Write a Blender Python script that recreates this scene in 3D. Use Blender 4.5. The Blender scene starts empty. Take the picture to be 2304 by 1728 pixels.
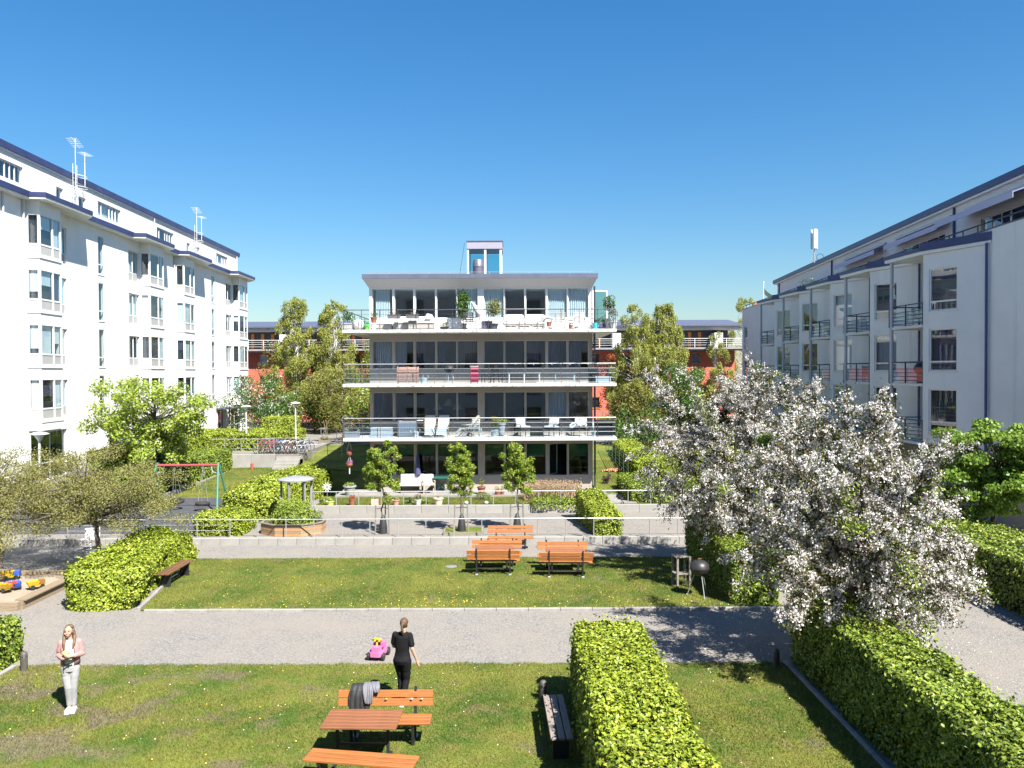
import bpy, bmesh, math, random
import numpy as np
from mathutils import Vector, Matrix, Euler

scene = bpy.context.scene
COL = scene.collection
PI = math.pi
R = math.radians

# ------------------------------------------------------------------ camera
CAM_H = 6.6
PITCH, ROLL, FOC = 0.01517, 0.00436, 1780.0
fwd = Vector((0, math.cos(PITCH), -math.sin(PITCH)))
r0 = Vector((1, 0, 0)); u0 = Vector((0, math.sin(PITCH), math.cos(PITCH)))
rgt = (r0 * math.cos(ROLL) - u0 * math.sin(ROLL)).normalized()
upv = (u0 * math.cos(ROLL) + r0 * math.sin(ROLL)).normalized()
CAMP = Vector((0, 0, CAM_H))
cam_data = bpy.data.cameras.new('camera')
cam_data.sensor_width = 36.0
cam_data.lens = FOC / 2304.0 * 36.0
cam_data.clip_start = 0.1
cam_data.clip_end = 3000
cam = bpy.data.objects.new('camera', cam_data)
COL.objects.link(cam)
m = Matrix((rgt, upv, -fwd)).transposed().to_4x4()
m.translation = CAMP
cam.matrix_world = m
scene.camera = cam

# ------------------------------------------------------------------ light
SUN_EL, SUN_DX, SUN_DY = R(50), 0.585, -0.811          # horizontal direction towards the sun
sd = Vector((SUN_DX, SUN_DY, 0)).normalized() * math.cos(SUN_EL)
sd.z = math.sin(SUN_EL)
world = bpy.data.worlds.new('World'); scene.world = world
world.use_nodes = True
wn = world.node_tree.nodes; wl = world.node_tree.links
wn.clear()
sky = wn.new('ShaderNodeTexSky'); sky.sky_type = 'NISHITA'; sky.sun_disc = False
sky.sun_elevation = SUN_EL
sky.sun_rotation = math.atan2(SUN_DX, SUN_DY)
sky.altitude = 0; sky.air_density = 1.5; sky.dust_density = 0.4; sky.ozone_density = 10.0
hs = wn.new('ShaderNodeHueSaturation'); hs.inputs['Saturation'].default_value = 1.2
bg = wn.new('ShaderNodeBackground'); bg.inputs['Strength'].default_value = 0.05
wo = wn.new('ShaderNodeOutputWorld')
wl.new(sky.outputs[0], hs.inputs['Color']); wl.new(hs.outputs[0], bg.inputs['Color']); wl.new(bg.outputs[0], wo.inputs[0])
sl = bpy.data.lights.new('sun', 'SUN'); sl.energy = 5.0; sl.angle = R(0.5); sl.color = (1.0, 0.95, 0.86)
sun = bpy.data.objects.new('sun', sl); COL.objects.link(sun)
sun.rotation_euler = sd.to_track_quat('Z', 'Y').to_euler()
sun.location = (30, -40, 60)
vs = scene.view_settings
vs.view_transform = 'Standard'; vs.look = 'None'; vs.exposure = 1.61; vs.gamma = 1.0
vs.use_curve_mapping = False
scene.render.engine = 'CYCLES'
cy = scene.cycles
cy.max_bounces = 8; cy.diffuse_bounces = 3; cy.glossy_bounces = 3; cy.transparent_max_bounces = 12
cy.transmission_bounces = 4
cy.caustics_reflective = False; cy.caustics_refractive = False
cy.use_denoising = True
try:
    cy.denoiser = 'OPENIMAGEDENOISE'; cy.denoising_input_passes = 'RGB_ALBEDO_NORMAL'
except Exception:
    pass

# ------------------------------------------------------------------ pixel helpers (photo pixels, 2304 x 1728)
def ray(px, py):
    return fwd * FOC + rgt * (px - 1152) + upv * (864 - py)
def P(px, py, Y):
    d = ray(px, py); return CAMP + d * (Y / d.y)
def G(px, py, z=0.0):
    d = ray(px, py); return CAMP + d * ((z - CAM_H) / d.z)

# ------------------------------------------------------------------ object helpers
def tag(o, label=None, cat=None, group=None, kind=None):
    if label: o['label'] = label
    if cat: o['category'] = cat
    if group: o['group'] = group
    if kind: o['kind'] = kind
    return o
def thing(name, label, cat, loc=(0, 0, 0), rz=0.0, group=None):
    o = bpy.data.objects.new(name, None); COL.objects.link(o)
    o.empty_display_size = 0.2
    o.location = loc; o.rotation_euler = (0, 0, rz)
    return tag(o, label, cat, group)
def link(name, me, parent=None, loc=None, rot=None):
    o = bpy.data.objects.new(name, me); COL.objects.link(o)
    if parent is not None: o.parent = parent
    if loc is not None: o.location = loc
    if rot is not None: o.rotation_euler = rot
    return o
def children(o):
    return [c for c in bpy.data.objects if c.parent == o]
def copy_tree(o, parent=None, kids=None):
    c = o.copy(); COL.objects.link(c)
    if parent is not None: c.parent = parent
    for ch in list(o.children): copy_tree(ch, c)
    return c

class MB:
    def __init__(s): s.v = []; s.f = []
    def add(s, vs, fs):
        b = len(s.v); s.v += [tuple(v) for v in vs]; s.f += [tuple(i + b for i in f) for f in fs]; return s
    def box(s, x0, x1, y0, y1, z0, z1):
        if x0 > x1: x0, x1 = x1, x0
        if y0 > y1: y0, y1 = y1, y0
        if z0 > z1: z0, z1 = z1, z0
        return s.add([(x0,y0,z0),(x1,y0,z0),(x1,y1,z0),(x0,y1,z0),(x0,y0,z1),(x1,y0,z1),(x1,y1,z1),(x0,y1,z1)],
            [(0,3,2,1),(4,5,6,7),(0,1,5,4),(1,2,6,5),(2,3,7,6),(3,0,4,7)])
    def obox(s, c, size, rot=(0, 0, 0)):
        M = Euler(rot).to_matrix(); c = Vector(c); h = Vector(size) * 0.5
        vs = [c + M @ Vector((sx*h.x, sy*h.y, sz*h.z)) for sz in (-1, 1) for sx, sy in ((-1,-1),(1,-1),(1,1),(-1,1))]
        return s.add(vs, [(0,3,2,1),(4,5,6,7),(0,1,5,4),(1,2,6,5),(2,3,7,6),(3,0,4,7)])
    def beam(s, p, q, w, h=None, up=(0, 0, 1)):
        p = Vector(p); q = Vector(q); h = h or w
        d = (q - p).normalized(); u = Vector(up)
        if abs(d.dot(u)) > .98: u = Vector((0, 1, 0))
        a = d.cross(u).normalized(); b = a.cross(d)
        a *= w/2; b *= h/2
        return s.add([p-a-b, p+a-b, p+a+b, p-a+b, q-a-b, q+a-b, q+a+b, q-a+b],
            [(0,1,2,3),(7,6,5,4),(0,4,5,1),(1,5,6,2),(2,6,7,3),(3,7,4,0)])
    def tube(s, pts, rad, n=6, cap=True):
        pts = [Vector(p) for p in pts]
        if not hasattr(rad, '__len__'): rad = [rad] * len(pts)
        b = len(s.v); ref = Vector((0.13, 0.21, 1)).normalized()
        for i, p in enumerate(pts):
            d = (pts[min(i+1, len(pts)-1)] - pts[max(i-1, 0)])
            d = d.normalized() if d.length > 1e-9 else Vector((0, 0, 1))
            u = ref if abs(d.dot(ref)) < .95 else Vector((1, 0.1, 0))
            a = d.cross(u).normalized(); c = a.cross(d)
            for k in range(n):
                t = 2*PI*k/n
                s.v.append(tuple(p + (a*math.cos(t) + c*math.sin(t)) * rad[i]))
        for i in range(len(pts)-1):
            for k in range(n):
                k2 = (k+1) % n
                s.f.append((b+i*n+k, b+i*n+k2, b+(i+1)*n+k2, b+(i+1)*n+k))
        if cap:
            s.f.append(tuple(b+k for k in reversed(range(n))))
            e = b+(len(pts)-1)*n; s.f.append(tuple(e+k for k in range(n)))
        return s
    def lathe(s, prof, c=(0, 0, 0), n=16, cap=True):
        b = len(s.v)
        for r, z in prof:
            for k in range(n):
                t = 2*PI*k/n; s.v.append((c[0]+r*math.cos(t), c[1]+r*math.sin(t), c[2]+z))
        for i in range(len(prof)-1):
            for k in range(n):
                k2 = (k+1) % n
                s.f.append((b+i*n+k, b+i*n+k2, b+(i+1)*n+k2, b+(i+1)*n+k))
        if cap:
            s.f.append(tuple(b+k for k in reversed(range(n))))
            e = b+(len(prof)-1)*n; s.f.append(tuple(e+k for k in range(n)))
        return s
    def prism(s, poly, z0, z1):
        n = len(poly)
        vs = [(x, y, z0) for x, y in poly] + [(x, y, z1) for x, y in poly]
        fs = [tuple(reversed(range(n))), tuple(range(n, 2*n))] + [(i, (i+1) % n, n+(i+1) % n, n+i) for i in range(n)]
        return s.add(vs, fs)
    def ball(s, c, r, n=10, m=6):
        r = r if hasattr(r, '__len__') else (r, r, r)
        b = len(s.v)
        s.v.append((c[0], c[1], c[2]-r[2]))
        for j in range(1, m):
            ph = -PI/2 + PI*j/m
            for k in range(n):
                t = 2*PI*k/n
                s.v.append((c[0]+r[0]*math.cos(ph)*math.cos(t), c[1]+r[1]*math.cos(ph)*math.sin(t), c[2]+r[2]*math.sin(ph)))
        s.v.append((c[0], c[1], c[2]+r[2])); top = len(s.v)-1
        for k in range(n):
            k2 = (k+1) % n
            s.f.append((b, b+1+k2, b+1+k)); s.f.append((top, b+1+(m-2)*n+k, b+1+(m-2)*n+k2))
            for j in range(m-2):
                s.f.append((b+1+j*n+k, b+1+j*n+k2, b+1+(j+1)*n+k2, b+1+(j+1)*n+k))
        return s
    def torus(s, c, R_, r, axis='z', n=20, m=7, sc=(1, 1, 1)):
        b = len(s.v)
        for i in range(n):
            t = 2*PI*i/n
            for j in range(m):
                q = 2*PI*j/m
                x = (R_ + r*math.cos(q))*math.cos(t); y = (R_ + r*math.cos(q))*math.sin(t); z = r*math.sin(q)
                if axis == 'x': x, y, z = z, x, y
                elif axis == 'y': x, y, z = x, z, y
                s.v.append((c[0]+x*sc[0], c[1]+y*sc[1], c[2]+z*sc[2]))
        for i in range(n):
            for j in range(m):
                i2 = (i+1) % n; j2 = (j+1) % m
                s.f.append((b+i*m+j, b+i2*m+j, b+i2*m+j2, b+i*m+j2))
        return s
    def mesh(s, name, mat, smooth=False, fix=True):
        me = bpy.data.meshes.new(name)
        me.from_pydata(s.v, [], s.f)
        if fix:
            bm = bmesh.new(); bm.from_mesh(me); bmesh.ops.recalc_face_normals(bm, faces=bm.faces); bm.to_mesh(me); bm.free()
        if mat is not None: me.materials.append(mat)
        if smooth:
            me.polygons.foreach_set('use_smooth', [True]*len(me.polygons))
            try:
                me.set_sharp_from_angle(angle=R(40))
            except Exception:
                pass
        return me
    def build(s, name, mat, parent=None, smooth=False, loc=None, rot=None, fix=True):
        return link(name, s.mesh(name, mat, smooth, fix), parent, loc, rot)

def cbox_mesh(name, sx, sy, sz, ch, mat):
    """box with chamfered edges, centred"""
    bm = bmesh.new()
    hx, hy, hz = sx/2, sy/2, sz/2
    for a in (-1, 1):
        for b in (-1, 1):
            for c in (-1, 1):
                bm.verts.new((a*(hx-ch), b*(hy-ch), c*hz)); bm.verts.new((a*hx, b*(hy-ch), c*(hz-ch))); bm.verts.new((a*(hx-ch), b*hy, c*(hz-ch)))
    bmesh.ops.convex_hull(bm, input=bm.verts)
    bmesh.ops.recalc_face_normals(bm, faces=bm.faces)
    me = bpy.data.meshes.new(name); bm.to_mesh(me); bm.free(); me.materials.append(mat)
    return me
def cbox(name, c, size, ch, mat, parent=None, rot=None):
    return link(name, cbox_mesh(name, size[0], size[1], size[2], ch, mat), parent, c, rot)

def np_mesh(name, V, F, mat):
    """V (N,3), F (M,k) constant k"""
    me = bpy.data.meshes.new(name)
    n, k = F.shape
    me.vertices.add(len(V)); me.vertices.foreach_set('co', V.astype(np.float32).ravel())
    me.loops.add(n*k); me.loops.foreach_set('vertex_index', F.astype(np.int32).ravel())
    me.polygons.add(n); me.polygons.foreach_set('loop_start', np.arange(0, n*k, k, dtype=np.int32))
    try:
        me.polygons.foreach_set('loop_total', np.full(n, k, dtype=np.int32))
    except Exception:
        pass
    me.update(calc_edges=True)
    if mat is not None: me.materials.append(mat)
    return me

# ------------------------------------------------------------------ materials
MATS = {}
def nodes_of(name):
    mt = bpy.data.materials.new(name); mt.use_nodes = True
    nt = mt.node_tree; nt.nodes.clear()
    out = nt.nodes.new('ShaderNodeOutputMaterial')
    return mt, nt, out
def mat(name, col, rough=.6, var=.12, scale=6.0, bump=0.0, bscale=60.0, metal=0.0, spec=.5, stretch=None, obj_var=0.0, fine=0.0, stain=None):
    if name in MATS: return MATS[name]
    mt, nt, out = nodes_of(name); N = nt.nodes; L = nt.links
    b = N.new('ShaderNodeBsdfPrincipled')
    b.inputs['Roughness'].default_value = rough; b.inputs['Metallic'].default_value = metal
    b.inputs['Specular IOR Level'].default_value = spec
    tc = N.new('ShaderNodeTexCoord'); mp = N.new('ShaderNodeMapping')
    L.new(tc.outputs['Object'], mp.inputs['Vector'])
    if stretch: mp.inputs['Scale'].default_value = stretch
    nz = N.new('ShaderNodeTexNoise'); nz.inputs['Scale'].default_value = scale; nz.inputs['Detail'].default_value = 6
    nz.inputs['Roughness'].default_value = .6
    L.new(mp.outputs[0], nz.inputs['Vector'])
    mx = N.new('ShaderNodeMix'); mx.data_type = 'RGBA'
    c = Vector(col[:3])
    mx.inputs[6].default_value = (*(c*(1-var)), 1); mx.inputs[7].default_value = (*[min(1, x) for x in c*(1+var)], 1)
    rp = N.new('ShaderNodeMapRange'); rp.inputs[1].default_value = .32; rp.inputs[2].default_value = .68
    L.new(nz.outputs['Fac'], rp.inputs[0]); L.new(rp.outputs[0], mx.inputs[0])
    colout = mx.outputs[2]
    if fine:
        n2 = N.new('ShaderNodeTexNoise'); n2.inputs['Scale'].default_value = bscale; n2.inputs['Detail'].default_value = 3
        L.new(tc.outputs['Object'], n2.inputs['Vector'])
        r2 = N.new('ShaderNodeMapRange'); r2.inputs[1].default_value = .3; r2.inputs[2].default_value = .7
        r2.inputs[3].default_value = 1-fine; r2.inputs[4].default_value = 1+fine
        L.new(n2.outputs['Fac'], r2.inputs[0])
        vm = N.new('ShaderNodeVectorMath'); vm.operation = 'SCALE'
        L.new(colout, vm.inputs[0]); L.new(r2.outputs[0], vm.inputs['Scale']); colout = vm.outputs[0]
    if stain:                       # (colour, stretch, threshold, amount)
        mp2 = N.new('ShaderNodeMapping'); mp2.inputs['Scale'].default_value = stain[1]
        L.new(tc.outputs['Object'], mp2.inputs['Vector'])
        n3 = N.new('ShaderNodeTexNoise'); n3.inputs['Scale'].default_value = 1.0; n3.inputs['Detail'].default_value = 7; n3.inputs['Roughness'].default_value = .7
        L.new(mp2.outputs[0], n3.inputs['Vector'])
        r3 = N.new('ShaderNodeMapRange'); r3.inputs[1].default_value = stain[2]; r3.inputs[2].default_value = stain[2]+.16; r3.inputs[4].default_value = stain[3]
        L.new(n3.outputs['Fac'], r3.inputs[0])
        m3 = N.new('ShaderNodeMix'); m3.data_type = 'RGBA'; m3.inputs[7].default_value = (*stain[0], 1)
        L.new(r3.outputs[0], m3.inputs[0]); L.new(colout, m3.inputs[6]); colout = m3.outputs[2]
    if obj_var:
        oi = N.new('ShaderNodeObjectInfo'); r4 = N.new('ShaderNodeMapRange')
        r4.inputs[3].default_value = 1-obj_var; r4.inputs[4].default_value = 1+obj_var
        L.new(oi.outputs['Random'], r4.inputs[0])
        v4 = N.new('ShaderNodeVectorMath'); v4.operation = 'SCALE'
        L.new(colout, v4.inputs[0]); L.new(r4.outputs[0], v4.inputs['Scale']); colout = v4.outputs[0]
    L.new(colout, b.inputs['Base Color'])
    if bump:
        n5 = N.new('ShaderNodeTexNoise'); n5.inputs['Scale'].default_value = bscale; n5.inputs['Detail'].default_value = 4
        L.new(mp.outputs[0] if stretch else tc.outputs['Object'], n5.inputs['Vector'])
        bp = N.new('ShaderNodeBump'); bp.inputs['Strength'].default_value = bump; bp.inputs['Distance'].default_value = .02
        L.new(n5.outputs['Fac'], bp.inputs['Height']); L.new(bp.outputs[0], b.inputs['Normal'])
    L.new(b.outputs[0], out.inputs[0])
    MATS[name] = mt
    return mt

def leafmat(name, cols, transl=.35, rough=.5, spec=.3, vary=.18, k=1.04):
    """colours picked per leaf"""
    mt, nt, out = nodes_of(name); N = nt.nodes; L = nt.links
    ge = N.new('ShaderNodeNewGeometry'); rp = N.new('ShaderNodeValToRGB')
    e = rp.color_ramp.elements
    while len(e) < len(cols): e.new(0.5)
    for i, c in enumerate(cols):
        e[i].position = i/(max(1, len(cols)-1)); e[i].color = (*[min(.86, x*k) for x in c], 1)
    L.new(ge.outputs['Random Per Island'], rp.inputs[0])
    nz = N.new('ShaderNodeTexNoise'); nz.inputs['Scale'].default_value = 1.3; nz.inputs['Detail'].default_value = 3
    tc = N.new('ShaderNodeTexCoord'); L.new(tc.outputs['Object'], nz.inputs['Vector'])
    mr = N.new('ShaderNodeMapRange'); mr.inputs[1].default_value = .3; mr.inputs[2].default_value = .7
    mr.inputs[3].default_value = 1-vary; mr.inputs[4].default_value = 1+vary
    L.new(nz.outputs['Fac'], mr.inputs[0])
    sc_ = N.new('ShaderNodeVectorMath'); sc_.operation = 'SCALE'
    L.new(rp.outputs[0], sc_.inputs[0]); L.new(mr.outputs[0], sc_.inputs['Scale'])
    b = N.new('ShaderNodeBsdfPrincipled'); b.inputs['Roughness'].default_value = rough; b.inputs['Specular IOR Level'].default_value = spec
    L.new(sc_.outputs[0], b.inputs['Base Color'])
    t = N.new('ShaderNodeBsdfTranslucent'); L.new(sc_.outputs[0], t.inputs['Color'])
    mx = N.new('ShaderNodeMixShader'); mx.inputs[0].default_value = transl
    L.new(b.outputs[0], mx.inputs[1]); L.new(t.outputs[0], mx.inputs[2]); L.new(mx.outputs[0], out.inputs[0])
    MATS[name] = mt
    return mt

def glassmat(name, tint=(.78, .86, .88), ior=1.6, rough=.01, refl=(.95, .97, 1)):
    mt, nt, out = nodes_of(name); N = nt.nodes; L = nt.links
    tr = N.new('ShaderNodeBsdfTransparent'); tr.inputs[0].default_value = (*tint, 1)
    gl = N.new('ShaderNodeBsdfGlossy'); gl.inputs['Color'].default_value = (*refl, 1); gl.inputs['Roughness'].default_value = rough
    nz = N.new('ShaderNodeTexNoise'); nz.inputs['Scale'].default_value = .8; nz.inputs['Detail'].default_value = 1
    tc = N.new('ShaderNodeTexCoord'); L.new(tc.outputs['Object'], nz.inputs['Vector'])
    bp = N.new('ShaderNodeBump'); bp.inputs['Strength'].default_value = .04; bp.inputs['Distance'].default_value = .05
    L.new(nz.outputs['Fac'], bp.inputs['Height']); L.new(bp.outputs[0], gl.inputs['Normal'])
    fr = N.new('ShaderNodeFresnel'); fr.inputs['IOR'].default_value = ior
    ge = N.new('ShaderNodeNewGeometry'); iv = N.new('ShaderNodeMath'); iv.operation = 'SUBTRACT'; iv.inputs[0].default_value = 1.0
    L.new(ge.outputs['Backfacing'], iv.inputs[1])
    mu = N.new('ShaderNodeMath'); mu.operation = 'MULTIPLY'; L.new(fr.outputs[0], mu.inputs[0]); L.new(iv.outputs[0], mu.inputs[1])
    mx = N.new('ShaderNodeMixShader')
    L.new(mu.outputs[0], mx.inputs[0]); L.new(tr.outputs[0], mx.inputs[1]); L.new(gl.outputs[0], mx.inputs[2]); L.new(mx.outputs[0], out.inputs[0])
    MATS[name] = mt
    return mt

def lawnmat(name, blade):
    """grass with dry and bare patches; the same patches for the soil sheet and the blades"""
    mt, nt, out = nodes_of(name); N = nt.nodes; L = nt.links
    tc = N.new('ShaderNodeTexCoord')
    def noise(scale, det=4, rgh=.55, off=0):
        mp = N.new('ShaderNodeMapping'); mp.inputs['Location'].default_value = (off, off*.7, 0); mp.inputs['Scale'].default_value = (1, 1, 0)
        L.new(tc.outputs['Object'], mp.inputs[0])
        n = N.new('ShaderNodeTexNoise'); n.inputs['Scale'].default_value = scale; n.inputs['Detail'].default_value = det; n.inputs['Roughness'].default_value = rgh
        L.new(mp.outputs[0], n.inputs['Vector']); return n.outputs['Fac']
    def rng(src, a, b, lo=0., hi=1.):
        r = N.new('ShaderNodeMapRange'); r.inputs[1].default_value = a; r.inputs[2].default_value = b; r.inputs[3].default_value = lo; r.inputs[4].default_value = hi
        L.new(src, r.inputs[0]); return r.outputs[0]
    def mix(f, a, b):
        mx = N.new('ShaderNodeMix'); mx.data_type = 'RGBA'
        if isinstance(f, float): mx.inputs[0].default_value = f
        else: L.new(f, mx.inputs[0])
        for i, c in ((6, a), (7, b)):
            if isinstance(c, tuple): mx.inputs[i].default_value = (*c, 1)
            else: L.new(c, mx.inputs[i])
        return mx.outputs[2]
    g1 = mix(rng(noise(.55, 3), .38, .62), (.078, .124, .022), (.165, .18, .036))
    g2 = mix(rng(noise(2.3, 4, .6, 5), .45, .7), g1, (0.16, 0.152, 0.044))
    sx = N.new('ShaderNodeSeparateXYZ'); L.new(tc.outputs['Object'], sx.inputs[0])
    lft = rng(sx.outputs[0], -1.0, -9.0)
    bare = noise(.9, 6, .62, 11)
    add = N.new('ShaderNodeMath'); add.operation = 'MULTIPLY_ADD'
    near = rng(sx.outputs[1], 19.0, 17.0)
    ml = N.new('ShaderNodeMath'); ml.operation = 'MULTIPLY'; L.new(lft, ml.inputs[0]); L.new(near, ml.inputs[1])
    L.new(ml.outputs[0], add.inputs[0]); add.inputs[1].default_value = .13; L.new(bare, add.inputs[2])
    bf = rng(add.outputs[0], .60, .72, 0, .8)
    soil = mix(rng(noise(6, 4, .6, 3), .35, .65), (0.128, 0.1056, 0.072), (0.184, 0.1536, 0.104))
    g3 = mix(bf, g2, soil)
    if blade:
        ge = N.new('ShaderNodeNewGeometry')
        vm = N.new('ShaderNodeVectorMath'); vm.operation = 'SCALE'
        L.new(g3, vm.inputs[0]); L.new(rng(ge.outputs['Random Per Island'], 0, 1, .75, 1.45), vm.inputs['Scale'])
        col = vm.outputs[0]
        b = N.new('ShaderNodeBsdfPrincipled'); b.inputs['Roughness'].default_value = .55; b.inputs['Specular IOR Level'].default_value = .25
        L.new(col, b.inputs['Base Color'])
        t = N.new('ShaderNodeBsdfTranslucent'); L.new(col, t.inputs['Color'])
        ms = N.new('ShaderNodeMixShader'); ms.inputs[0].default_value = .3
        L.new(b.outputs[0], ms.inputs[1]); L.new(t.outputs[0], ms.inputs[2]); L.new(ms.outputs[0], out.inputs[0])
    else:
        fine = rng(noise(38, 3, .6, 2), .3, .7, .55, 1.2)
        vm = N.new('ShaderNodeVectorMath'); vm.operation = 'SCALE'; L.new(g3, vm.inputs[0]); L.new(fine, vm.inputs['Scale'])
        b = N.new('ShaderNodeBsdfPrincipled'); b.inputs['Roughness'].default_value = .9; b.inputs['Specular IOR Level'].default_value = .1
        L.new(vm.outputs[0], b.inputs['Base Color'])
        bp = N.new('ShaderNodeBump'); bp.inputs['Strength'].default_value = .6; bp.inputs['Distance'].default_value = .03
        L.new(noise(45, 3, .6, 8), bp.inputs['Height']); L.new(bp.outputs[0], b.inputs['Normal'])
        L.new(b.outputs[0], out.inputs[0])
    MATS[name] = mt
    return mt

def gravelmat(name, ca, cb, warm):
    mt, nt, out = nodes_of(name); N = nt.nodes; L = nt.links
    tc = N.new('ShaderNodeTexCoord')
    vo = N.new('ShaderNodeTexVoronoi'); vo.inputs['Scale'].default_value = 34
    L.new(tc.outputs['Object'], vo.inputs['Vector'])
    v2 = N.new('ShaderNodeTexNoise'); v2.inputs['Scale'].default_value = 16; v2.inputs['Detail'].default_value = 5; v2.inputs['Roughness'].default_value = .75
    L.new(tc.outputs['Object'], v2.inputs['Vector'])
    big = N.new('ShaderNodeTexNoise'); big.inputs['Scale'].default_value = .55; big.inputs['Detail'].default_value = 8; big.inputs['Roughness'].default_value = .65
    L.new(tc.outputs['Object'], big.inputs['Vector'])
    sp = N.new('ShaderNodeSeparateColor'); L.new(vo.outputs['Color'], sp.inputs[0])
    m1 = N.new('ShaderNodeMix'); m1.data_type = 'RGBA'; m1.inputs[6].default_value = (*ca, 1); m1.inputs[7].default_value = (*cb, 1)
    L.new(sp.outputs[0], m1.inputs[0])
    m2 = N.new('ShaderNodeMix'); m2.data_type = 'RGBA'; m2.inputs[7].default_value = (*warm, 1)
    r = N.new('ShaderNodeMapRange'); r.inputs[1].default_value = .40; r.inputs[2].default_value = .62; r.inputs[4].default_value = .85
    L.new(big.outputs['Fac'], r.inputs[0]); L.new(r.outputs[0], m2.inputs[0]); L.new(m1.outputs[2], m2.inputs[6])
    r2 = N.new('ShaderNodeMapRange'); r2.inputs[1].default_value = .3; r2.inputs[2].default_value = .7; r2.inputs[3].default_value = .78; r2.inputs[4].default_value = 1.15
    L.new(v2.outputs['Fac'], r2.inputs[0])
    vm = N.new('ShaderNodeVectorMath'); vm.operation = 'SCALE'; L.new(m2.outputs[2], vm.inputs[0]); L.new(r2.outputs[0], vm.inputs['Scale'])
    b = N.new('ShaderNodeBsdfPrincipled'); b.inputs['Roughness'].default_value = .92; b.inputs['Specular IOR Level'].default_value = .15
    L.new(vm.outputs[0], b.inputs['Base Color'])
    bp = N.new('ShaderNodeBump'); bp.inputs['Strength'].default_value = .55; bp.inputs['Distance'].default_value = .015
    L.new(vo.outputs['Distance'], bp.inputs['Height']); L.new(bp.outputs[0], b.inputs['Normal'])
    L.new(b.outputs[0], out.inputs[0])
    MATS[name] = mt
    return mt

# palette
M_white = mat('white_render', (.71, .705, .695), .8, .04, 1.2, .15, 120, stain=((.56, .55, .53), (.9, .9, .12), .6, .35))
M_wshade = mat('white_render_shaded', (.67, .665, .67), .8, .06, .5, .15, 120, stain=((.46, .455, .46), (1.4, 1.4, .10), .54, .45))  # same white render, with a darker, cooler shade tone put into the colour
def brickmat():
    mt, nt, out = nodes_of('painted_brick'); N = nt.nodes; L = nt.links
    tc = N.new('ShaderNodeTexCoord'); sx = N.new('ShaderNodeSeparateXYZ'); cx = N.new('ShaderNodeCombineXYZ')
    L.new(tc.outputs['Object'], sx.inputs[0]); L.new(sx.outputs[0], cx.inputs[0]); L.new(sx.outputs[2], cx.inputs[1])
    br = N.new('ShaderNodeTexBrick'); br.inputs['Scale'].default_value = 1.0
    br.inputs['Brick Width'].default_value = .25; br.inputs['Row Height'].default_value = .085; br.inputs['Mortar Size'].default_value = .008
    br.inputs['Color1'].default_value = (.70, .70, .695, 1); br.inputs['Color2'].default_value = (.65, .65, .645, 1); br.inputs['Mortar'].default_value = (.52, .52, .52, 1)
    L.new(cx.outputs[0], br.inputs['Vector'])
    b = N.new('ShaderNodeBsdfPrincipled'); b.inputs['Roughness'].default_value = .75
    L.new(br.outputs['Color'], b.inputs['Base Color'])
    bp = N.new('ShaderNodeBump'); bp.inputs['Strength'].default_value = .5; bp.inputs['Distance'].default_value = .01; bp.invert = True
    L.new(br.outputs['Fac'], bp.inputs['Height']); L.new(bp.outputs[0], b.inputs['Normal'])
    L.new(b.outputs[0], out.inputs[0]); MATS['painted_brick'] = mt; return mt
M_brick = brickmat()
M_frame = mat('white_frame', (.66, .66, .65), .45, .04, 3)
M_frame2 = mat('cream_frame', (.46, .43, .395), .5, .06, 3)
M_apron = mat('grey_panel', (.33, .33, .325), .55, .05, 3, obj_var=.04)
M_roof = mat('blue_roof_metal', (.036, .046, .125), .42, .15, 1.5, metal=.25, stain=((.10, .11, .22), (.6, .6, .6), .58, .5))
M_fascia = mat('grey_fascia', (.11, .12, .17), .45, .12, 2, metal=.3)
M_beige = mat('beige_render', (.32, .28, .245), .8, .06, 1.5, .15, 90, stain=((.24, .21, .185), (1.2, 1.2, .25), .6, .4))
M_slab = mat('slab_edge', (.56, .55, .53), .75, .05, 2, .1, 60, stain=((.10, .095, .09), (7, 7, 4), .50, .9))
M_slabw = mat('slab_clean', (.58, .57, .55), .7, .05, 2, .1, 60, stain=((.45, .43, .4), (5, 5, 4), .62, .5))
M_conc = mat('concrete', (0.248, 0.24, 0.2256), .85, .10, 2.5, .25, 70, obj_var=.05, fine=.08, stain=((.30, .28, .25), (2.5, 2.5, 1.2), .6, .5))
M_kerb = mat('kerb_stone', (0.228, 0.2184, 0.2056), .85, .12, 5, .3, 60, obj_var=.08, fine=.12)
M_glass = glassmat('window_glass', (.84, .90, .93), 2.2)
M_glassg = glassmat('greenish_glass', (.62, .78, .74), 1.55)
M_glassb = glassmat('balcony_glass', (.80, .87, .92), 1.7, .03)
M_dark = mat('room_shade', (.03, .036, .046), .8, .4, .8)  # near-black colour standing in for the shade of unlit rooms
M_room = mat('room_wall', (.20, .20, .20), .8, .3, .6)
M_blind = mat('white_blind', (.74, .74, .73), .7, .04, 2)
M_curt = mat('sheer_curtain', (.70, .73, .72), .8, .12, 3, stretch=(9, 9, .2))
M_curtg = mat('grey_curtain', (.33, .33, .37), .8, .25, 3, stretch=(8, 8, .2))
M_curtd = mat('dark_curtain', (.07, .06, .11), .8, .3, 3, stretch=(8, 8, .2))
M_curtr = mat('plum_curtain', (.16, .11, .11), .8, .25, 3, stretch=(8, 8, .2))
M_redblind = mat('red_blind', (.55, .13, .10), .7, .08, 4)
M_steel = mat('galvanised_steel', (.42, .43, .44), .45, .12, 12, metal=.6)
M_dkrail = mat('dark_rail', (.06, .065, .08), .45, .15, 8, metal=.3)
M_black = mat('black_metal', (.022, .022, .024), .45, .2, 8)
M_pipe = mat('grey_pipe', (.47, .47, .48), .5, .06, 4)
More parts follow.
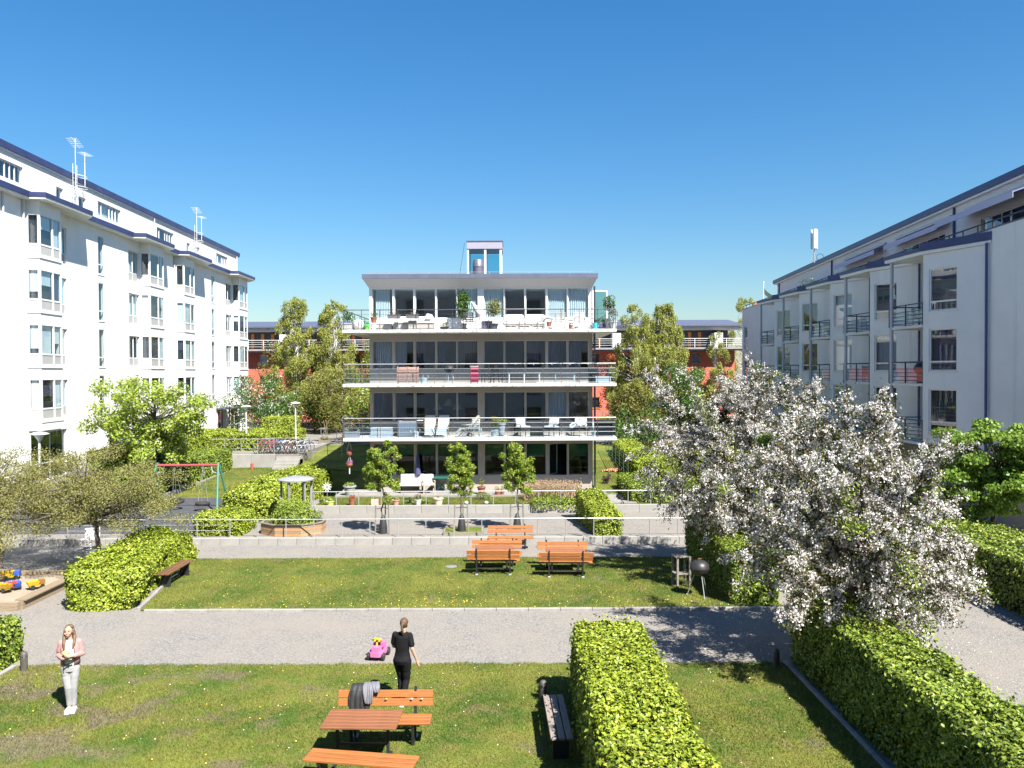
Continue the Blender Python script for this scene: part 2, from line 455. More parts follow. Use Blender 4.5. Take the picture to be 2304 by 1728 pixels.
M_pipeb = mat('blue_pipe', (.045, .058, .17), .45, .1, 4)
def woodmat(name, col, var=.22):
    return mat(name, col, .55, var, 3.0, .2, 30, stretch=(1.2, 14, 14), obj_var=.17, stain=((col[0]*.45, col[1]*.4, col[2]*.35), (4, 6, 6), .66, .6))
M_wood = woodmat('oiled_pine', (0.288, 0.104, 0.028))
M_wood2 = woodmat('red_oiled_pine', (0.22, 0.084, 0.0336))
M_wood3 = woodmat('dark_stained_wood', (0.132, 0.068, 0.032))
M_greywood = mat('weathered_wood', (0.176, 0.16, 0.136), .8, .25, 4, .2, 30, stretch=(1, 10, 10), obj_var=.12)
M_palewood = mat('pale_wood', (0.224, 0.172, 0.116), .7, .2, 4, .2, 30, stretch=(1, 10, 10), obj_var=.12)
M_lawn = lawnmat('lawn_soil', False)
M_blade = lawnmat('grass_blades', True)
M_gravel = gravelmat('gravel', (0.12, 0.1136, 0.1072), (0.24, 0.2296, 0.2176), (0.212, 0.192, 0.1696))
M_asph = mat('pale_asphalt', (0.156, 0.152, 0.1456), .9, .12, 1.2, .3, 120, fine=.15, stain=((.20, .195, .19), (.6, 1.6, 1), .56, .5))
M_rubber = mat('rubber_mat', (.045, .047, .055), .85, .2, 2, .2, 90, obj_var=.1)
M_sand = mat('sand', (0.256, 0.216, 0.164), .95, .1, 3, .4, 60, fine=.12)
M_earth = mat('earth', (.12, .10, .07), .95, .25, 2, .4, 30)
M_patio = mat('patio_slabs', (0.208, 0.1984, 0.1856), .85, .12, 2, .2, 60, obj_var=.06)
M_terra = mat('terracotta', (0.24, 0.08, 0.048), .75, .12, 6, .1, 40)
M_potw = mat('white_pot', (.50, .50, .48), .5, .05, 5)
M_potg = mat('grey_pot', (.28, .28, .28), .7, .12, 5)
M_bark = mat('bark', (.10, .085, .07), .9, .35, 8, .6, 25, stretch=(1, 1, .3))
M_barkd = mat('dark_bark', (.055, .045, .038), .9, .35, 8, .6, 25, stretch=(1, 1, .3))
M_birch = mat('birch_bark', (.55, .53, .5), .8, .3, 5, .3, 20, stain=((.04, .04, .04), (3, 3, 9), .58, .9))
M_hedgecore = mat('hedge_core', (.016, .024, .008), .95, .4, 4)  # near-black, paints the shade seen in gaps between leaves
# leaves
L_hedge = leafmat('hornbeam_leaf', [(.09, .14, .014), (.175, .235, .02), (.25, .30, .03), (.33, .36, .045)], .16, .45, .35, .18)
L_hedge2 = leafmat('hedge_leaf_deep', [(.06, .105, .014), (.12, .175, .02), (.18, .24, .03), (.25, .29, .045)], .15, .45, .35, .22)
L_young = leafmat('rowan_leaf', [(.08, .15, .014), (.13, .22, .02), (.20, .28, .03), (.34, .29, .08)], .40, .5, .3, k=1.22)
L_pear = leafmat('spring_leaf', [(.11, .16, .02), (.19, .25, .035), (.25, .29, .05), (.14, .20, .03)], .42, .5, .3, k=1.55)
L_olive = leafmat('olive_leaf', [(.095, .097, .03), (.14, .142, .042), (.19, .182, .06), (.13, .14, .03), (.22, .185, .09)], .3, .6, .25, .22, k=1.28)
L_birch = leafmat('birch_leaf', [(.15, .175, .035), (.22, .235, .05), (.28, .285, .07), (.19, .215, .055)], .4, .5, .3, .2, k=1.3)
L_dense = leafmat('dense_leaf', [(.025, .06, .012), (.045, .10, .018), (.07, .14, .02), (.10, .17, .03)], .3, .4, .45, .25)
L_brown = leafmat('brown_green_leaf', [(.11, .095, .03), (.15, .14, .035), (.18, .19, .035), (.12, .15, .025)], .3, .6, .25, .25)
L_maple = leafmat('maple_leaf', [(.06, .12, .018), (.11, .18, .025), (.17, .23, .035), (.08, .145, .02)], .42, .45, .35, .15, k=1.45)
L_apple = leafmat('apple_leaf', [(.045, .06, .015), (.07, .095, .02), (.13, .15, .03), (.16, .09, .04), (.06, .08, .02)], .25, .5, .3, k=.82)
L_bloss = leafmat('apple_blossom', [(.80, .78, .76), (.86, .84, .82), (.76, .70, .70), (.84, .82, .80)], .35, .7, .2, .06, k=.83)
L_wbloss = leafmat('white_blossom', [(.80, .81, .74), (.84, .84, .80), (.76, .78, .68)], .35, .7, .2, .05, k=.74)
L_dry = leafmat('dry_twigs', [(.30, .21, .13), (.38, .28, .18), (.24, .16, .09), (.42, .32, .22)], .15, .8, .15, .15)
L_red = leafmat('copper_leaf', [(.33, .07, .035), (.42, .12, .05), (.25, .10, .03), (.20, .15, .03)], .3, .6, .2)
L_purple = leafmat('purple_leaf', [(.03, .012, .018), (.05, .02, .025), (.04, .02, .015)], .2, .5, .3)
L_pink = leafmat('pink_petals', [(.65, .10, .25), (.75, .25, .38), (.55, .06, .15)], .3, .6, .2)
L_redfl = leafmat('red_petals', [(.55, .05, .05), (.65, .12, .08), (.3, .12, .03)], .3, .6, .2)
# ------------------------------------------------------------------ foliage helpers
def unit(a):
    return a / np.maximum(np.linalg.norm(a, axis=1, keepdims=True), 1e-9)
def leaf_geo(pts, nrm, size, rng, jitter=.7, aspect=.62, fold=False, tdir=None, tw=.5):
    n = len(pts)
    if nrm is None: nn = unit(rng.normal(size=(n, 3)))
    else: nn = unit(nrm + jitter * rng.normal(size=(n, 3)))
    if tdir is None: t = rng.normal(size=(n, 3))
    else: t = np.asarray(tdir) + tw * rng.normal(size=(n, 3))
    t = unit(t - nn * np.sum(t * nn, axis=1, keepdims=True))
    b = np.cross(nn, t)
    L = (np.asarray(size) * rng.uniform(.7, 1.25, n))[:, None]
    W = L * aspect
    if fold:
        V = np.stack([pts - t*L*.5, pts - t*L*.05 + b*W*.5 + nn*W*.18, pts + t*L*.5, pts - t*L*.05 - b*W*.5 + nn*W*.18], 1).reshape(-1, 3)
        i = np.arange(n)[:, None]*4
        F = np.concatenate([i + np.array([[0, 1, 2]]), i + np.array([[0, 2, 3]])], 0)
    else:
        V = np.stack([pts - t*L*.5, pts + b*W*.5, pts + t*L*.5, pts - b*W*.5], 1).reshape(-1, 3)
        F = np.arange(n)[:, None]*4 + np.array([[0, 1, 2, 3]])
    return V, F
def leaves(name, pts, nrm, size, mt, parent, seed=0, **k):
    rng = np.random.default_rng(seed)
    V, F = leaf_geo(np.asarray(pts), nrm, size, rng, **k)
    o = link(name, np_mesh(name, V, F, mt), parent)
    o['kind'] = 'stuff'
    return o
def wob(p, f, seed):
    r = np.random.default_rng(seed); s = 0
    for k in range(4):
        a = r.normal(size=3) * f * (1 + .6*k)
        s = s + np.sin(p @ a + r.uniform(0, 6.28)) / (1 + .5*k)
    return s / 2.4

def hedge(name, label, x0, x1, y0, y1, z0, h, leaf=.08, dens=1100, mt=None, rz=0.0, seed=1, group=None, rad=.16, amp=.06, skip=(), cat='hedge', h2=None):
    mt = mt or L_hedge
    cx, cy_ = (x0+x1)/2, (y0+y1)/2
    o = thing(name, label, cat, (cx, cy_, z0), rz, group)
    hx, hy = (x1-x0)/2, (y1-y0)/2
    rng = np.random.default_rng(seed)
    faces = [('t', 4*hx*hy), ('w', 2*hy*h), ('e', 2*hy*h), ('s', 2*hx*h), ('n', 2*hx*h)]
    P_ = []
    for f, a in faces:
        if f in skip: continue
        n = int(a*dens); u = rng.uniform(-1, 1, n); v = rng.uniform(0, 1, n)
        if f == 't': q = np.stack([u*hx, (v*2-1)*hy, np.full(n, h)], 1)
        elif f in 'we': q = np.stack([np.full(n, -hx if f == 'w' else hx), u*hy, v*h], 1)
        else: q = np.stack([u*hx, np.full(n, -hy if f == 's' else hy), v*h], 1)
        P_.append(q)
    q = np.concatenate(P_)
    hh = h + ((h2 if h2 is not None else h)-h)*(q[:, 1]/hy*.5+.5)
    q[:, 2] *= hh/h
    inner = np.stack([np.clip(q[:, 0], -hx+rad, hx-rad), np.clip(q[:, 1], -hy+rad, hy-rad), np.clip(q[:, 2], 0, hh-rad)], 1)
    nn = unit(q - inner)
    q = inner + nn*rad
    q += nn * (amp*wob(q, 2.2, seed)[:, None] + .05*wob(q, 8, seed+5)[:, None] - rng.exponential(.055, len(q))[:, None])
    sh = rng.uniform(size=len(q)) < .05
    q[sh] += (nn[sh] + np.array([0, 0, .6])) * rng.uniform(.02, .12, sh.sum())[:, None]
    nl = nn*1.0 + np.array([0, 0, .28])
    leaves('foliage', q, nl, leaf, mt, o, seed+2, jitter=.6, fold=leaf > .05)
    c = .17
    mb = MB(); ins = c+amp*.5
    nx, ny = max(2, int(hx*4)), max(2, int(hy*4))
    mb.box(-hx+ins, hx-ins, -hy+ins, hy-ins, .02, h-ins)
    if h2 is not None: mb.v = [(x, y, z if z < .1 else (h-ins if y < 0 else h2-ins)) for x, y, z in mb.v]
    mb.build('shade_core', M_hedgecore, o)  # added solid box: dark gaps, no view through, sun blocked
    return o

def limb(mb, p, q, r0_, r1_, rng, n=5, sag=0.0, wig=.06, seg=5):
    p = Vector(p); q = Vector(q); L = (q-p).length
    pts = []; rad = []
    for i in range(seg+1):
        t = i/seg
        w = Vector(rng.normal(size=3)) * wig * L * math.sin(PI*t)
        pts.append(p.lerp(q, t) + w + Vector((0, 0, sag*math.sin(PI*t))))
        rad.append(r0_ + (r1_-r0_)*t)
    mb.tube(pts, rad, n); return pts

def ell_clumps(c, r, n, cr, seed, low=-1.0, shell=.55):
    rng = np.random.default_rng(seed); out = []
    while len(out) < n:
        d = rng.normal(size=3); d /= np.linalg.norm(d)
        if d[2] < low: continue
        k = shell + (1-shell)*rng.uniform()**.7
        out.append((np.array(c) + d*np.array(r)*k, cr*rng.uniform(.65, 1.25)))
    return out

def tree(name, label, base, trunk_r, fork_h, clumps, leaf, per, mt, bark=None, seed=1, group=None, squash=.75, hang=0.0, limbs=True, bloss=None, bl_n=0, bl_size=.05, cat='tree', stems=1, aspect=.62, tone=None):
    bark = bark or M_bark
    o = thing(name, label, cat, base, 0, group)
    b = np.array(base); rng = np.random.default_rng(seed)
    mb = MB()
    cen = np.mean([c for c, r in clumps], axis=0) - b
    tops = []
    for s_ in range(stems):
        off = np.array([0, 0, 0.]) if stems == 1 else np.array([rng.normal()*.12, rng.normal()*.12, 0])
        f = np.array([cen[0]*.3, cen[1]*.3, fork_h]) + (0 if stems == 1 else np.array([rng.normal()*.35, rng.normal()*.35, 0]))
        limb(mb, off, f, trunk_r, trunk_r*.72, rng, 8, 0, .025, 6)
        topp = np.array([cen[0] + rng.normal()*.2, cen[1] + rng.normal()*.2, cen[2] + max(.2, (max(c[2] for c, r in clumps) - b[2] - cen[2])*.6)])
        limb(mb, f, topp, trunk_r*.72, trunk_r*.15, rng, 6, 0, .05, 6)
        tops.append((f, topp))
    if limbs:
        for c, r in clumps:
            f, tp = tops[rng.integers(len(tops))]
            k = np.clip((c[2]-b[2]-f[2]) / max(.3, tp[2]-f[2]) * .6, 0, .85)
            st = f + (tp-f)*k
            limb(mb, st, c-b, trunk_r*.34*(1-k*.6), trunk_r*.05, rng, 4, .05*np.linalg.norm(c-b-st), .06, 4)
    mb.build('trunk', bark, o, smooth=True, fix=False)
    pts = []; nr = []
    for c, r in clumps:
        n = int(per*(r/np.mean([q for _, q in clumps]))**2)
        d = unit(rng.normal(size=(n, 3)))
        rad = r*rng.uniform(0.15, 1, n)**.6
        p = d*rad[:, None]*np.array([1, 1, squash])
        if hang: p[:, 2] -= hang*r*rng.uniform(0, 1, n)**2*2.2
        pts.append(c - b + p); nr.append(d*.6+np.array([0, 0, .5]))
    pts = np.concatenate(pts); nr = np.concatenate(nr)
    kw = dict(tdir=(0, 0, -1), tw=.35) if hang else {}
    cr = leaves('crown', pts, nr, leaf, mt, o, seed+3, jitter=.8, aspect=aspect, **kw)
    if bloss is not None:
        k = rng.choice(len(pts), bl_n); bc = pts[k]
        q = np.repeat(bc, 5, 0) + rng.normal(size=(bl_n*5, 3))*bl_size*.9
        leaves('blossom', q, None, bl_size, bloss, o, seed+4, aspect=.9)
    return o

def blob_leaves(parent, c, r, n, leaf, mt, seed, name='foliage', aspect=.6, up=.5):
    rng = np.random.default_rng(seed)
    r = np.array(r if hasattr(r, '__len__') else (r, r, r))
    d = unit(rng.normal(size=(n, 3)))
    p = np.array(c) + d*r*(rng.uniform(.2, 1, n)**.55)[:, None]*(1+.22*wob(d, 2.5, seed)[:, None])
    return leaves(name, p, d+np.array([0, 0, up]), leaf, mt, parent, seed+1, aspect=aspect)

def shrub(name, label, c, r, n, leaf, mt, seed, group=None, cat='shrub', stem=True):
    """free-standing shrub: c = centre of the base"""
    o = thing(name, label, cat, c, 0, group)
    r = r if hasattr(r, '__len__') else (r, r, r)
    rng = np.random.default_rng(seed)
    mb = MB()
    for k in range(7):
        d = rng.normal(size=3)*np.array([r[0], r[1], 0])*.5
        limb(mb, (d[0]*.15, d[1]*.15, -.02), (d[0], d[1], r[2]*1.3), .025, .008, rng, 4, 0, .06, 3)
    mb.build('stems', M_barkd, o, fix=False)
    nb = max(5, int(6+r[0]*r[2]*3))
    pts = []; nr = []
    for k in range(nb):
        d = rng.normal(size=3); d /= np.linalg.norm(d)
        cc = np.array([d[0]*r[0]*.6, d[1]*r[1]*.6, r[2] + d[2]*r[2]*.6])
        rr = np.array(r)*rng.uniform(.38, .55)
        dd = unit(rng.normal(size=(n//nb, 3)))
        p = cc + dd*rr*(rng.uniform(.2, 1, n//nb)**.5)[:, None]
        p[:, 2] = np.abs(p[:, 2])
        pts.append(p); nr.append(dd*.7+np.array([0, 0, .5]))
    leaves('foliage', np.concatenate(pts), np.concatenate(nr), leaf, mt, o, seed+1)
    return o

# ------------------------------------------------------------------ ground
def struct(o): o['kind'] = 'structure'; return o
def sheet(name, poly, z, mt):
    """flat sheet, z a number or a function of (x, y)"""
    zf = z if callable(z) else (lambda x, y: z)
    mb = MB(); mb.add([(x, y, zf(x, y)) for x, y in poly], [tuple(range(len(poly)))])
    return struct(mb.build(name, mt, fix=False))
def slab(name, x0, x1, y0, y1, z0, z1, mt):
    return struct(MB().box(x0, x1, y0, y1, z0, z1).build(name, mt))

M_far = mat('far_ground', (.20, .19, .165), .9, .25, .15, .2, 30)
sheet('ground', [(-700, -300), (700, -300), (700, 1800), (-700, 1800)], -.06, M_far)
sheet('gravel_path', [(-45, -1), (45, -1), (45, 30.4), (-45, 30.4)], 0.0, M_gravel)
sheet('playground_pad', [(-34, 25.9), (-12.7, 25.9), (-12.7, 30.2), (-34, 30.2)], .004, M_asph)

def wavy(p, q, n, amp, seed):
    r = random.Random(seed); out = []
    for i in range(n):
        t = i/(n-1)
        out.append((p[0]+(q[0]-p[0])*t + (r.uniform(-amp, amp) if p[0] == q[0] else 0), p[1]+(q[1]-p[1])*t + (r.uniform(-amp, amp) if p[1] == q[1] else 0)))
    return out
LAWN1 = [(-11.15, 1.0), (6.08, 1.0), (6.08, 17.72)] + wavy((5.9, 17.72), (-11.0, 17.72), 70, .03, 3) + [(-11.15, 17.7)]
sheet('front_lawn', LAWN1, .03, M_lawn)
LAWN2 = [(-10.35, 21.86), (7.6, 21.86), (6.6, 27.9)] + wavy((6.4, 27.95), (-11.1, 27.95), 70, .035, 4) + [(-11.25, 27.9)]
sheet('back_lawn', LAWN2, .03, M_lawn)

# terraces
slab('gravel_terrace', -34, 14, 30.42, 36.0, -.05, .24, M_gravel)
slab('flower_bed', -9.0, 9.4, 35.78, 38.25, -.05, .55, M_lawn)
slab('patio', -8.6, 4.6, 38.2, 40.3, -.05, .65, M_patio)
def left_z(x, y): return .24 + (y-39.5)*.034
slab('playground_base', -34, -9.0, 36.0, 40.2, -.05, .236, M_gravel)
sheet('playground_lawn', [(-17.55, 39.9), (-9.2, 39.9), (-7.3, 44), (-7.3, 50.2), (-17.55, 50.2)], left_z, M_lawn)
slab('upper_terrace', -60, -13.6, 50.35, 120, -.05, 1.4, M_gravel)
sheet('bank', [(-13.7, 50.2), (-6.9, 47.0), (-6.9, 58.2), (-13.7, 58.2)], lambda x, y: .62+(y-48.8)*.075, M_lawn)
slab('back_terrace', -13.6, 70, 58.0, 140, -.05, 1.36, M_gravel)
slab('entrance_walk', -60, -19.6, 31.0, 50.4, -.05, 1.2, M_asph)
sheet('side_garden', [(4.2, 38.2), (9.4, 38.2), (21, 42), (21, 58.1), (4.2, 58.1)], lambda x, y: .60+(y-38.2)*.036, M_lawn)
slab('side_path', 9.5, 40, 30.42, 41.5, -.05, .30, M_gravel)

# grass blades (uncountable)
def grass(name, label, poly, n, z, hgt, seed, bounds=None, tuft=0):
    rng = np.random.default_rng(seed)
    xs = [p[0] for p in poly]; ys = [p[1] for p in poly]
    x = rng.uniform(min(xs), max(xs), n); y = rng.uniform(max(min(ys), bounds or -99), max(ys), n)
    px_, py_ = np.array(xs), np.array(ys)
    ins = np.zeros(n, bool); j = len(xs)-1
    for i in range(len(xs)):
        c = ((py_[i] > y) != (py_[j] > y)) & (x < (px_[j]-px_[i])*(y-py_[i])/((py_[j]-py_[i]) + 1e-12) + px_[i])
        ins ^= c; j = i
    x, y = x[ins], y[ins]; n = len(x)
    zz = np.array([z(a, b) for a, b in zip(x, y)]) if callable(z) else np.full(n, z)
    p = np.stack([x, y, zz], 1)
    tall = 1 + .35*wob(p*np.array([1, 1, 0]), 1.3, seed)
    h = hgt*rng.uniform(.5, 1.3, n)*tall
    a = rng.uniform(0, 2*PI, n); w = .006+.0025*rng.uniform(size=n)
    dx = np.stack([np.cos(a)*w, np.sin(a)*w, np.zeros(n)], 1)
    lean = rng.normal(size=(n, 3))*np.array([.5, .5, 0])*h[:, None]
    tip = p + lean + np.stack([np.zeros(n), np.zeros(n), h], 1)
    V = np.stack([p-dx, p+dx, tip], 1).reshape(-1, 3)
    F = np.arange(n)[:, None]*3 + np.array([[0, 1, 2]])
    o = link(name, np_mesh(name, V, F, M_blade))
    return tag(o, label, 'grass', kind='stuff')
LAWN1B = [(x, y+(.05+.05*math.sin(x*7)*math.sin(x*2.3+1) if y > 17 else 0)) for x, y in LAWN1]
grass('grass', 'short patchy grass of the front lawn around the picnic table', LAWN1B, 300000, .028, .035, 11, bounds=11.5)
grass('grass', 'green mown grass of the lawn with two picnic tables', LAWN2, 230000, .028, .035, 12)
grass('grass', 'bright green lawn behind the swing', [(-17.55, 40.2), (-9.2, 40.2), (-9.2, 50.1), (-17.55, 50.1)], 60000, left_z, .05, 13)
grass('grass', 'grass strip with flower pots in front of the glass balconies', [(-8.9, 35.95), (1.2, 35.95), (1.2, 38.15), (-8.9, 38.15)], 26000, .55, .07, 14)
grass('grass', 'small lawn beside the right corner of the balcony building', [(4.3, 38.4), (9.3, 38.4), (12, 50), (4.3, 50)], 30000, lambda x, y: .60+(y-38.2)*.036, .06, 15)

def dots(name, label, pts, size, col, z, cat='flowers', seed=1):
    rng = np.random.default_rng(seed); n = len(pts)
    p = np.stack([pts[:, 0], pts[:, 1], np.full(n, z)], 1)
    V, F = leaf_geo(p, np.tile([0, -.4, 1.], (n, 1)), size, rng, jitter=.3, aspect=1.0)
    o = link(name, np_mesh(name, V, F, col)); return tag(o, label, cat, kind='stuff')
rng_ = np.random.default_rng(5)
M_dand = mat('dandelion', (.75, .52, .02), .7, .1); M_daisy = mat('daisy', (.82, .82, .78), .7, .05)
dp = np.concatenate([np.stack([rng_.uniform(-9.5, 6, 150), 21.95+rng_.exponential(.5, 150)], 1),
                     np.stack([rng_.uniform(-9.8, 5, 160), rng_.uniform(22, 27.8, 160)], 1),
                     np.stack([rng_.normal(-1.8, .5, 30), rng_.normal(22.5, .2, 30)], 1)])
dots('dandelions', 'yellow dandelions scattered over the lawn with two picnic tables', dp, .027, M_dand, .06)
dp = np.stack([rng_.uniform(-10.5, 1, 75), rng_.uniform(12.5, 17.6, 75)], 1)
dots('dandelions', 'few yellow dandelions on the front lawn', dp, .026, M_dand, .06, seed=2)
dp = np.stack([rng_.uniform(-10.8, 5, 60), rng_.uniform(12.8, 17.6, 60)], 1)
dots('daisies', 'white specks of daisies and petals on the front lawn', dp, .021, M_daisy, .055, seed=3)
# loose pebbles on the gravel
pp = np.stack([rng_.uniform(-12, 8, 2600), rng_.uniform(17.8, 21.6, 2600)], 1)
def pebbles(name, label, pts, z, seed):
    rng = np.random.default_rng(seed); n = len(pts)
    base = np.array([[1, 0, 0], [0, 1, 0], [-1, 0, 0], [0, -1, 0], [0, 0, .7]], float)
    s = rng.uniform(.006, .016, (n, 1, 1))
    V = (np.stack([pts[:, 0], pts[:, 1], np.full(n, z)], 1)[:, None, :] + base[None]*s).reshape(-1, 3)
    F = (np.arange(n)[:, None, None]*5 + np.array([[0, 1, 4], [1, 2, 4], [2, 3, 4], [3, 0, 4]])[None]).reshape(-1, 3)
    mt = mat('pebble', (.21, .20, .185), .85, .3, 30); o = link(name, np_mesh(name, V, F, mt)); return tag(o, label, 'gravel', kind='stuff')
pt = np.stack([rng_.normal(7.2, 2.2, 1500), rng_.normal(19.5, 2.6, 1500)], 1); pt = pt[(pt[:, 0] > 2.7) & (pt[:, 1] > 13) & ~((pt[:, 0] > 6.2) & (pt[:, 0] < 7.7))]
dots('fallen_petals', 'white petals fallen on the gravel and grass below the apple trees', pt[::3], .02, M_daisy, .045, 'petals', seed=4)
pebbles('pebbles', 'loose pebbles on the grey gravel path between the lawns', pp, .002, 3)

# ------------------------------------------------------------------ kerbs, retaining walls, railings
def blocks(name, label, p, q, w, z0, z1, L, mt, cat='wall', part='block', gap=.008, ch=.012, struct_=False, seed=1):
    """row of single blocks from p to q (x, y), sharing mesh data"""
    p = Vector((p[0], p[1], 0)); q = Vector((q[0], q[1], 0)); D = (q-p).length; n = max(1, round(D/L)); l = D/n
    ang = math.atan2(q.y-p.y, q.x-p.x)
    o = thing(name, label, cat, (p.x, p.y, 0), ang)
    if struct_: o['kind'] = 'structure'
    me = cbox_mesh(part, l-gap, w, z1-z0, ch, mt)
    rnd = random.Random(seed)
    for i in range(n):
        link(part, me, o, ((i+.5)*l, rnd.uniform(-.006, .006), (z0+z1)/2 + rnd.uniform(-.006, .004)), (0, 0, rnd.uniform(-.004, .004)))
    return o
blocks('kerb', 'low pale stone kerb along the near edge of the middle lawn', (-10.2, 21.79), (7.5, 21.79), .11, -.05, .075, .87, M_kerb, 'kerb', 'kerb_stone')
blocks('kerb', 'stone kerb in shade along the foot of the long right hedge', (6.15, 9.0), (6.15, 17.8), .10, -.05, .07, .9, M_kerb, 'kerb', 'kerb_stone', seed=2)
blocks('kerb', 'stone kerb at the left edge of the front lawn', (-11.22, 12.0), (-11.22, 17.7), .10, -.05, .07, .9, M_kerb, 'kerb', 'kerb_stone', seed=3)
blocks('kerb', 'stone kerb along the left hedge beside the backless bench', (-10.46, 22.0), (-11.32, 27.8), .10, -.05, .07, .9, M_kerb, 'kerb', 'kerb_stone', seed=4)
blocks('kerb', 'kerb at the foot of the tall hedge behind the swing', (-17.62, 39.8), (-17.62, 50.1), .12, -.05, .52, 1.0, M_kerb, 'kerb', 'kerb_stone', seed=5)
blocks('retaining_wall', 'low concrete block wall carrying the long railing behind the picnic tables', (-20.0, 30.31), (11.5, 30.31), .22, -.05, .275, .73, M_conc, 'wall', seed=6)
blocks('retaining_wall', 'low concrete edge of the flower pot bed below the glass balconies', (-9.05, 35.7), (9.4, 35.7), .16, -.05, .60, 1.25, M_conc, 'wall', seed=7)
blocks('retaining_wall', 'tall pale concrete wall in front of the parked bicycles', (-19.6, 50.3), (-15.1, 50.3), .22, 0, 1.45, 1.45, M_conc, 'wall', seed=8)
st = thing('steps', 'concrete steps at the right end of the bicycle wall', 'stairs', (-15.0, 49.0, .5))
for k in range(5):
    MB().box(0, 1.5, .30*k, 1.9, -.2, .18*k+.05).build('step', M_conc, st)

def railing(name, label, p, q, z, h, sp, rails, pr=.02, rr=.017, mt=None, mid_mt=None, cat='railing', top_w=None):
    mt = mt or M_steel
    p = Vector((p[0], p[1], 0)); q = Vector((q[0], q[1], 0)); D = (q-p).length; n = max(1, round(D/sp)); ang = math.atan2(q.y-p.y, q.x-p.x)
    o = thing(name, label, cat, (p.x, p.y, z), ang)
    pm = MB().tube([(0, 0, 0), (0, 0, h)], pr, 6).mesh('post', mt, True)
    for i in range(n+1): link('post', pm, o, (D*i/n, 0, 0))
    (MB().tube([(-.05, 0, h), (D+.05, 0, h)], rr*1.25, 8) if not top_w else MB().box(-.03, D+.03, -top_w/2, top_w/2, h-.02, h+.02)).build('top_rail', mt, o, True)
    for r_ in rails: MB().tube([(0, 0, r_), (D, 0, r_)], rr*.6, 5).build('rail', mid_mt or mt, o, True)
    return o
railing('railing', 'long galvanised railing on the low wall behind the picnic tables', (-10.9, 30.42), (9.6, 30.42), .27, .68, 1.06, [])
railing('railing', 'galvanised barred railing between the rubber mat and the left hedge', (-17.2, 30.5), (-10.95, 30.5), .27, .68, 1.25, [.25, .46])
railing('railing', 'thin railing along the flower pot bed', (-9.0, 35.75), (9.3, 35.75), .58, .63, 1.0, [])
railing('railing', 'railing on the concrete wall in front of the bicycles', (-19.4, 50.42), (-15.2, 50.42), 1.44, .95, 1.05, [.35, .65])
railing('railing', 'railing beside the steps leading to the bicycles', (-13.7, 50.5), (-11.3, 52.4), 1.0, .95, 1.2, [.5])
railing('railing', 'low railing at the back of the courtyard left of the balconies', (-15.0, 62.0), (-9.0, 62.0), 1.36, .9, 1.2, [.45])
# ------------------------------------------------------------------ building helpers (plan vectors: org + u*a + n*o)
class Plane:
    def __init__(s, org, u, n):
        s.o = Vector((org[0], org[1], 0)); s.u = Vector((u[0], u[1], 0)).normalized(); s.n = Vector((n[0], n[1], 0)).normalized()
    def p(s, a, o, z):
        q = s.o + s.u*a + s.n*o; return (q.x, q.y, z)
    def bar(s, mb, a0, a1, o0, o1, z0, z1):
        return mb.add([s.p(a0,o0,z0), s.p(a1,o0,z0), s.p(a1,o1,z0), s.p(a0,o1,z0), s.p(a0,o0,z1), s.p(a1,o0,z1), s.p(a1,o1,z1), s.p(a0,o1,z1)],
            [(0,3,2,1),(4,5,6,7),(0,1,5,4),(1,2,6,5),(2,3,7,6),(3,0,4,7)])
    def quad(s, mb, a0, a1, o, z0, z1):
        return mb.add([s.p(a0,o,z0), s.p(a1,o,z0), s.p(a1,o,z1), s.p(a0,o,z1)], [(0,1,2,3)])

def wall_open(mb, pl, a0, a1, z0, z1, ops, d=.2):
    """wall face with openings and their reveals"""
    us = sorted({a0, a1, *[x for o in ops for x in o[:2]]}); zs = sorted({z0, z1, *[x for o in ops for x in o[2:4]]})
    us = [u for u in us if a0-1e-6 <= u <= a1+1e-6]; zs = [z for z in zs if z0-1e-6 <= z <= z1+1e-6]
    for i in range(len(us)-1):
        run = None
        for j in range(len(zs)-1):
            cu, cz = (us[i]+us[i+1])/2, (zs[j]+zs[j+1])/2
            inside = any(o[0] < cu < o[1] and o[2] < cz < o[3] for o in ops)
            if not inside:
                if run is None: run = zs[j]
            elif run is not None:
                pl.quad(mb, us[i], us[i+1], 0, run, zs[j]); run = None
        if run is not None: pl.quad(mb, us[i], us[i+1], 0, run, zs[-1])
    for o in ops:
        A, B, C, D = o[:4]
        mb.add([pl.p(A,0,C), pl.p(A,0,D), pl.p(A,-d,D), pl.p(A,-d,C)], [(0,1,2,3)])
        mb.add([pl.p(B,0,C), pl.p(B,0,D), pl.p(B,-d,D), pl.p(B,-d,C)], [(0,1,2,3)])
        mb.add([pl.p(A,0,C), pl.p(B,0,C), pl.p(B,-d,C), pl.p(A,-d,C)], [(0,1,2,3)])
        mb.add([pl.p(A,0,D), pl.p(B,0,D), pl.p(B,-d,D), pl.p(A,-d,D)], [(0,1,2,3)])
    return mb

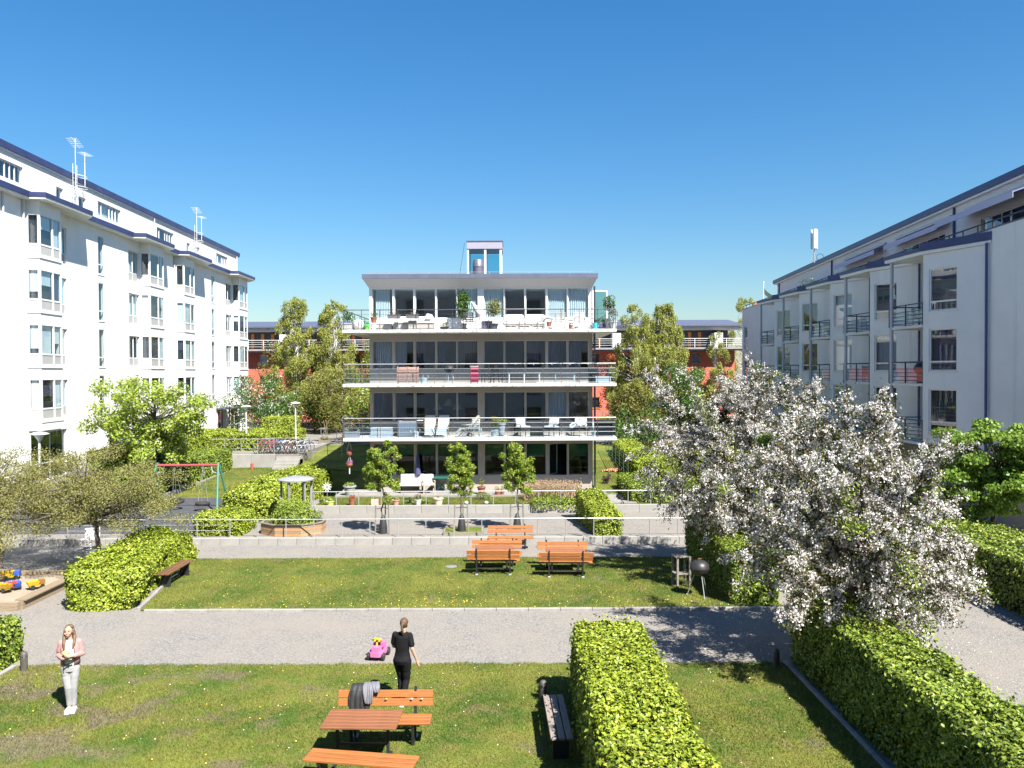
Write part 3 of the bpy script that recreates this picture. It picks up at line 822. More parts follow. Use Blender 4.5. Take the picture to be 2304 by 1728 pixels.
def window(parent, pl, a, b, z0, z1, cols=(), rows=(), d=.1, fw=.055, back=None, frame=None, glass=None, sill=None, name='window', bd=.14, back_h=None):
    fr = MB(); o0, o1 = -d-.05, -d
    for q in (a, b-fw): pl.bar(fr, q, q+fw, o0, o1, z0, z1)
    for q in (z0, z1-fw): pl.bar(fr, a+fw, b-fw, o0, o1, q, q+fw)
    cs = [a+fw] + [c for c in cols] + [b-fw]; rs = [z0+fw] + [r for r in rows] + [z1-fw]
    for c in cols: pl.bar(fr, c-fw/2, c+fw/2, o0, o1, z0+fw, z1-fw)
    for r in rows: pl.bar(fr, a+fw, b-fw, o0+.004, o1+.004, r-fw/2, r+fw/2)
    if sill: pl.bar(fr, a-.04, b+.04, o1, sill, z0-.05, z0)
    w = fr.build(name, frame or M_frame, parent)
    for i in range(len(cs)-1):
        for j in range(len(rs)-1):
            g = MB(); pl.bar(g, cs[i]+(fw/2 if i else 0), cs[i+1]-(fw/2 if i < len(cs)-2 else 0), o0+.015, o0+.027, rs[j]+(fw/2 if j else 0), rs[j+1]-(fw/2 if j < len(rs)-2 else 0))
            g.build('pane', glass or M_glass, w)
    if back is not None:
        k = MB(); pl.quad(k, a, b, o0-bd, (z0 if back_h is None else z1-(z1-z0)*back_h), z1); k.build('blind' if back in (M_blind, M_redblind) else ('room_panel' if back in (M_dark, M_room) else 'curtain'), back, w)
        if back_h is not None or back in (M_curt, M_curtg, M_curtd, M_curtr):
            k = MB(); pl.quad(k, a-.02, b+.02, o0-bd-.25, z0, z1); k.build('room_panel', M_dark, w)  # flat dark sheet in place of an unlit interior
    return w
def curtain(parent, pl, a, b, o, z0, z1, mt, folds=9, amp=.035, name='curtain'):
    mb = MB(); n = folds*4
    pts = [(a+(b-a)*i/n, o+amp*math.sin(2*PI*i/4*1.0+.4*math.sin(i*1.7))) for i in range(n+1)]
    for q, r in zip(pts, pts[1:]):
        mb.add([pl.p(q[0], q[1], z0), pl.p(r[0], r[1], z0), pl.p(r[0], r[1], z1), pl.p(q[0], q[1], z1)], [(0,1,2,3)])
    me = mb.mesh(name, mt, False, False); 
    return link(name, me, parent)

# ================================================================== central balcony building
BY = 40.0
cb = thing('apartment_building', 'four storey beige building with glazed fronts and long white balconies in the middle', 'building', (0, BY, 0))
CX0, CX1 = -7.19, 4.07
SX0, SX1 = -8.22, 5.09
def zx(x): return -9.258 + .006908*x
PANES = [(zx(a), zx(b)) for a, b in [(325,465),(487,618),(640,778),(795,932),(945,1088),(1140,1278),(1292,1430),(1447,1585),(1607,1740),(1757,1897)]]
FL = [(.65, 1.40, 2.97, 3.27, M_beige), (3.41, 4.15, 5.57, 5.905, M_beige), (6.045, 6.80, 8.17, 8.54, M_beige), (8.68, 9.36, 10.80, 10.86, M_frame)]
fp = Plane((0, 0), (1, 0), (0, -1))
for k, (zf, zs, zt, zc, wm) in enumerate(FL):
    mb = MB(); ops = [(a-.035, b+.035, zs-.03, zt+.03) for a, b in PANES]
    wall_open(mb, fp, CX0, CX1, zf-.15, zc+.02, ops, .16)
    for p0_, u_, n_, L_ in (((CX1, 0), (0, 1), (1, 0), 13), ((CX0, 13), (0, -1), (-1, 0), 13), ((CX1, 13), (-1, 0), (0, 1), CX1-CX0)):
        wall_open(mb, Plane(p0_, u_, n_), 0, L_, zf-.15, zc+.02, [])
    mb.build('wall', wm, cb, fix=False)
    MB().box(CX0+.2, CX1-.2, 5.5, 5.6, zf, zc).build('room_panel', M_room, cb)
    MB().box(CX0+.1, CX1-.1, .25, 12.9, zf-.13, zf-.02).build('room_floor', mat('oak_floor', (.16, .10, .06), .5, .2), cb)
    MB().box(zx(1108), zx(1122), .2, 5.5, zf, zc).build('room_panel', M_room, cb)
    for i, (a, b) in enumerate(PANES):
        if k == 0 and i == 8:
            continue
        w = window(cb, fp, a-.035, b+.035, zs-.03, zt+.03, d=.07, fw=.035, frame=M_frame2 if k < 3 else M_frame,
                   rows=(zs+.42,) if (k == 3 and i in (6, 7)) else (), glass=M_glassg if k == 0 else M_glass)
        if k == 3 and i in (0, 5, 8, 9): curtain(w, fp, a+(.12 if i == 0 else 0), b-(.12 if i == 0 else 0), -.18, zs, zt, M_curt, 9)
        if k == 3 and i == 4: curtain(w, fp, a+.5, b, -.18, zs, zt, M_curt, 5)
        if k == 2 and i in (0, 1): curtain(w, fp, a+(.1 if i == 0 else 0), b-.35*i, -.28, zs, zt, M_curtg, 8)
        if k == 2 and i in (2, 3): curtain(w, fp, a+.05, a+.42, -.28, zs, zt, M_curtd, 4)
        if k == 2 and i == 4: curtain(w, fp, a, b, -.28, zs, zt, M_curtr, 9)
        if k == 2 and i in (7, 8, 9): curtain(w, fp, a, b-.3, -.3, zs, zt, M_curtd, 7)
        if k == 1 and i in (0, 8): curtain(w, fp, a, a+.45 if i == 0 else b, -.28, zs, zt, M_curtg if i == 8 else M_curtd, 5)
        if k == 0 and i not in (8,):
            q = MB(); fp.quad(q, a, b, -.2, zt-.55-(.12 if i > 4 else 0), zt); q.build('blind', mat('green_blind', (.09, .15, .10), .7, .15), w)
# open patio door
dr = MB(); a, b = PANES[8]; zs, zt = FL[0][1]-.03, FL[0][2]+.03
fp.bar(dr, a-.035, a, -.12, -.07, zs, zt); fp.bar(dr, b, b+.035, -.12, -.07, zs, zt); fp.bar(dr, a-.035, b+.035, -.12, -.07, zt-.035, zt)
d_ = dr.build('door', M_frame2, cb)
dp_ = Plane((a, .1), (.55, .84), (.84, -.55))
lf = MB(); dp_.bar(lf, 0, .04, 0, .04, zs, zt-.06); dp_.bar(lf, .78, .82, 0, .04, zs, zt-.06); dp_.bar(lf, .04, .78, 0, .04, zt-.1, zt-.06); dp_.bar(lf, .04, .78, 0, .04, zs, zs+.04)
lf.build('door_leaf', M_frame2, d_)
g = MB(); dp_.bar(g, .04, .78, .015, .025, zs+.04, zt-.1); g.build('pane', M_glass, d_)
for zt_, mt_ in ((3.41, M_slabw), (6.045, M_slab), (8.68, M_slab)):
    MB().box(SX0, SX1, -1.6, 14.0, zt_-.14, zt_).build('balcony_slab', mt_, cb)
for zc in (3.41, 6.045, 8.68):      # drip edge under the slab front
    MB().box(SX0+.02, SX1-.02, -1.57, -1.50, zc-.17, zc-.141).build('drip_edge', M_slabw, cb)
# roof
lo = [(CX0, -.01), (CX1, -.01), (CX1, 13), (CX0, 13)]; up = [(-7.42, -.53), (4.27, -.53), (4.27, 13.6), (-7.42, 13.6)]
mb = MB(); mb.add([(x, y, 10.86) for x, y in lo]+[(x, y, 11.27) for x, y in up], [(i, (i+1) % 4, 4+(i+1) % 4, 4+i) for i in range(4)]+[(4, 5, 6, 7), (3, 2, 1, 0)])
mb.build('soffit', mat('soffit_paint', (.50, .49, .52), .7, .04), cb)
MB().box(-7.45, 4.30, -.57, 13.7, 11.272, 11.5).build('roof', M_fascia, cb)
rs = MB()
for x in np.arange(-7.1, 4.2, 1.0): rs.tube([(x, -.4, 11.5), (x, -.4, 11.6)], .012, 5)
rs.tube([(-7.2, -.4, 11.6), (4.1, -.4, 11.6)], .012, 5); rs.build('snow_guard', M_steel, cb)
# balcony railings
def balcony_rail(level, z, panels):
    top = MB(); h = .96
    y0 = -1.55; x0, x1 = SX0+.05, SX1-.05
    top.tube([(x0, 7, z+h), (x0, y0, z+h), (x1, y0, z+h), (x1, 7, z+h)], .022, 6)
    rl = top.build('balcony_railing', M_dkrail if level == 3 else M_steel, cb, True)
    n = 16; mt = M_dkrail
    pm = MB().box(-.012, .012, -.02, .02, 0, h).mesh('post', mt)
    for i in range(n):
        x = x0+(x1-x0)*i/(n-1); link('post', pm, rl, (x, y0, z))
    for k in range(1, 5):
        link('post', pm, rl, (x0, y0+1.4*k, z)); link('post', pm, rl, (x1, y0+1.4*k, z))
    for r_ in (.05, .28, .50, .73):
        MB().tube([(x0, 7, z+r_), (x0, y0, z+r_), (x1, y0, z+r_), (x1, 7, z+r_)], .008, 5).build('rail', M_steel if level < 3 else M_dkrail, rl)
    if panels:
        for i in range(n-1):
            xa = x0+(x1-x0)*i/(n-1)+.03; xb = x0+(x1-x0)*(i+1)/(n-1)-.03
            MB().box(xa, xb, y0+.035, y0+.045, z+.05, z+.74).build('glass_panel', M_glassb, rl)
balcony_rail(1, 3.41, True); balcony_rail(2, 6.045, True); balcony_rail(3, 8.68, False)
# gutters and side details
MB().tube([(CX1+.10, -.12, 10.9), (CX1+.10, -.12, 6.3), (CX1+.10, -.12, .7)], .05, 8).build('downpipe', M_dkrail, cb, True)
gd = MB(); sp_ = Plane((CX1+.02, .15), (.98, .2), (.2, -.98))
sp_.bar(gd, 0, .05, 0, .05, 8.72, 10.72); sp_.bar(gd, .72, .78, 0, .05, 8.72, 10.72); sp_.bar(gd, .05, .72, 0, .05, 10.66, 10.72); sp_.bar(gd, .05, .72, 0, .05, 8.72, 8.78)
gdo = gd.build('balcony_door', M_frame, cb)
g = MB(); sp_.bar(g, .05, .72, .02, .03, 8.78, 10.66); g.build('pane', M_glassg, gdo)
# roof lantern
rl = thing('roof_lantern', 'small glazed roof lantern with grey cap on the middle building', 'lantern', (-1.55, 46.0, 11.5))
MB().box(-1.03, 1.03, -.05, 2.1, 2.25, 2.66).build('cap', mat('lantern_cap', (.26, .25, .31), .6, .06), rl)
MB().box(-1.06, 1.06, -.08, 2.13, 2.662, 2.72).build('cap_flashing', M_fascia, rl)
for x in (-.98, .03, .93):
    for y in (0, 1.98): MB().box(x-.06 if x > -.9 else x-.04, x+.06, y, y+.07, 0, 2.249).build('post', M_frame, rl)
for a, b in ((-.92, -.04), (.10, .86)):
    for y in (.03, 2.0): MB().box(a, b, y, y+.012, .05, 2.2).build('pane', glassmat('lantern_glass', (.70, .88, .92), 1.5) if 'lantern_glass' not in MATS else MATS['lantern_glass'], rl)
vt = thing('roof_vent', 'grey barrel shaped roof vent in front of the glazed lantern', 'vent', (-1.86, 44.3, 11.5))
MB().lathe([(.29, 0), (.30, .95), (.31, .96)], n=20).build('drum', mat('vent_metal', (.12, .12, .15), .5, .1, metal=.3), vt, True)
MB().lathe([(.32, .965), (.26, 1.36), (.24, 1.38)], n=20).build('hood', mat('vent_metal', (.24, .24, .28)), vt, True)
v2 = thing('roof_vent', 'low dark roof vent beside the barrel vent', 'vent', (-1.1, 44.2, 11.5))
MB().lathe([(.16, 0), (.16, .12), (.30, .14), (.32, .2), (.28, .22)], n=14).build('hood', M_black, v2, True)
v3 = thing('vent_pipe', 'thin grey pipe on the roof right of the lantern', 'pipe', (-.25, 45, 11.5))
MB().lathe([(.04, 0), (.04, .42), (.055, .43), (.055, .5)], n=8).build('pipe', M_pipe, v3, True)
an = thing('antenna', 'thin leaning aerial rod on the roof of the middle building', 'antenna', (-2.98, 45.0, 11.5))
MB().tube([(0, 0, 0), (0, 0, .55)], .025, 6).build('mast', M_dkrail, an)
MB().tube([(0.02, 0, .55), (.32, .1, 2.45)], .012, 5).build('rod', M_dkrail, an)
MB().beam((-.18, 0, .35), (.18, 0, .35), .015).beam((-.14, 0, .45), (.14, 0, .45), .015).build('crossbar', M_dkrail, an)

# ================================================================== left white building
LB = thing('apartment_building', 'long sunlit white building with stacked bay windows on the left', 'building', (-23.6, 39.7, 0), math.atan2(1, -.031))
lp = Plane((0, 0), (1, 0), (0, -1))
LA, LE = -22.0, 33.4
FZ = [4.25, 6.93, 9.61, 12.29]
def fz_win(zb): return zb+.66, zb+2.05
bays = [('A', -1.2, .95), ('B', 11.4, 13.8), ('A', 17.2, 19.4), ('B', 29.8, 32.4)]
rnd = random.Random(7)
ops = []; wins = []
for t, s0, s1 in bays:
    fa, fb = (s1+.12, s1+1.55) if t == 'A' else (s0-1.65, s0-.1)
    for zb in FZ: ops.append((fa, fb, zb+.12, zb+2.05)); wins.append((fa, fb, zb))
    ops.append((s0+.2, s1+1.4, 1.25, 3.7) if t == 'A' else (s0-1.2, s1-.2, 1.25, 3.7))
for c in (5.9, 24.6, -6.0):
    for zb in FZ: ops.append((c, c+.72, zb+.05, zb+2.28))
ops += [(25.9, 27.6, 1.22, 3.55)]
ops += [(25.9-18.9, 27.4-18.9, 1.22, 3.5)]
mb = MB(); wall_open(mb, lp, LA, LE, 0, 15.0, ops, .22)
wall_open(mb, Plane((LE, 0), (0, 1), (1, 0)), 0, 12, 0, 15.0, [], .2); wall_open(mb, Plane((LA, 12), (0, -1), (-1, 0)), 0, 12, 0, 15.0, [], .2)
mb.build('wall', M_white, LB, fix=False)
def backing():
    return rnd.choice([M_dark, M_curtg, M_curtd, M_blind, M_blind, M_blind, M_curt])
for fa, fb, zb in wins:
    bk = backing()
    w = window(LB, lp, fa, fb, zb+.12, zb+2.05, cols=((fa+fb)/2,), rows=(zb+.66,), d=.08, back=bk)
    for a_, b_ in ((fa+.06, (fa+fb)/2-.03), ((fa+fb)/2+.03, fb-.06)):
        k = MB(); lp.bar(k, a_, b_, -.10, -.085, zb+.18, zb+.63); k.build('apron_panel', M_apron, w)
for c in (5.9, 24.6, -6.0):
    for zb in FZ: window(LB, lp, c, c+.72, zb+.05, zb+2.28, rows=(zb+.62,), d=.01, back=M_dark, sill=.03)
def bay(t, s0, s1, zb, first):
    sgn = [(s0, 0), (s0+.10, .60), (s1-.10, .60), (s1, 0)]
    def poly(e): return [(s0-e, 0), (s0+.10-e, -(.60+e)), (s1-.10+e, -(.60+e)), (s1+e, 0)]
    f = MB()
    f.prism(poly(.05), zb-.03, zb+.08); f.prism(poly(-.004), zb+.085, zb+.15); f.prism(poly(.004), zb+2.06, zb+2.66)
    segs = []
    for (a, b) in zip(sgn, sgn[1:]):
        A = Vector((a[0], -a[1])); B = Vector((b[0], -b[1])); u = (B-A); L = u.length; u = u/L
        n = Vector((u.y, -u.x)); segs.append((Plane(A, u, n), L))
    pans = []
    for si, (pl, L) in enumerate(segs):
        pl.bar(f, 0, .10, -.07, 0, zb+.15, zb+2.06); pl.bar(f, L-.10, L, -.07, 0, zb+.15, zb+2.06)
        pl.bar(f, .10, L-.10, -.06, -.005, zb+.60, zb+.68)
        if si == 1:
            c = L*.60; pl.bar(f, c-.05, c+.05, -.068, -.002, zb+.15, zb+2.06); pans += [(pl, .10, c-.05), (pl, c+.05, L-.10)]
        else: pans.append((pl, .10, L-.10))
    o = f.build('bay_window', M_frame, LB)
    for pl, a, b in pans:
        k = MB(); pl.bar(k, a, b, -.055, -.025, zb+.151, zb+.60); k.build('apron_panel', M_apron, o)
        k = MB(); pl.bar(k, a, b, -.045, -.033, zb+.681, zb+2.055); k.build('pane', M_glass, o)
    bk = M_dark if rnd.random() < .3 else rnd.choice([M_blind, M_blind, M_curt, M_blind])
    for pl, a, b in pans:
        if rnd.random() < .75:
            m_ = bk if rnd.random() < .8 else M_curtd
            if m_ is not M_dark:
                k = MB(); pl.quad(k, a, b, -.12, zb+.65 + (0 if rnd.random() < .6 else rnd.uniform(.2, .9)), zb+2.05); k.build('blind' if m_ is M_blind else 'curtain', m_, o)
    k = MB().prism([(s0+.16, -.0), (s0+.24, -.36), (s1-.24, -.36), (s1-.16, -.0)], zb+.16, zb+2.05); k.build('room_panel', M_dark, o)  # solid dark prism painted as the shade inside the bay
for t, s0, s1 in bays:
    for i, zb in enumerate(FZ): bay(t, s0, s1, zb, i == 0)
    # soffit block and canopy
    MB().prism([(s0-.02, 0), (s0+.08, -.62), (s1-.08, -.62), (s1+.02, 0)], FZ[0]-.42, FZ[0]-.031).build('bay_base', M_white, LB)
    MB().prism([(s0-.01, 0), (s0+.09, -.61), (s1-.09, -.61), (s1+.01, 0)], FZ[3]+2.661, 15.02).build('bay_head', M_white, LB)
    ca, cb_ = (s0-.5, s1+2.6) if t == 'A' else (s0-1.9, s1+.9)
    MB().prism([(ca, 0), (ca+.15, -1.15), (cb_-.6, -1.15), (cb_+.3, -.42), (cb_+.3, 0)], 15.03, 15.13).build('canopy', M_frame, LB)
    MB().prism([(ca-.04, 0), (ca+.11, -1.19), (cb_-.58, -1.19), (cb_+.34, -.45), (cb_+.34, 0)], 15.132, 15.34).build('canopy_roof', M_roof, LB)
    window(LB, lp, *( (s0+.2, s1+1.4) if t == 'A' else (s0-1.2, s1-.2)), 1.25, 3.7, cols=[(s0+.2 if t == 'A' else s0-1.2)+q for q in (.9, 1.9)], rows=(2.1,), d=.12, back=M_dark, glass=M_glassg)
for a_ in (25.9, 7.0):
    o = window(LB, lp, a_, a_+1.6, 1.22, 3.5, cols=(a_+.75,), d=.15, back=M_dark, frame=M_wood, name='door')
    MB().box(a_-.4, a_+2.0, -1.3, 0, 3.62, 3.74).build('door_canopy', M_fascia, LB)
def extr(mb, sec, s0, s1, sg):
    n = len(sec); mb.add([(s0, sg*o, z) for o, z in sec]+[(s1, sg*o, z) for o, z in sec], [tuple(range(n)), tuple(reversed(range(n, 2*n)))]+[(i, (i+1) % n, n+(i+1) % n, n+i) for i in range(n)]); return mb
extr(MB(), [(0, 15.01), (.42, 15.02), (.42, 15.10), (0, 15.12)], LA, LE+.3, -1).build('eave', M_frame, LB)
extr(MB(), [(.46, 15.105), (.46, 15.38), (-1.2, 15.75), (-1.2, 15.13), (0, 15.125)], LA, LE+.35, -1).build('lower_roof', M_roof, LB)
# recessed top storey
tp = Plane((0, .44), (1, 0), (0, -1))
tops = []
for s0 in (-3.5, 6.9, 15.2, 27.2):
    tops.append((s0, s0+2.9, 15.9, 16.75))
smalls = [(2.4, 3.1), (4.7, 5.5), (20.6, 21.3), (22.6, 23.3)]
mb = MB(); wall_open(mb, tp, LA, LE-.6, 15.3, 17.3, [(a, b, c, d_) for a, b, c, d_ in tops]+[(a, b, 15.85, 16.55) for a, b in smalls], .2)
wall_open(mb, Plane((LE-.6, .44), (0, 1), (1, 0)), 0, 11, 15.3, 17.3, [])
mb.build('top_wall', M_brick, LB, fix=False)
for a, b, c, d_ in tops:
    window(LB, tp, a, b, c, d_, cols=(a+.55, a+1.55, a+1.95, a+2.35), d=.08, back=rnd.choice([M_dark, M_dark, M_blind]))
for a, b in smalls: window(LB, tp, a, b, 15.85, 16.55, d=.08, back=M_dark)
extr(MB(), [(-.35, 17.18), (-.35, 17.27), (-11, 17.7), (-11, 17.18)], LA, LE-.3, -1).build('top_soffit', M_frame, LB)
extr(MB(), [(-.30, 17.275), (-.30, 17.60), (-11, 18.0), (-11, 17.71)], LA, LE-.25, -1).build('top_roof', M_roof, LB)
for s_ in (-3.1, -1.5, 14.3, 16.9):
    MB().tube([(s_, -.07, 15.0), (s_, -.07, .3)], .05, 8).build('downpipe', M_pipe, LB, True)
for s_ in (14.6, 32.4):
    MB().tube([(s_, .36, 17.2), (s_, .36, 15.4)], .045, 8).build('downpipe', M_pipe, LB, True)

def aerial(label, s, seed):
    o = thing('aerial_mast', label, 'antenna', LB.matrix_world @ Vector((s, .6, 15.6)) if False else (0, 0, 0))
    M = Matrix.Translation((-23.6, 39.7, 0)) @ Matrix.Rotation(math.atan2(1, -.031), 4, 'Z')
    o.location = M @ Vector((s, .22, 15.4))
    st = M_frame
    lad = MB()
    for x in (-.2, .2): lad.tube([(0, x, 0), (0, x, 2.7)], .013, 5)
    for k in range(9): lad.tube([(0, -.2, .25+.28*k), (0, .2, .25+.28*k)], .012, 4)
    lad.build('ladder', st, o)
    MB().tube([(.2, -.3, 1.2), (.2, -.3, 4.0)], .018, 6).build('mast', st, o)
    MB().tube([(.2, .65, 1.6), (.2, .65, 3.5)], .018, 6).build('mast', st, o)
    y = MB(); y.beam((.2, -.7, 3.95), (.2, .1, 3.6), .03)
    for k in range(6): y.beam((-.1, -.65+.13*k, 3.93-.057*k), (.5, -.65+.13*k, 3.93-.057*k), .012)
    y.build('yagi', st, o)
    y = MB(); y.beam((.2, .3, 3.45), (.2, 1.2, 3.45), .025)
    for k in range(5): y.beam((-.05, .35+.19*k, 3.45), (.45, .35+.19*k, 3.45), .012)
    y.build('yagi', st, o)
    for z in (1.1, 1.7): MB().torus((.2, .35, z+.4), .45, .015, 'z', 18, 5, (.5, 1, 1)).build('cage_hoop', st, o)
    return o
aerial('pale aerial mast with ladder on the left roof, nearest the camera', 3.9, 1)
aerial('pale aerial mast with ladder on the left roof, farther away', 21.9, 2)

# ================================================================== right white building (in shade)
RBM = Matrix.Translation((19.6, 32.6, 0)) @ Matrix.Rotation(math.atan2(1, .05), 4, 'Z')
RB = thing('apartment_building', 'shaded white building with stepped bays and small balconies on the right', 'building', (19.6, 32.6, 0), math.atan2(1, .05))
rp = Plane((0, 0), (1, 0), (0, 1))
RA, RE = -3.2, 42.0
MODS = [2.8+5.93*i for i in range(5)]
ops = []
for s in MODS:
    for zf in (8.65, 6.0, 3.35): ops.append((s+.35, s+1.25, zf+.05, zf+2.2))
    for zf in (8.65, 6.0, 3.35): ops.append((s+1.6, s+2.6, zf+.75, zf+2.2)) if False else None
ends = [(40.0, 41.3, z, z+2.1) for z in (8.6, 5.85, 3.1)]
mb = MB(); wall_open(mb, rp, RA, RE, 3.3, 12.35, ops+ends, .2)
wall_open(mb, Plane((RE, 0), (0, -1), (1, 0)), 0, 12, 0, 12.35, []); wall_open(mb, Plane((RA, -12), (0, 1), (-1, 0)), 0, 12, 0, 12.35, [])
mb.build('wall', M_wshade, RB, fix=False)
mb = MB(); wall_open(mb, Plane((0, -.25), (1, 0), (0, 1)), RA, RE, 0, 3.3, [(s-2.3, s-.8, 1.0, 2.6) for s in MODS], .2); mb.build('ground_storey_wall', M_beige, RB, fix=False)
for s in MODS: window(RB, Plane((0, -.25), (1, 0), (0, 1)), s-2.3, s-.8, 1.0, 2.6, cols=(s-1.55,), back=M_dark)
mb = MB(); mb.box(RA, RE, -.25, -.002, 3.2, 3.299); mb.build('overhang_soffit', M_wshade, RB)
MB().box(RA, RE+.01, -.3, .04, 12.352, 12.40).build('parapet_cap', M_roof, RB)
MB().box(RA, RE-.01, -12, -.3, 11.9, 12.0).build('terrace_floor', M_conc, RB)
for s in MODS:
    for zf in (8.65, 6.0, 3.35): window(RB, rp, s+.35, s+1.25, zf+.05, zf+2.2, d=.1, back=rnd.choice([M_dark, M_curt, M_blind]), name='door')
for j, e in enumerate(ends): 
    w = window(RB, rp, *e, rows=(e[2]+.62,), d=.06, back=M_redblind if j == 1 else M_curt, sill=.04, back_h=.70 if j == 1 else None)
for i, s in enumerate(MODS):
    LN = 2.95; A = Vector((s-LN, 0)); B = Vector((s, 1.32)); u = (B-A).normalized(); L = (B-A).length
    n = Vector((-u.y, u.x)); pl = Plane(A, u, n)
    wo = [(L-1.72, L-.30, z, z+1.88) for z in (9.2, 6.55, 3.9)]
    mb = MB(); wall_open(mb, pl, 0, L, 3.3, 11.75, wo, .18)
    wall_open(mb, Plane(B, (0, -1), (1, 0)), 0, 1.32, 3.3, 11.75, [])
    mb.add([(A.x, A.y, 3.301), (B.x, B.y, 3.301), (B.x, 0, 3.301)], [(0, 1, 2)])
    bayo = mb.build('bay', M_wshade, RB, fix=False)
    for j, o_ in enumerate(wo):
        w = window(bayo, pl, *o_, rows=(o_[2]+.42,), cols=(), d=.05, fw=.07, sill=.05,
                   back=[M_curtg, M_dark, M_curt, M_dark, M_curtd, M_blind][(i*2+j*3+1) % 6])
    # roof over bay and balcony
    MB().prism([(s-LN-.1, .02), (s-.02, 1.46), (s+.02, 1.47), (s+2.95, 1.80), (s+3.05, .01)], 11.76, 11.90).build('eave', M_frame, RB)
    MB().prism([(s-LN-.14, .02), (s-.04, 1.50), (s+.04, 1.52), (s+3.01, 1.85), (s+3.1, .01)], 11.902, 12.07).build('bay_roof', M_roof, RB)
    MB().prism([(s-LN-.14, .015), (s-.02, 1.47), (s+.05, .01)], 12.072, 12.26).build('bay_roof', M_roof, RB)
    for bx in ((s-LN+.08, .12),): MB().tube([(bx[0]-.06, bx[1]+.02, 11.8), (bx[0]-.06, bx[1]+.02, .2)], .055, 8).build('downpipe', M_pipeb, RB, True)
    MB().tube([(s+.12, 1.1, 11.75), (s+.12, 1.1, 11.2), (s+.1, .14, 10.6), (s+.1, .14, .2)], .055, 8).build('downpipe', M_pipeb, RB, True)
    MB().tube([(s+2.62, 1.60, 0.1), (s+2.62, 1.60, 11.77)], .085, 10).build('post', mat('grey_post', (.42, .42, .46), .5, .06), RB, True)
    for zf in (8.65, 6.0, 3.35):
        sl_ = MB().prism([(s+.005, .003), (s+2.98, .003), (s+2.92, 1.66), (s+.005, 1.36)], zf-.12, zf).build('balcony', M_slabw, RB)
        q0, q1, q2 = Vector((s+.04, 1.31, 0)), Vector((s+2.88, 1.60, 0)), Vector((s+2.93, .08, 0)); h = .98
        def lift(q, z): return (q.x, q.y, zf+z)
        MB().tube([lift(q0, h), lift(q1, h), lift(q2, h)], .03, 6).build('top_rail', M_dkrail, sl_, True)
        for r_ in (.12, .30, .48, .66): MB().tube([lift(q0, r_), lift(q1, r_), lift(q2, r_)], .014, 4).build('rail', M_dkrail, sl_)
        for q in (q0, q0.lerp(q1, .5), q1): MB().box(q.x-.025, q.x+.025, q.y-.025, q.y+.025, zf, zf+h).build('post', M_dkrail, sl_)
        MB().beam((q0.x+.03, q0.y-.05, zf+.4), (q1.x-.03, q1.y-.05, zf+.4), .01, .64).build('glass_panel', M_glassb, sl_)
# recessed top storey on the right
p_near, p_far = Vector((-14.0, -1.55)), Vector((42.0, -3.25))
u = (p_far-p_near).normalized(); n = Vector((-u.y, u.x)); qp = Plane(p_near, u, n); QL = (p_far-p_near).length
wins = [(14.2, 18.6), (22.2, 27.4), (30.3, 36.2), (44.0, 45.0), (48.0, 48.8), (51.0, 51.8), (38.4, 39.2)]
mb = MB(); wall_open(mb, qp, 11, QL, 12.0, 14.75, [(a, b, 12.3, 13.65) for a, b in wins], .18); wall_open(mb, Plane(p_far, (0, -1), (1, 0)), 0, 9, 12.0, 14.75, []); wall_open(mb, Plane(p_near+u*11-n*9, n, -u), 0, 9, 12.0, 14.75, [])
mb.build('top_wall', M_brick, RB, fix=False)
for a, b in wins:
    window(RB, qp, a, b, 12.3, 13.65, cols=[a+(b-a)*q for q in ((.18, .45, .62, .82) if b-a > 2 else ())], d=.08, back=rnd.choice([M_dark, M_curtd]))
sf = MB(); qp.bar(sf, 10.7, QL+.4, -9, .22, 14.70, 14.80); sf.build('top_soffit', M_frame, RB)
sf = MB(); qp.bar(sf, 10.6, QL+.5, -9, .30, 14.802, 15.12); sf.build('top_roof', M_roof, RB)
for a in (16.0+5.1, 16.0+24, QL-.9):
    pp_ = MB(); q = qp.p(a, .07, 0); pp_.tube([(q[0], q[1], 14.7), (q[0], q[1], 12.0)], .06, 8); pp_.build('downpipe', M_pipeb, RB, True)
for a, b, out_ in ((13.0, 19.9, 1.5), (21.4, 28.3, .75), (29.8, 37.2, .75)):
    aw = MB(); 
    aw.add([qp.p(a, .03, 14.25), qp.p(b, .03, 14.25), qp.p(b, out_, 14.25-.28*out_-.1), qp.p(a, out_, 14.25-.28*out_-.1), qp.p(a, .03, 14.20), qp.p(b, .03, 14.20), qp.p(b, out_, 14.2-.28*out_-.1), qp.p(a, out_, 14.2-.28*out_-.1)],
           [(0,1,2,3),(7,6,5,4),(0,4,5,1),(1,5,6,2),(2,6,7,3),(3,7,4,0)])
    awo = aw.build('awning', mat('awning_cloth', (.16, .18, .33), .8, .08, 4), RB)
    vl = MB(); qp.bar(vl, a, b, out_+.002, out_+.02, 14.25-.28*out_-.36, 14.25-.28*out_-.09); vl.build('valance', mat('awning_valance', (.42, .42, .55), .8, .06, 4), awo)
    cs = MB(); qp.bar(cs, a, b, .0, .14, 14.26, 14.38); cs.build('cassette', M_pipe, awo)
# parapet rail
pr = MB().tube([(RA, -.05, 12.68), (33, -.05, 12.68), (RE, -.05, 12.66)], .035, 6).build('parapet_rail', M_dkrail, RB, True)
pm = MB().box(-.02, .02, -.02, .02, 0, .28).mesh('post', M_dkrail)
for k in range(38): link('post', pm, pr, (RA+.5+k*1.2, -.05, 12.39))
def rb_pt(s, o, z): return RBM @ Vector((s, o, z))

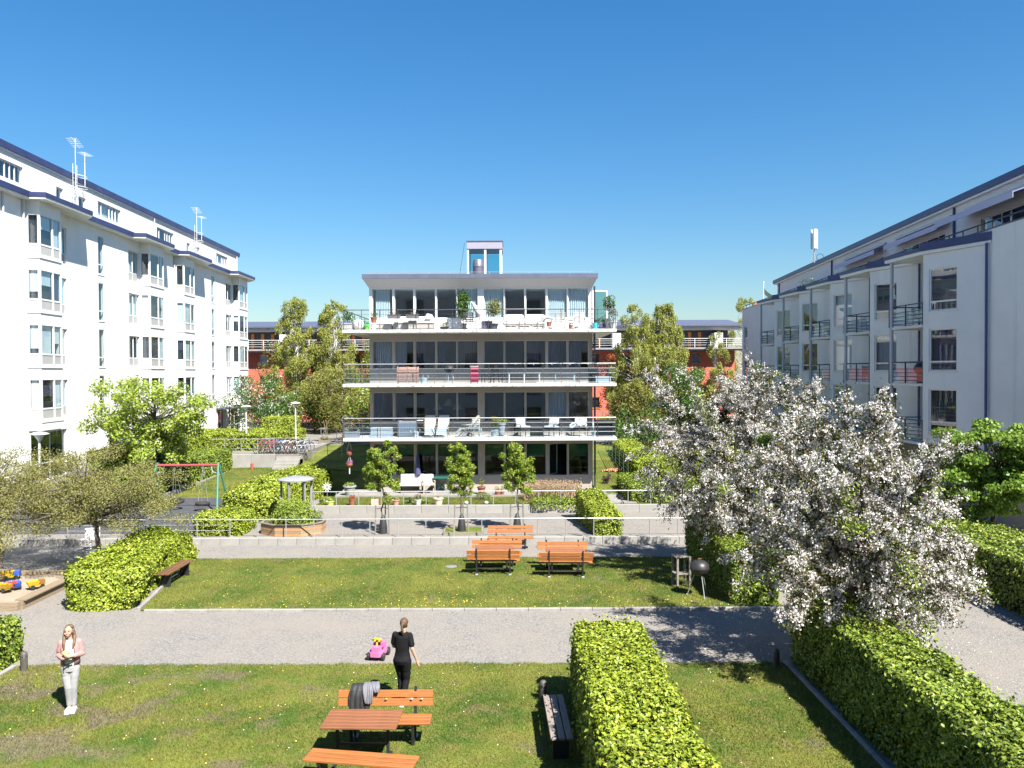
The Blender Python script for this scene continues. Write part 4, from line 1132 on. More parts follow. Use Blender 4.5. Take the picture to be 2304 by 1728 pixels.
# phone mast, flag pole
pm_ = thing('phone_mast', 'white panel antenna cluster on the right roof edge', 'antenna', (23.3, 61.0, 15.0))
MB().tube([(0, 0, -.1), (0, 0, 2.3)], .05, 8).build('mast', M_steel, pm_)
for k in range(3):
    t = 2*PI*k/3+.5; cbox('panel', (.2*math.cos(t), .2*math.sin(t), 1.7), (.26, .12, 1.5), .03, M_frame, pm_, (0, 0, t+PI/2))
MB().torus((.45, 0, .3), .28, .02, 'y', 16, 5).build('cable_loop', M_black, pm_)
MB().beam((0, 0, .6), (.3, -.2, .1), .03).beam((0, 0, .6), (-.3, .1, 0), .03).build('brace', M_steel, pm_)
fl = thing('flagpole', 'white flagpole with a furled dark flag beyond the right building', 'flagpole', (P(1718, 700, 92).x, 92, 1.36))
MB().tube([(0, 0, 0), (0, 0, 15.4)], [.07, .045], 8).build('pole', M_frame, fl, True)
MB().ball((0, 0, 15.5), .09).build('finial', M_frame, fl, True)
f = MB()
for k in range(8):
    t = k/7; f.add([(.05+1.5*t, .03*math.sin(6*t), 14.9-1.2*t**.7), (.05+1.5*t, .03*math.sin(6*t), 14.2-.5*t-.5*t**.6)], [])
for k in range(7): f.f.append((2*k, 2*k+2, 2*k+3, 2*k+1))
f.build('flag', mat('dark_flag', (.02, .05, .04), .8, .2), fl, fix=False)

# ================================================================== building behind the camera (seen only in reflections)
BB = thing('apartment_building', 'white apartment building the photo is taken from, mirrored in the window panes', 'building', (0, -1.2, 0))
bp = Plane((0, 0), (-1, 0), (0, 1))
ops = [(a, a+1.9, z, z+1.6) for a in np.arange(-21, 21, 6.0) for z in (1.4, 4.2, 7.0, 9.8, 12.4)]
mb = MB(); wall_open(mb, bp, -24, 24, 0, 15, ops, .2); mb.box(-24, 24, -10, -9.8, 0, 15); mb.box(-24, 24, -10, -.3, 14.9, 15.0)
mb.build('wall', M_white, BB, fix=False)
for o_ in ops: window(BB, bp, *o_, back=M_dark)

# ================================================================== red buildings at the back
M_red = mat('red_render', (.46, .115, .075), .85, .08, .6, .1, 40, stain=((.38, .10, .07), (.5, .5, .2), .6, .4))
M_orange = mat('orange_wood', (.55, .19, .045), .6, .12, 4)
M_dkclad = mat('dark_cladding', (.045, .05, .075), .6, .15, 2)
def red_building(label, x0, x1, y, bays_, zb=1.36):
    o = thing('apartment_building', label, 'building', (x0, y, 0))
    W = x1-x0; pl = Plane((0, 0), (1, 0), (0, -1))
    ops = []
    for a in bays_:
        ops += [(a, a+1.1, z, z+1.25) for z in (2.6, 5.1, 7.4)]
    mb = MB(); wall_open(mb, pl, 0, W, zb-.5, 8.95, ops, .15)
    wall_open(mb, Plane((W, 0), (0, 1), (1, 0)), 0, 12, zb-.5, 8.95, []); wall_open(mb, Plane((0, 12), (0, -1), (-1, 0)), 0, 12, zb-.5, 8.95, [])
    mb.build('wall', M_red, o, fix=False)
    for q in ops: window(o, pl, *q, d=.05, fw=.09, frame=M_orange, back=rnd.choice([M_dark, M_dark, M_blind]), sill=.06)
    MB().box(-.6, W+.6, -1.3, 12, 8.96, 9.16).build('balcony_slab', M_conc, o)
    MB().box(-.5, W+.5, -1.2, -1.1, 8.80, 8.955).build('slab_band', M_dkclad, o)
    MB().box(.4, W-.4, 1.2, 11.5, 9.161, 11.1).build('top_wall', M_dkclad, o)
    for a in bays_:
        for k in range(3): MB().box(a-1.2+1.1*k, a-.85+1.1*k, 1.14, 1.21, 9.17, 10.9).build('door_frame', M_orange, o)
        MB().box(a+2.4, a+3.3, -.5, 1.2, 9.17, 10.75).build('partition', M_frame, o)
    MB().box(-.4, W+.4, -.2, 11.5, 11.101, 11.45).build('white_band', M_frame, o)
    extr(MB(), [(.7, 11.46), (.7, 11.6), (-5, 12.5), (-11, 11.6), (-11, 11.46)], -.7, W+.7, -1).build('roof', M_fascia, o)
    n = int(W/1.5)
    rl = MB().tube([(-.5, -1.2, 10.1), (W+.5, -1.2, 10.1)], .03, 5).build('balcony_railing', M_frame, o)
    for r_ in (9.4, 9.65, 9.88): MB().tube([(-.5, -1.2, r_), (W+.5, -1.2, r_)], .02, 4).build('rail', M_frame, rl)
    pm = MB().box(-.025, .025, -.025, .025, 0, .95).mesh('post', M_frame)
    for i in range(n+1): link('post', pm, rl, (-.5+(W+1)*i/n, -1.2, 9.16))
    return o
red_building('red rendered building with roof balconies behind the birches on the left', -31, -7.5, 86, [3.5, 8.6, 13.5, 18.5])
red_building('red rendered building with roof balconies behind the birches on the right', 6.5, 24.2, 86, [2.0, 7.2, 13.0])
# ================================================================== hedges
hedge('hedge', 'clipped bright green hedge in the foreground between the benches and the shaded lawn', 1.2, 2.58, 8.0, 15.95, 0, 1.58, .072, 2300, L_hedge, seed=21, skip=('s',))
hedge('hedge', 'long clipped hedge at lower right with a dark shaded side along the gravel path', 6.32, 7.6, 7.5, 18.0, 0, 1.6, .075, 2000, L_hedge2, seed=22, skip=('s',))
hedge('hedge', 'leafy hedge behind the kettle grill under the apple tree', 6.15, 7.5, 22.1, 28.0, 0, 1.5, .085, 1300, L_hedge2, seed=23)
hedge('hedge', 'big bushy hedge on the left between the sandpit and the lawn', -12.9, -10.95, 21.9, 28.0, 0, 1.15, .09, 1600, L_hedge, seed=24, rad=.3, amp=.2, rz=R(8))
hedge('hedge', 'end of a green hedge at the left picture edge beside the bollard', -14.5, -11.35, 13.5, 18.3, 0, 1.0, .085, 1300, L_hedge2, seed=25)
hedge('hedge', 'short low hedge on the terrace beside the octagonal planter', -12.5, -10.55, 30.75, 32.6, .24, .82, .09, 800, L_hedge, seed=26, rad=.22)
hedge('hedge', 'clipped hedge on the gravel terrace in front of the dry brown shrub', 2.92, 4.07, 30.55, 34.35, .24, .80, .09, 800, L_hedge, seed=27, rz=R(7), h2=1.3)
hedge('hedge', 'broad rounded hedge behind the round garden pavilion', -12.1, -9.9, 33.4, 42.5, .24, 1.38, .11, 520, L_hedge, seed=28, rz=R(-4), rad=.4, amp=.12)
hedge('hedge', 'tall green hedge along the lawn behind the swing', -19.5, -17.7, 38.2, 50.1, .35, 1.5, .11, 420, L_hedge2, seed=29)
hedge('hedge', 'long hedge on the walk in front of the left building entrance', -21.6, -19.3, 40.0, 56.0, 1.2, 1.5, .12, 330, L_hedge, seed=30)
hedge('hedge', 'square clipped hedge block at the back left below the lamp', -19.6, -17.2, 61.5, 64.5, 1.4, 1.75, .13, 330, L_hedge, seed=31)
hedge('hedge', 'low hedge running behind the parked bicycles', -19.0, -16.2, 52.8, 58.5, 1.4, 1.15, .12, 330, L_hedge, seed=32, rz=R(-8))
hedge('hedge', 'small cube shaped hedge right of the tall lamp post', -17.0, -15.5, 57.6, 59.4, 1.4, 1.05, .12, 350, L_hedge, seed=33)
hedge('hedge', 'long bright hedge behind a wire fence on the right of the balcony building', 6.6, 8.2, 41.0, 54.0, .65, 1.35, .11, 380, L_hedge, seed=34, rz=R(-2))
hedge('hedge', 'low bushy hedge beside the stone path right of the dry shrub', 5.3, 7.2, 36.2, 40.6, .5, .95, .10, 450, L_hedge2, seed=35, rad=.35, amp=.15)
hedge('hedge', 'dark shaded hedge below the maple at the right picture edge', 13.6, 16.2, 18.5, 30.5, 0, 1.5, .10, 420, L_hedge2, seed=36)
hedge('ivy_edge', 'trailing green ground cover spilling over the bed edge below the dry shrub', .9, 3.6, 35.45, 36.5, .42, .45, .08, 700, L_hedge2, seed=37, rad=.2, amp=.14, cat='ground cover')
wf = railing('wire_fence', 'green wire fence in front of the long hedge right of the balcony building', (6.0, 41.0), (6.35, 53.5), .7, 1.45, 2.0, [.2, .4, .6, .8, 1.0, 1.2], .02, .014, mat('green_wire', (.05, .10, .06), .5, .1), cat='fence')

# ================================================================== young trees on the terrace
def young_tree(label, x, y, top, w, seed, hasbag=True):
    base = (x, y, .24); h = top-.24
    cl = ell_clumps((x, y, .24+h*.68), (w*.55, w*.5, h*.34), 85, .16, seed, shell=.2)
    o = tree('young_tree', label, base, .035, h*.5, cl, .105, 95, L_young, M_bark, seed, 'three young staked trees on the gravel terrace', squash=.9, aspect=.38)
    for k, (dx, dy) in enumerate(((-.28, -.2), (.26, -.12), (.05, .3))):
        MB().tube([(dx, dy, -.05), (dx*.9, dy*.9, 1.15)], .028, 7).build('stake', M_greywood, o, True)
    MB().tube([(-.28, -.2, 1.0), (0, 0, 1.02), (.26, -.12, 1.0)], .012, 4).build('tie', M_black, o)
    b = MB(); b.lathe([(.17, 0), (.16, .25), (.12, .55), (.05, .72), (.02, .74)], n=10); b.build('watering_bag', mat('black_bag', (.02, .022, .024), .6, .2), o, True)
    return o
young_tree('young staked tree with yellow tipped leaves, leftmost of three on the terrace', -5.12, 31.2, 3.85, 1.35, 41)
young_tree('young staked tree with deep green crown, middle one of three on the terrace', -2.02, 31.3, 3.85, 1.15, 42)
young_tree('young staked tree nearest the dry brown shrub, rightmost of three on the terrace', .18, 31.4, 3.85, 1.3, 43)
bedf = thing('tree_bed', 'low timber edging around the middle young tree', 'planter', (-1.95, 31.45, .24))
for a in ((-.75, -.7, .75, -.7), (-.75, .7, .75, .7), (-.75, -.7, -.75, .7), (.75, -.7, .75, .7)):
    MB().beam((a[0], a[1], .05), (a[2], a[3], .05), .05, .12).build('plank', M_greywood, bedf)
MB().box(-.72, .72, -.67, .67, 0.0, .06).build('soil', M_lawn, bedf)
# ================================================================== larger trees
tree('flowering_tree', 'light green spring tree with white blossom in front of the left building', (-18.4, 40.6, 1.2), .14, 1.6,
     ell_clumps((-18.3, 40.2, 4.3), (3.3, 2.8, 2.35), 80, .55, 51, shell=.3), .15, 210, L_pear, M_bark, 51, bloss=L_wbloss, bl_n=450, bl_size=.09, squash=.8)
tree('small_leaved_tree', 'spreading olive brown tree with twisted trunk behind the left hedge', (-13.75, 26.2, 0), .10, 1.5,
     ell_clumps((-14.0, 26.2, 2.55), (3.5, 2.8, 1.85), 120, .55, 52, low=-.75, shell=.15), .06, 330, L_olive, M_bark, 52, squash=.5)
tree('small_leaved_tree', 'second olive brown tree cut off by the left picture edge', (-17.4, 26.8, 0), .10, 1.4,
     ell_clumps((-17.6, 26.6, 2.5), (2.9, 2.4, 1.8), 90, .55, 53, low=-.75, shell=.15), .06, 330, L_olive, M_bark, 53, squash=.55)
tree('low_branch_tree', 'drooping olive twigs hanging low over the sandpit at the left edge', (-16.6, 23.9, .05), .05, .9,
     ell_clumps((-16.2, 23.8, 1.75), (1.3, 1.0, .9), 16, .38, 54, shell=.2), .07, 230, L_olive, M_bark, 54, squash=.6, hang=.35)
def birch(label, x, y, top, w, seed, z0=1.36, n=120, grp='weeping birches behind the courtyard'):
    h = top-z0; cl = []
    rng = np.random.default_rng(seed)
    for k in range(n):
        t = rng.uniform(.12, 1)**.9; ww = w*1.25*(1.03-t)**.5*(.5+.5*min(1, t/.3)); a = rng.uniform(0, 2*PI); q = rng.uniform(.1, 1)**.5
        cl.append((np.array([x+ww*q*math.cos(a), y+ww*q*math.sin(a), z0+h*t*.97]), rng.uniform(.4, .75)*(1.15-.6*t)))
    return tree('birch_tree', label, (x, y, z0), .16, h*.25, cl, .17, 330, L_birch, M_birch, seed, grp, squash=1.0, hang=.55, aspect=.45)
birch('yellow green birch on the left, the left one of a pair', -20.0, 73, 13.9, 2.5, 61)
birch('yellow green birch on the left, the right one of a pair', -16.6, 74, 13.9, 2.6, 62)
birch('yellow green birch right of the balcony building, its left crown', 11.2, 71, 12.9, 2.5, 63)
birch('yellow green birch right of the balcony building, its right crown', 13.9, 72, 13.2, 2.4, 64)
birch('birch peeping over the far end of the right building', 27.2, 92, 15.4, 3.4, 65, n=60)
birch('birch with drooping twigs in front of the red wall near the right building', 21.6, 84, 11.0, 2.0, 66, n=40)
def bigbush(label, x, y, z0, rx, rz, n, mt, seed, leaf=.17, bl=None, bn=0, per=200, name='bushy_tree'):
    return tree(name, label, (x, y, z0), .10, rz*.5, ell_clumps((x, y, z0+rz), (rx, rx*.8, rz), n, max(.5, rx*.36), seed, shell=.3), leaf, per, mt, M_barkd, seed, squash=.85, bloss=bl, bl_n=bn, bl_size=.12)
bigbush('dense dark green bush with white flower heads beside the left building', -20.6, 66, 1.4, 3.0, 2.7, 42, L_dense, 71, bl=L_wbloss, bn=420)
bigbush('brownish green tree behind the tall lamp post', -15.4, 67, 1.4, 2.9, 2.9, 42, L_brown, 72)
bigbush('dense green tree close to the left side of the balcony building', -10.4, 61, 1.4, 2.6, 2.7, 40, L_hedge2, 73, bl=L_wbloss, bn=80)
bigbush('dark shaded shrubs below the brownish tree', -17.4, 69.5, 1.4, 3.2, 1.6, 30, L_dense, 74)
bigbush('brown tinged slender tree with thin trunk left of the balconies', -12.5, 58.6, 1.4, 1.5, 2.3, 18, L_brown, 75, leaf=.12)
bigbush('brownish tree in front of the left red wall', -17.5, 80, 1.4, 3.2, 3.2, 34, L_brown, 76)
bigbush('tall brownish green tree filling the gap left of the birch pair', -22.5, 79, 1.4, 3.0, 4.2, 44, L_brown, 85)
bigbush('green tree behind the right one of the birch pair', -13.2, 78, 1.4, 2.8, 4.4, 44, L_hedge2, 86)
bigbush('green tree behind the right birch in front of the red wall', 16.6, 77, 1.4, 2.0, 3.4, 30, L_hedge2, 87)
bigbush('dark green dense tree right of the balcony building in front of the red wall', 13.2, 62, 1.2, 2.2, 2.8, 36, L_dense, 77, bl=L_wbloss, bn=150)
bigbush('coppery shrub climbing the red wall right of the balconies', 9.4, 74, 1.4, 1.9, 3.6, 30, L_red, 78)
bigbush('olive green shrub between the balconies and the right birch', 9.2, 62, 1.2, 1.9, 2.3, 26, L_brown, 79)
bigbush('dark purple leaved bush right of the dense dark tree', 16.0, 61, 1.2, 1.3, 1.7, 18, L_purple, 80)
bigbush('copper climber on the right end of the red wall', 22.4, 83.5, 1.4, 1.3, 3.0, 18, L_red, 81)
bigbush('dark evergreen shrubs at the back right of the courtyard', 9.0, 57.6, 1.2, 2.4, 1.3, 22, L_dense, 82)
bigbush('fresh green shrub behind the blossoming apple tree beside the right building', 15.4, 45, .4, 1.8, 2.3, 26, L_maple, 83)
bigbush('leafy green shrub growing beside the right hedge path', 10.4, 36.2, .3, 1.6, 1.4, 22, L_hedge2, 84, leaf=.11)
# maple at the right edge
tree('maple_tree', 'bright green maple at the right picture edge against the white wall', (17.0, 28.0, 0), .12, 1.4,
     ell_clumps((16.9, 27.6, 3.15), (2.2, 2.0, 1.8), 90, .50, 55, shell=.35), .12, 300, L_maple, M_bark, 55, squash=.45, aspect=.85)
# dry brown shrub in front of the ground floor
def dry_shrub(label, x0, x1, y, z0, h, n, seed):
    o = thing('dry_shrub', label, 'shrub', ((x0+x1)/2, y, z0))
    rng = np.random.default_rng(seed); mb = MB(); hw = (x1-x0)/2
    V = []; 
    for k in range(n):
        bx = rng.uniform(-hw, hw); by = rng.uniform(-.45, .45); hh = h*rng.uniform(.5, 1.05)*(1-.25*abs(bx/hw)**3)
        tip = (bx+rng.normal()*.18, by+rng.normal()*.16, hh)
        mb.tube([(bx, by, 0), ((bx+tip[0])/2+rng.normal()*.04, (by+tip[1])/2, hh*.55), tip], [.008, .006, .003], 3, False)
    b = mb.build('twigs', L_dry, o, fix=False); b['kind'] = 'stuff'
    q = np.stack([rng.uniform(-hw, hw, n*5), rng.normal(0, .3, n*5), rng.uniform(.05, 1, n*5)*h*.95], 1)
    leaves('dry_leaves', q, None, .06, L_dry, o, seed+1)
    return o
dry_shrub('wide bare tan shrub in front of the ground floor windows', .55, 3.3, 37.4, .55, .95, 900, 91)

# ================================================================== blossoming apple trees
def apple_tree(label, base, cc, cr, seed, nl, nsp, shoots):
    base = np.array(base, float); rng = np.random.default_rng(seed)
    o = thing('apple_tree', label, 'tree', tuple(base), 0, 'blossoming apple trees')
    mb = MB(); fork = np.array([0.05, .05, 1.35]); cc = np.array(cc)-base; cr = np.array(cr)
    limb(mb, (0, 0, -.05), fork, .16, .12, rng, 10, 0, .03, 6)
    sprays = []
    for k in range(nl):
        z = 1-(k+.5)/nl*1.55; a = k*2.39996+rng.uniform(-.3, .3); w = math.sqrt(max(0, 1-z*z))
        e = cc+np.array([w*math.cos(a), w*math.sin(a), z])*cr*rng.uniform(.72, .98)
        e[2] = max(e[2], 1.0)
        pts = limb(mb, fork*rng.uniform(.75, 1), e, .075, .014, rng, 6, .3, .05, 8)
        for j in range(nsp):
            t = rng.uniform(.25, 1.0)**.8; p = np.array(pts[min(8, int(t*8+.5))])
            d = rng.normal(size=3); d += (p-cc)/cr*1.0
            d[2] += .35 if p[2] > cc[2] else rng.uniform(-.8, .3)
            d /= np.linalg.norm(d); L = rng.uniform(.55, 1.25)
            b = p+d*L; b[2] -= .15*L*L if p[2] < cc[2]+.5 else 0
            b[2] = max(b[2], .8+rng.uniform(0, .25))
            limb(mb, p, b, .013, .004, rng, 4, .06, .05, 4); sprays.append((p, b))
    for q in shoots:
        q = np.array(q, float)-base; a = cc+(q-cc)*.62
        limb(mb, a, q, .02, .005, rng, 4, .1, .04, 5); sprays += [(a+(q-a)*.2, q), (a+(q-a)*.45, q), (a, a+(q-a)*.6)]
        for _ in range(4):
            s_ = a+(q-a)*rng.uniform(.1, .85); e_ = s_+rng.normal(size=3)*.30; limb(mb, s_, e_, .01, .004, rng, 3, 0, .04, 3); sprays.append((s_, e_))
    mb.build('trunk', M_barkd, o, smooth=True, fix=False)
    BP = []; LP = []; GP = []; field = wob(np.array([b for a, b in sprays]), 1.1, seed)
    for (a, b), fl_ in zip(sprays, field):
        L = np.linalg.norm(b-a); nb = int(18*L)+4
        green = rng.uniform() < (.05+.4*max(0, fl_-.3))
        t = rng.uniform(.1, 1.02, nb)
        c = a+(b-a)*t[:, None]+rng.normal(size=(nb, 3))*.07
        if not green: BP.append(np.repeat(c, 11, 0)+rng.normal(size=(nb*11, 3))*.034)
        nl_ = nb*(6 if not green else 12); tt = rng.uniform(0, 1.05, nl_)
        (GP if green else LP).append(a+(b-a)*tt[:, None]+rng.normal(size=(nl_, 3))*.10)
    leaves('blossom', np.concatenate(BP), None, .044, L_bloss, o, seed+3, aspect=.95)
    leaves('leaves', np.concatenate(LP), None, .075, L_apple, o, seed+4, aspect=.5)
    leaves('fresh_leaves', np.concatenate(GP), None, .08, L_hedge2, o, seed+5, aspect=.5)
    return o
apple_tree('nearer apple tree white with blossom, leaning over the long right hedge', (8.1, 18.4, 0), (7.2, 17.3, 3.3), (2.45, 2.9, 2.4), 101, 24, 15,
    [P(1990, 878, 17.6), P(2005, 905, 17.4), P(1905, 880, 17.2), P(1985, 1000, 16.6), P(2225, 1335, 17.0), P(2190, 1240, 17.2), P(2100, 1150, 17.2), P(2150, 1400, 16.6), P(2020, 960, 17.0), P(1790, 1405, 15.6), P(1960, 1425, 15.8), P(2080, 1415, 16.2), P(1880, 1400, 15.6), P(1830, 930, 17.6)])
apple_tree('farther apple tree white with blossom, its crown reaching towards the balcony building', (7.3, 25.2, 0), (6.9, 25.0, 4.0), (3.2, 2.6, 2.35), 111, 22, 15,
    [P(1450, 838, 25.2), P(1470, 870, 25), P(1705, 822, 25), P(1745, 838, 24.8), P(1800, 850, 24.6), P(1560, 880, 25), P(1660, 860, 25), P(1850, 870, 24.6), P(1470, 1010, 25.0), P(1500, 1110, 24.5), P(1620, 850, 25)])
# ================================================================== picnic furniture
def plank(parent, c, size, mt, rot=None, ch=.006): return cbox('plank', c, size, ch, mt, parent, rot)
def park_bench(label, x, y, rz, z=.03, w=1.71, mt=None, mt2=None, group=None):
    """backed bench, sitter faces local -y"""
    mt = mt or M_wood
    o = thing('park_bench', label, 'bench', (x, y, z), rz, group)
    for k in range(3): plank(o, (0, -.36+.128*k, .435+.006*k), (w, .118, .034), mt)
    for k in range(2): plank(o, (0, .085+.03*k, .615+.145*k), (w, .03, .128), mt, (R(-12), 0, 0))
    for sx in (-1, 1):
        f = MB(); x0 = sx*w*.315
        f.beam((x0, .02, .0), (x0, .145, .88), .045, .05, (0, 1, 0)); f.beam((x0, -.40, .41), (x0, .07, .41), .045, .035)
        f.beam((x0, -.36, .40), (x0, -.26, .02), .045, .045, (0, 1, 0)); f.beam((x0, -.30, .03), (x0, .04, .03), .045, .045)
        f.build('leg_frame', M_black, o)
        cbox('foot', (x0, .03, .02), (.09, .14, .05), .008, M_steel, o)
    MB().beam((-w*.315, -.05, .2), (w*.315, -.05, .2), .03).build('stretcher', M_black, o)
    return o
def picnic_table(label, x, y, rz, z=.03, w=1.26, d=.74, group=None, mt=None):
    o = thing('picnic_table', label, 'table', (x, y, z), rz, group)
    n = 6; pw = d/n
    for k in range(n): plank(o, (0, -d/2+pw*(k+.5), .715), (w, pw-.011, .036), mt or M_wood2)
    for sx in (-1, 1):
        f = MB(); x0 = sx*w*.34
        f.beam((x0, 0, .0), (x0, 0, .69), .05, .05); f.beam((x0, -d*.42, .68), (x0, d*.42, .68), .045, .03); f.beam((x0, -.28, .025), (x0, .28, .025), .05, .05)
        f.build('leg_frame', M_black, o)
    MB().beam((-w*.34, 0, .3), (w*.34, 0, .3), .035).build('stretcher', M_black, o)
    return o
def flat_bench(label, x, y, rz, z=.03, w=1.75, d=.40, mt=None, n=3, group=None):
    o = thing('flat_bench', label, 'bench', (x, y, z), rz, group)
    pw = d/n
    for k in range(n): plank(o, (0, -d/2+pw*(k+.5), .44), (w, pw-.022, .04), mt or M_wood)
    for sx in (-1, 1):
        x0 = sx*w*.36; f = MB(); f.box(x0-.03, x0+.03, -d*.42, d*.42, .36, .419); f.box(x0-.03, x0+.03, -d*.34, d*.34, 0, .36); f.build('leg', M_black, o)
    return o
BG = 'orange wooden park benches with black frames'
park_bench('orange bench with a dark jacket on its back, nearest the camera', -2.31, 14.12, 0, group=BG)
picnic_table('orange plank table in front of the bench with the jacket', -2.55, 13.28, R(-1.5), group='orange plank tables')
flat_bench('orange three plank seat at the bottom picture edge', -2.42, 12.47, R(-9), w=1.80, d=.42)
park_bench('orange bench seen from behind, left of the two picnic sets', -.63, 25.55, PI+R(-1), group=BG)
picnic_table('orange plank table of the left picnic set', -.62, 26.22, R(1), group='orange plank tables')
park_bench('orange bench facing the camera at the back of the left picnic set', -.54, 26.88, R(-1), group=BG)
park_bench('orange bench seen from behind, right of the two picnic sets', 1.70, 25.2, PI+R(-2), group=BG)
picnic_table('orange plank table of the right picnic set', 1.72, 25.9, 0, group='orange plank tables')
park_bench('orange bench facing the camera at the back of the right picnic set', 1.68, 26.58, 0, group=BG)
park_bench('lone orange bench on the gravel in front of the low concrete wall', -.08, 29.62, R(1), z=0, group=BG)
flat_bench('backless brown bench beside the big left hedge', -10.68, 24.95, R(90), w=1.9, d=.42, mt=M_wood3)
flat_bench('dark shaded bench beside the foreground hedge', .78, 14.0, R(92), w=1.8, d=.40, mt=mat('weathered_bench', (.20, .165, .145), .7, .2, 4, stretch=(1, 10, 10), obj_var=.06))

# jacket hanging over the bench back
def jacket():
    o = thing('jacket', 'dark rain jacket hung over the back of the nearest bench', 'jacket', (-2.72, 14.22, .03))
    rng = np.random.default_rng(3)
    def sheet_(w, prof, x_off, seed, mt, name, skew=0):
        nx = 22; V = []; F = []
        n = len(prof)
        for j, (y, z, ww, th) in enumerate(prof):
            for i in range(nx):
                u = i/(nx-1)*2-1
                f = th*(math.sin(u*5+seed+j*.9)*.5+math.sin(u*9.3+seed*2-j*1.4)*.35+math.sin(u*3+j*1.9+seed)*.5)+rng.normal()*.006
                V.append((x_off+u*ww*w+skew*j*.01+.01*math.sin(j*1.3+seed), y-abs(f)*.9, z+f*.3*(1 if j > n-3 else .4)))
        for j in range(n-1):
            for i in range(nx-1): F.append((j*nx+i, j*nx+i+1, (j+1)*nx+i+1, (j+1)*nx+i))
        m_ = MB(); m_.add(V, F); ob = m_.build(name, mt, o, True, fix=False)
        md = ob.modifiers.new('thick', 'SOLIDIFY'); md.thickness = .02
        sb = ob.modifiers.new('smooth', 'SUBSURF'); sb.levels = 1; sb.render_levels = 1
        return ob
    M_jk = mat('jacket_cloth', (.016, .017, .020), .7, .35, 6, .3, 25); M_lin = mat('jacket_lining', (.12, .12, .14), .7, .35, 6, .3, 25, stretch=(6, 1, 1))
    sheet_(.20, [(.24, .50, .8, .03), (.23, .72, .9, .04), (.20, .84, .85, .03), (.14, .905, .75, .02), (.06, .90, .8, .03), (0, .83, .95, .05), (-.03, .72, 1.05, .06), (-.05, .55, 1.0, .06), (-.06, .40, .85, .05), (-.07, .34, .7, .03)], -.05, 1.0, M_jk, 'body')
    sheet_(.10, [(.14, .925, .7, .02), (.04, .915, .9, .03), (-.04, .85, 1.0, .04), (-.10, .75, .9, .04), (-.11, .62, .6, .03)], .09, 3.0, M_lin, 'lining', .8)
    sheet_(.08, [(.14, .93, .9, .02), (.05, .925, 1.0, .03), (-.03, .88, .9, .03), (-.06, .80, .5, .02)], .21, 5.0, M_lin, 'sleeve', 1.6)
    return o
jacket()
for i, (dx, mt_, lb) in enumerate(((.16, mat('orange_peel', (.7, .3, .03), .6), 'orange crumb on the plank of the jacket bench'), (.62, M_potw, 'white paper scrap on the jacket bench, left one'), (.80, M_potw, 'white paper scrap on the jacket bench, right one'))):
    s_ = MB(); s_.ball((0, 0, 0), (.026, .012, .014), 8, 5); tag(s_.build('scrap', mt_, None, True, (-2.45+dx, 14.165, .72)), lb, 'scrap')

# ================================================================== bollards, grill, toys
def bollard(label, x, y, h=.42, r=.075, mt=None, z=0.02):
    o = thing('bollard', label, 'bollard', (x, y, z))
    MB().lathe([(r, 0), (r, h*.82), (r*.9, h*.93), (r*.6, h), (.01, h+.012)], n=16).build('post', mt or mat('bollard_paint', (.07, .062, .055), .6, .2), o, True)
    MB().torus((0, 0, h*.78), r, .006, 'z', 16, 5).build('groove', M_black, o)
    return o
bollard('brown bollard at the left corner of the front lawn', -10.85, 17.45, .42)
bollard('dark bollard at the far end of the shaded bench', .60, 15.75, .40)
bollard('dark bollard in shade at the corner of the right hedge', 5.85, 17.5, .40)
bollard('short red post on the far lawn behind the swing', *[P(567, 1056, 49.4).x, 49.4], .42, .09, mat('red_post', (.33, .06, .045), .6, .15), z=left_z(0, 49.4))
gr = thing('kettle_grill', 'black kettle grill on thin legs beside the lawn under the apple tree', 'grill', (5.45, 23.0, .03), .3)
MB().lathe([(.02, .60), (.16, .63), (.25, .72), (.275, .82)], n=20).build('bowl', M_black, gr, True)
MB().lathe([(.285, .825), (.27, .93), (.18, 1.03), (.03, 1.07)], n=20).build('lid', M_black, gr, True)
MB().beam((-.06, 0, 1.10), (.06, 0, 1.10), .03).build('lid_handle', M_wood3, gr)
for k in range(3):
    t = 2*PI*k/3+.4; MB().tube([(.14*math.cos(t), .14*math.sin(t), .66), (.36*math.cos(t), .36*math.sin(t), 0)], .013, 6).build('leg', M_steel, gr)
gs = thing('grill_stand', 'small weathered wooden stand beside the kettle grill', 'stand', (5.15, 24.1, .03), .2)
for x in (-.2, .2):
    for y in (-.18, .18): MB().box(x-.03, x+.03, y-.03, y+.03, 0, .92).build('leg', M_greywood, gs)
for k in range(4): cbox('plank', (0, -.165+.11*k, .93), (.52, .10, .03), .005, M_greywood, gs)
cbox('shelf', (0, 0, .4), (.46, .36, .03), .005, M_greywood, gs)
# ride-on toy
ty = thing('ride_on_toy', 'pink ride-on toy car with yellow steering wheel on the gravel path', 'toy car', (-3.12, 18.25, .0), R(172))
M_pk = mat('pink_plastic', (.50, .13, .28), .4, .06); M_yl = mat('yellow_plastic', (.55, .42, .02), .4, .05); M_pkd = mat('plum_plastic', (.10, .02, .05), .5, .1)
MB().prism([(-.15, -.28), (.15, -.28), (.17, -.1), (.17, .22), (.10, .30), (-.10, .30), (-.17, .22), (-.17, -.1)], .10, .20).build('body', M_pk, ty)
b = MB(); b.prism([(-.11, -.24), (.11, -.24), (.13, -.02), (-.13, -.02)], .20, .34); b.build('backrest', M_pk, ty)
MB().prism([(-.12, -.02), (.12, -.02), (.10, .14), (-.10, .14)], .20, .235).build('seat', M_pkd, ty)
MB().prism([(-.12, .14), (.12, .14), (.08, .28), (-.08, .28)], .20, .32).build('bonnet', M_pk, ty)
MB().tube([(0, .16, .28), (0, .10, .42)], .02, 6).build('steering_column', M_yl, ty)
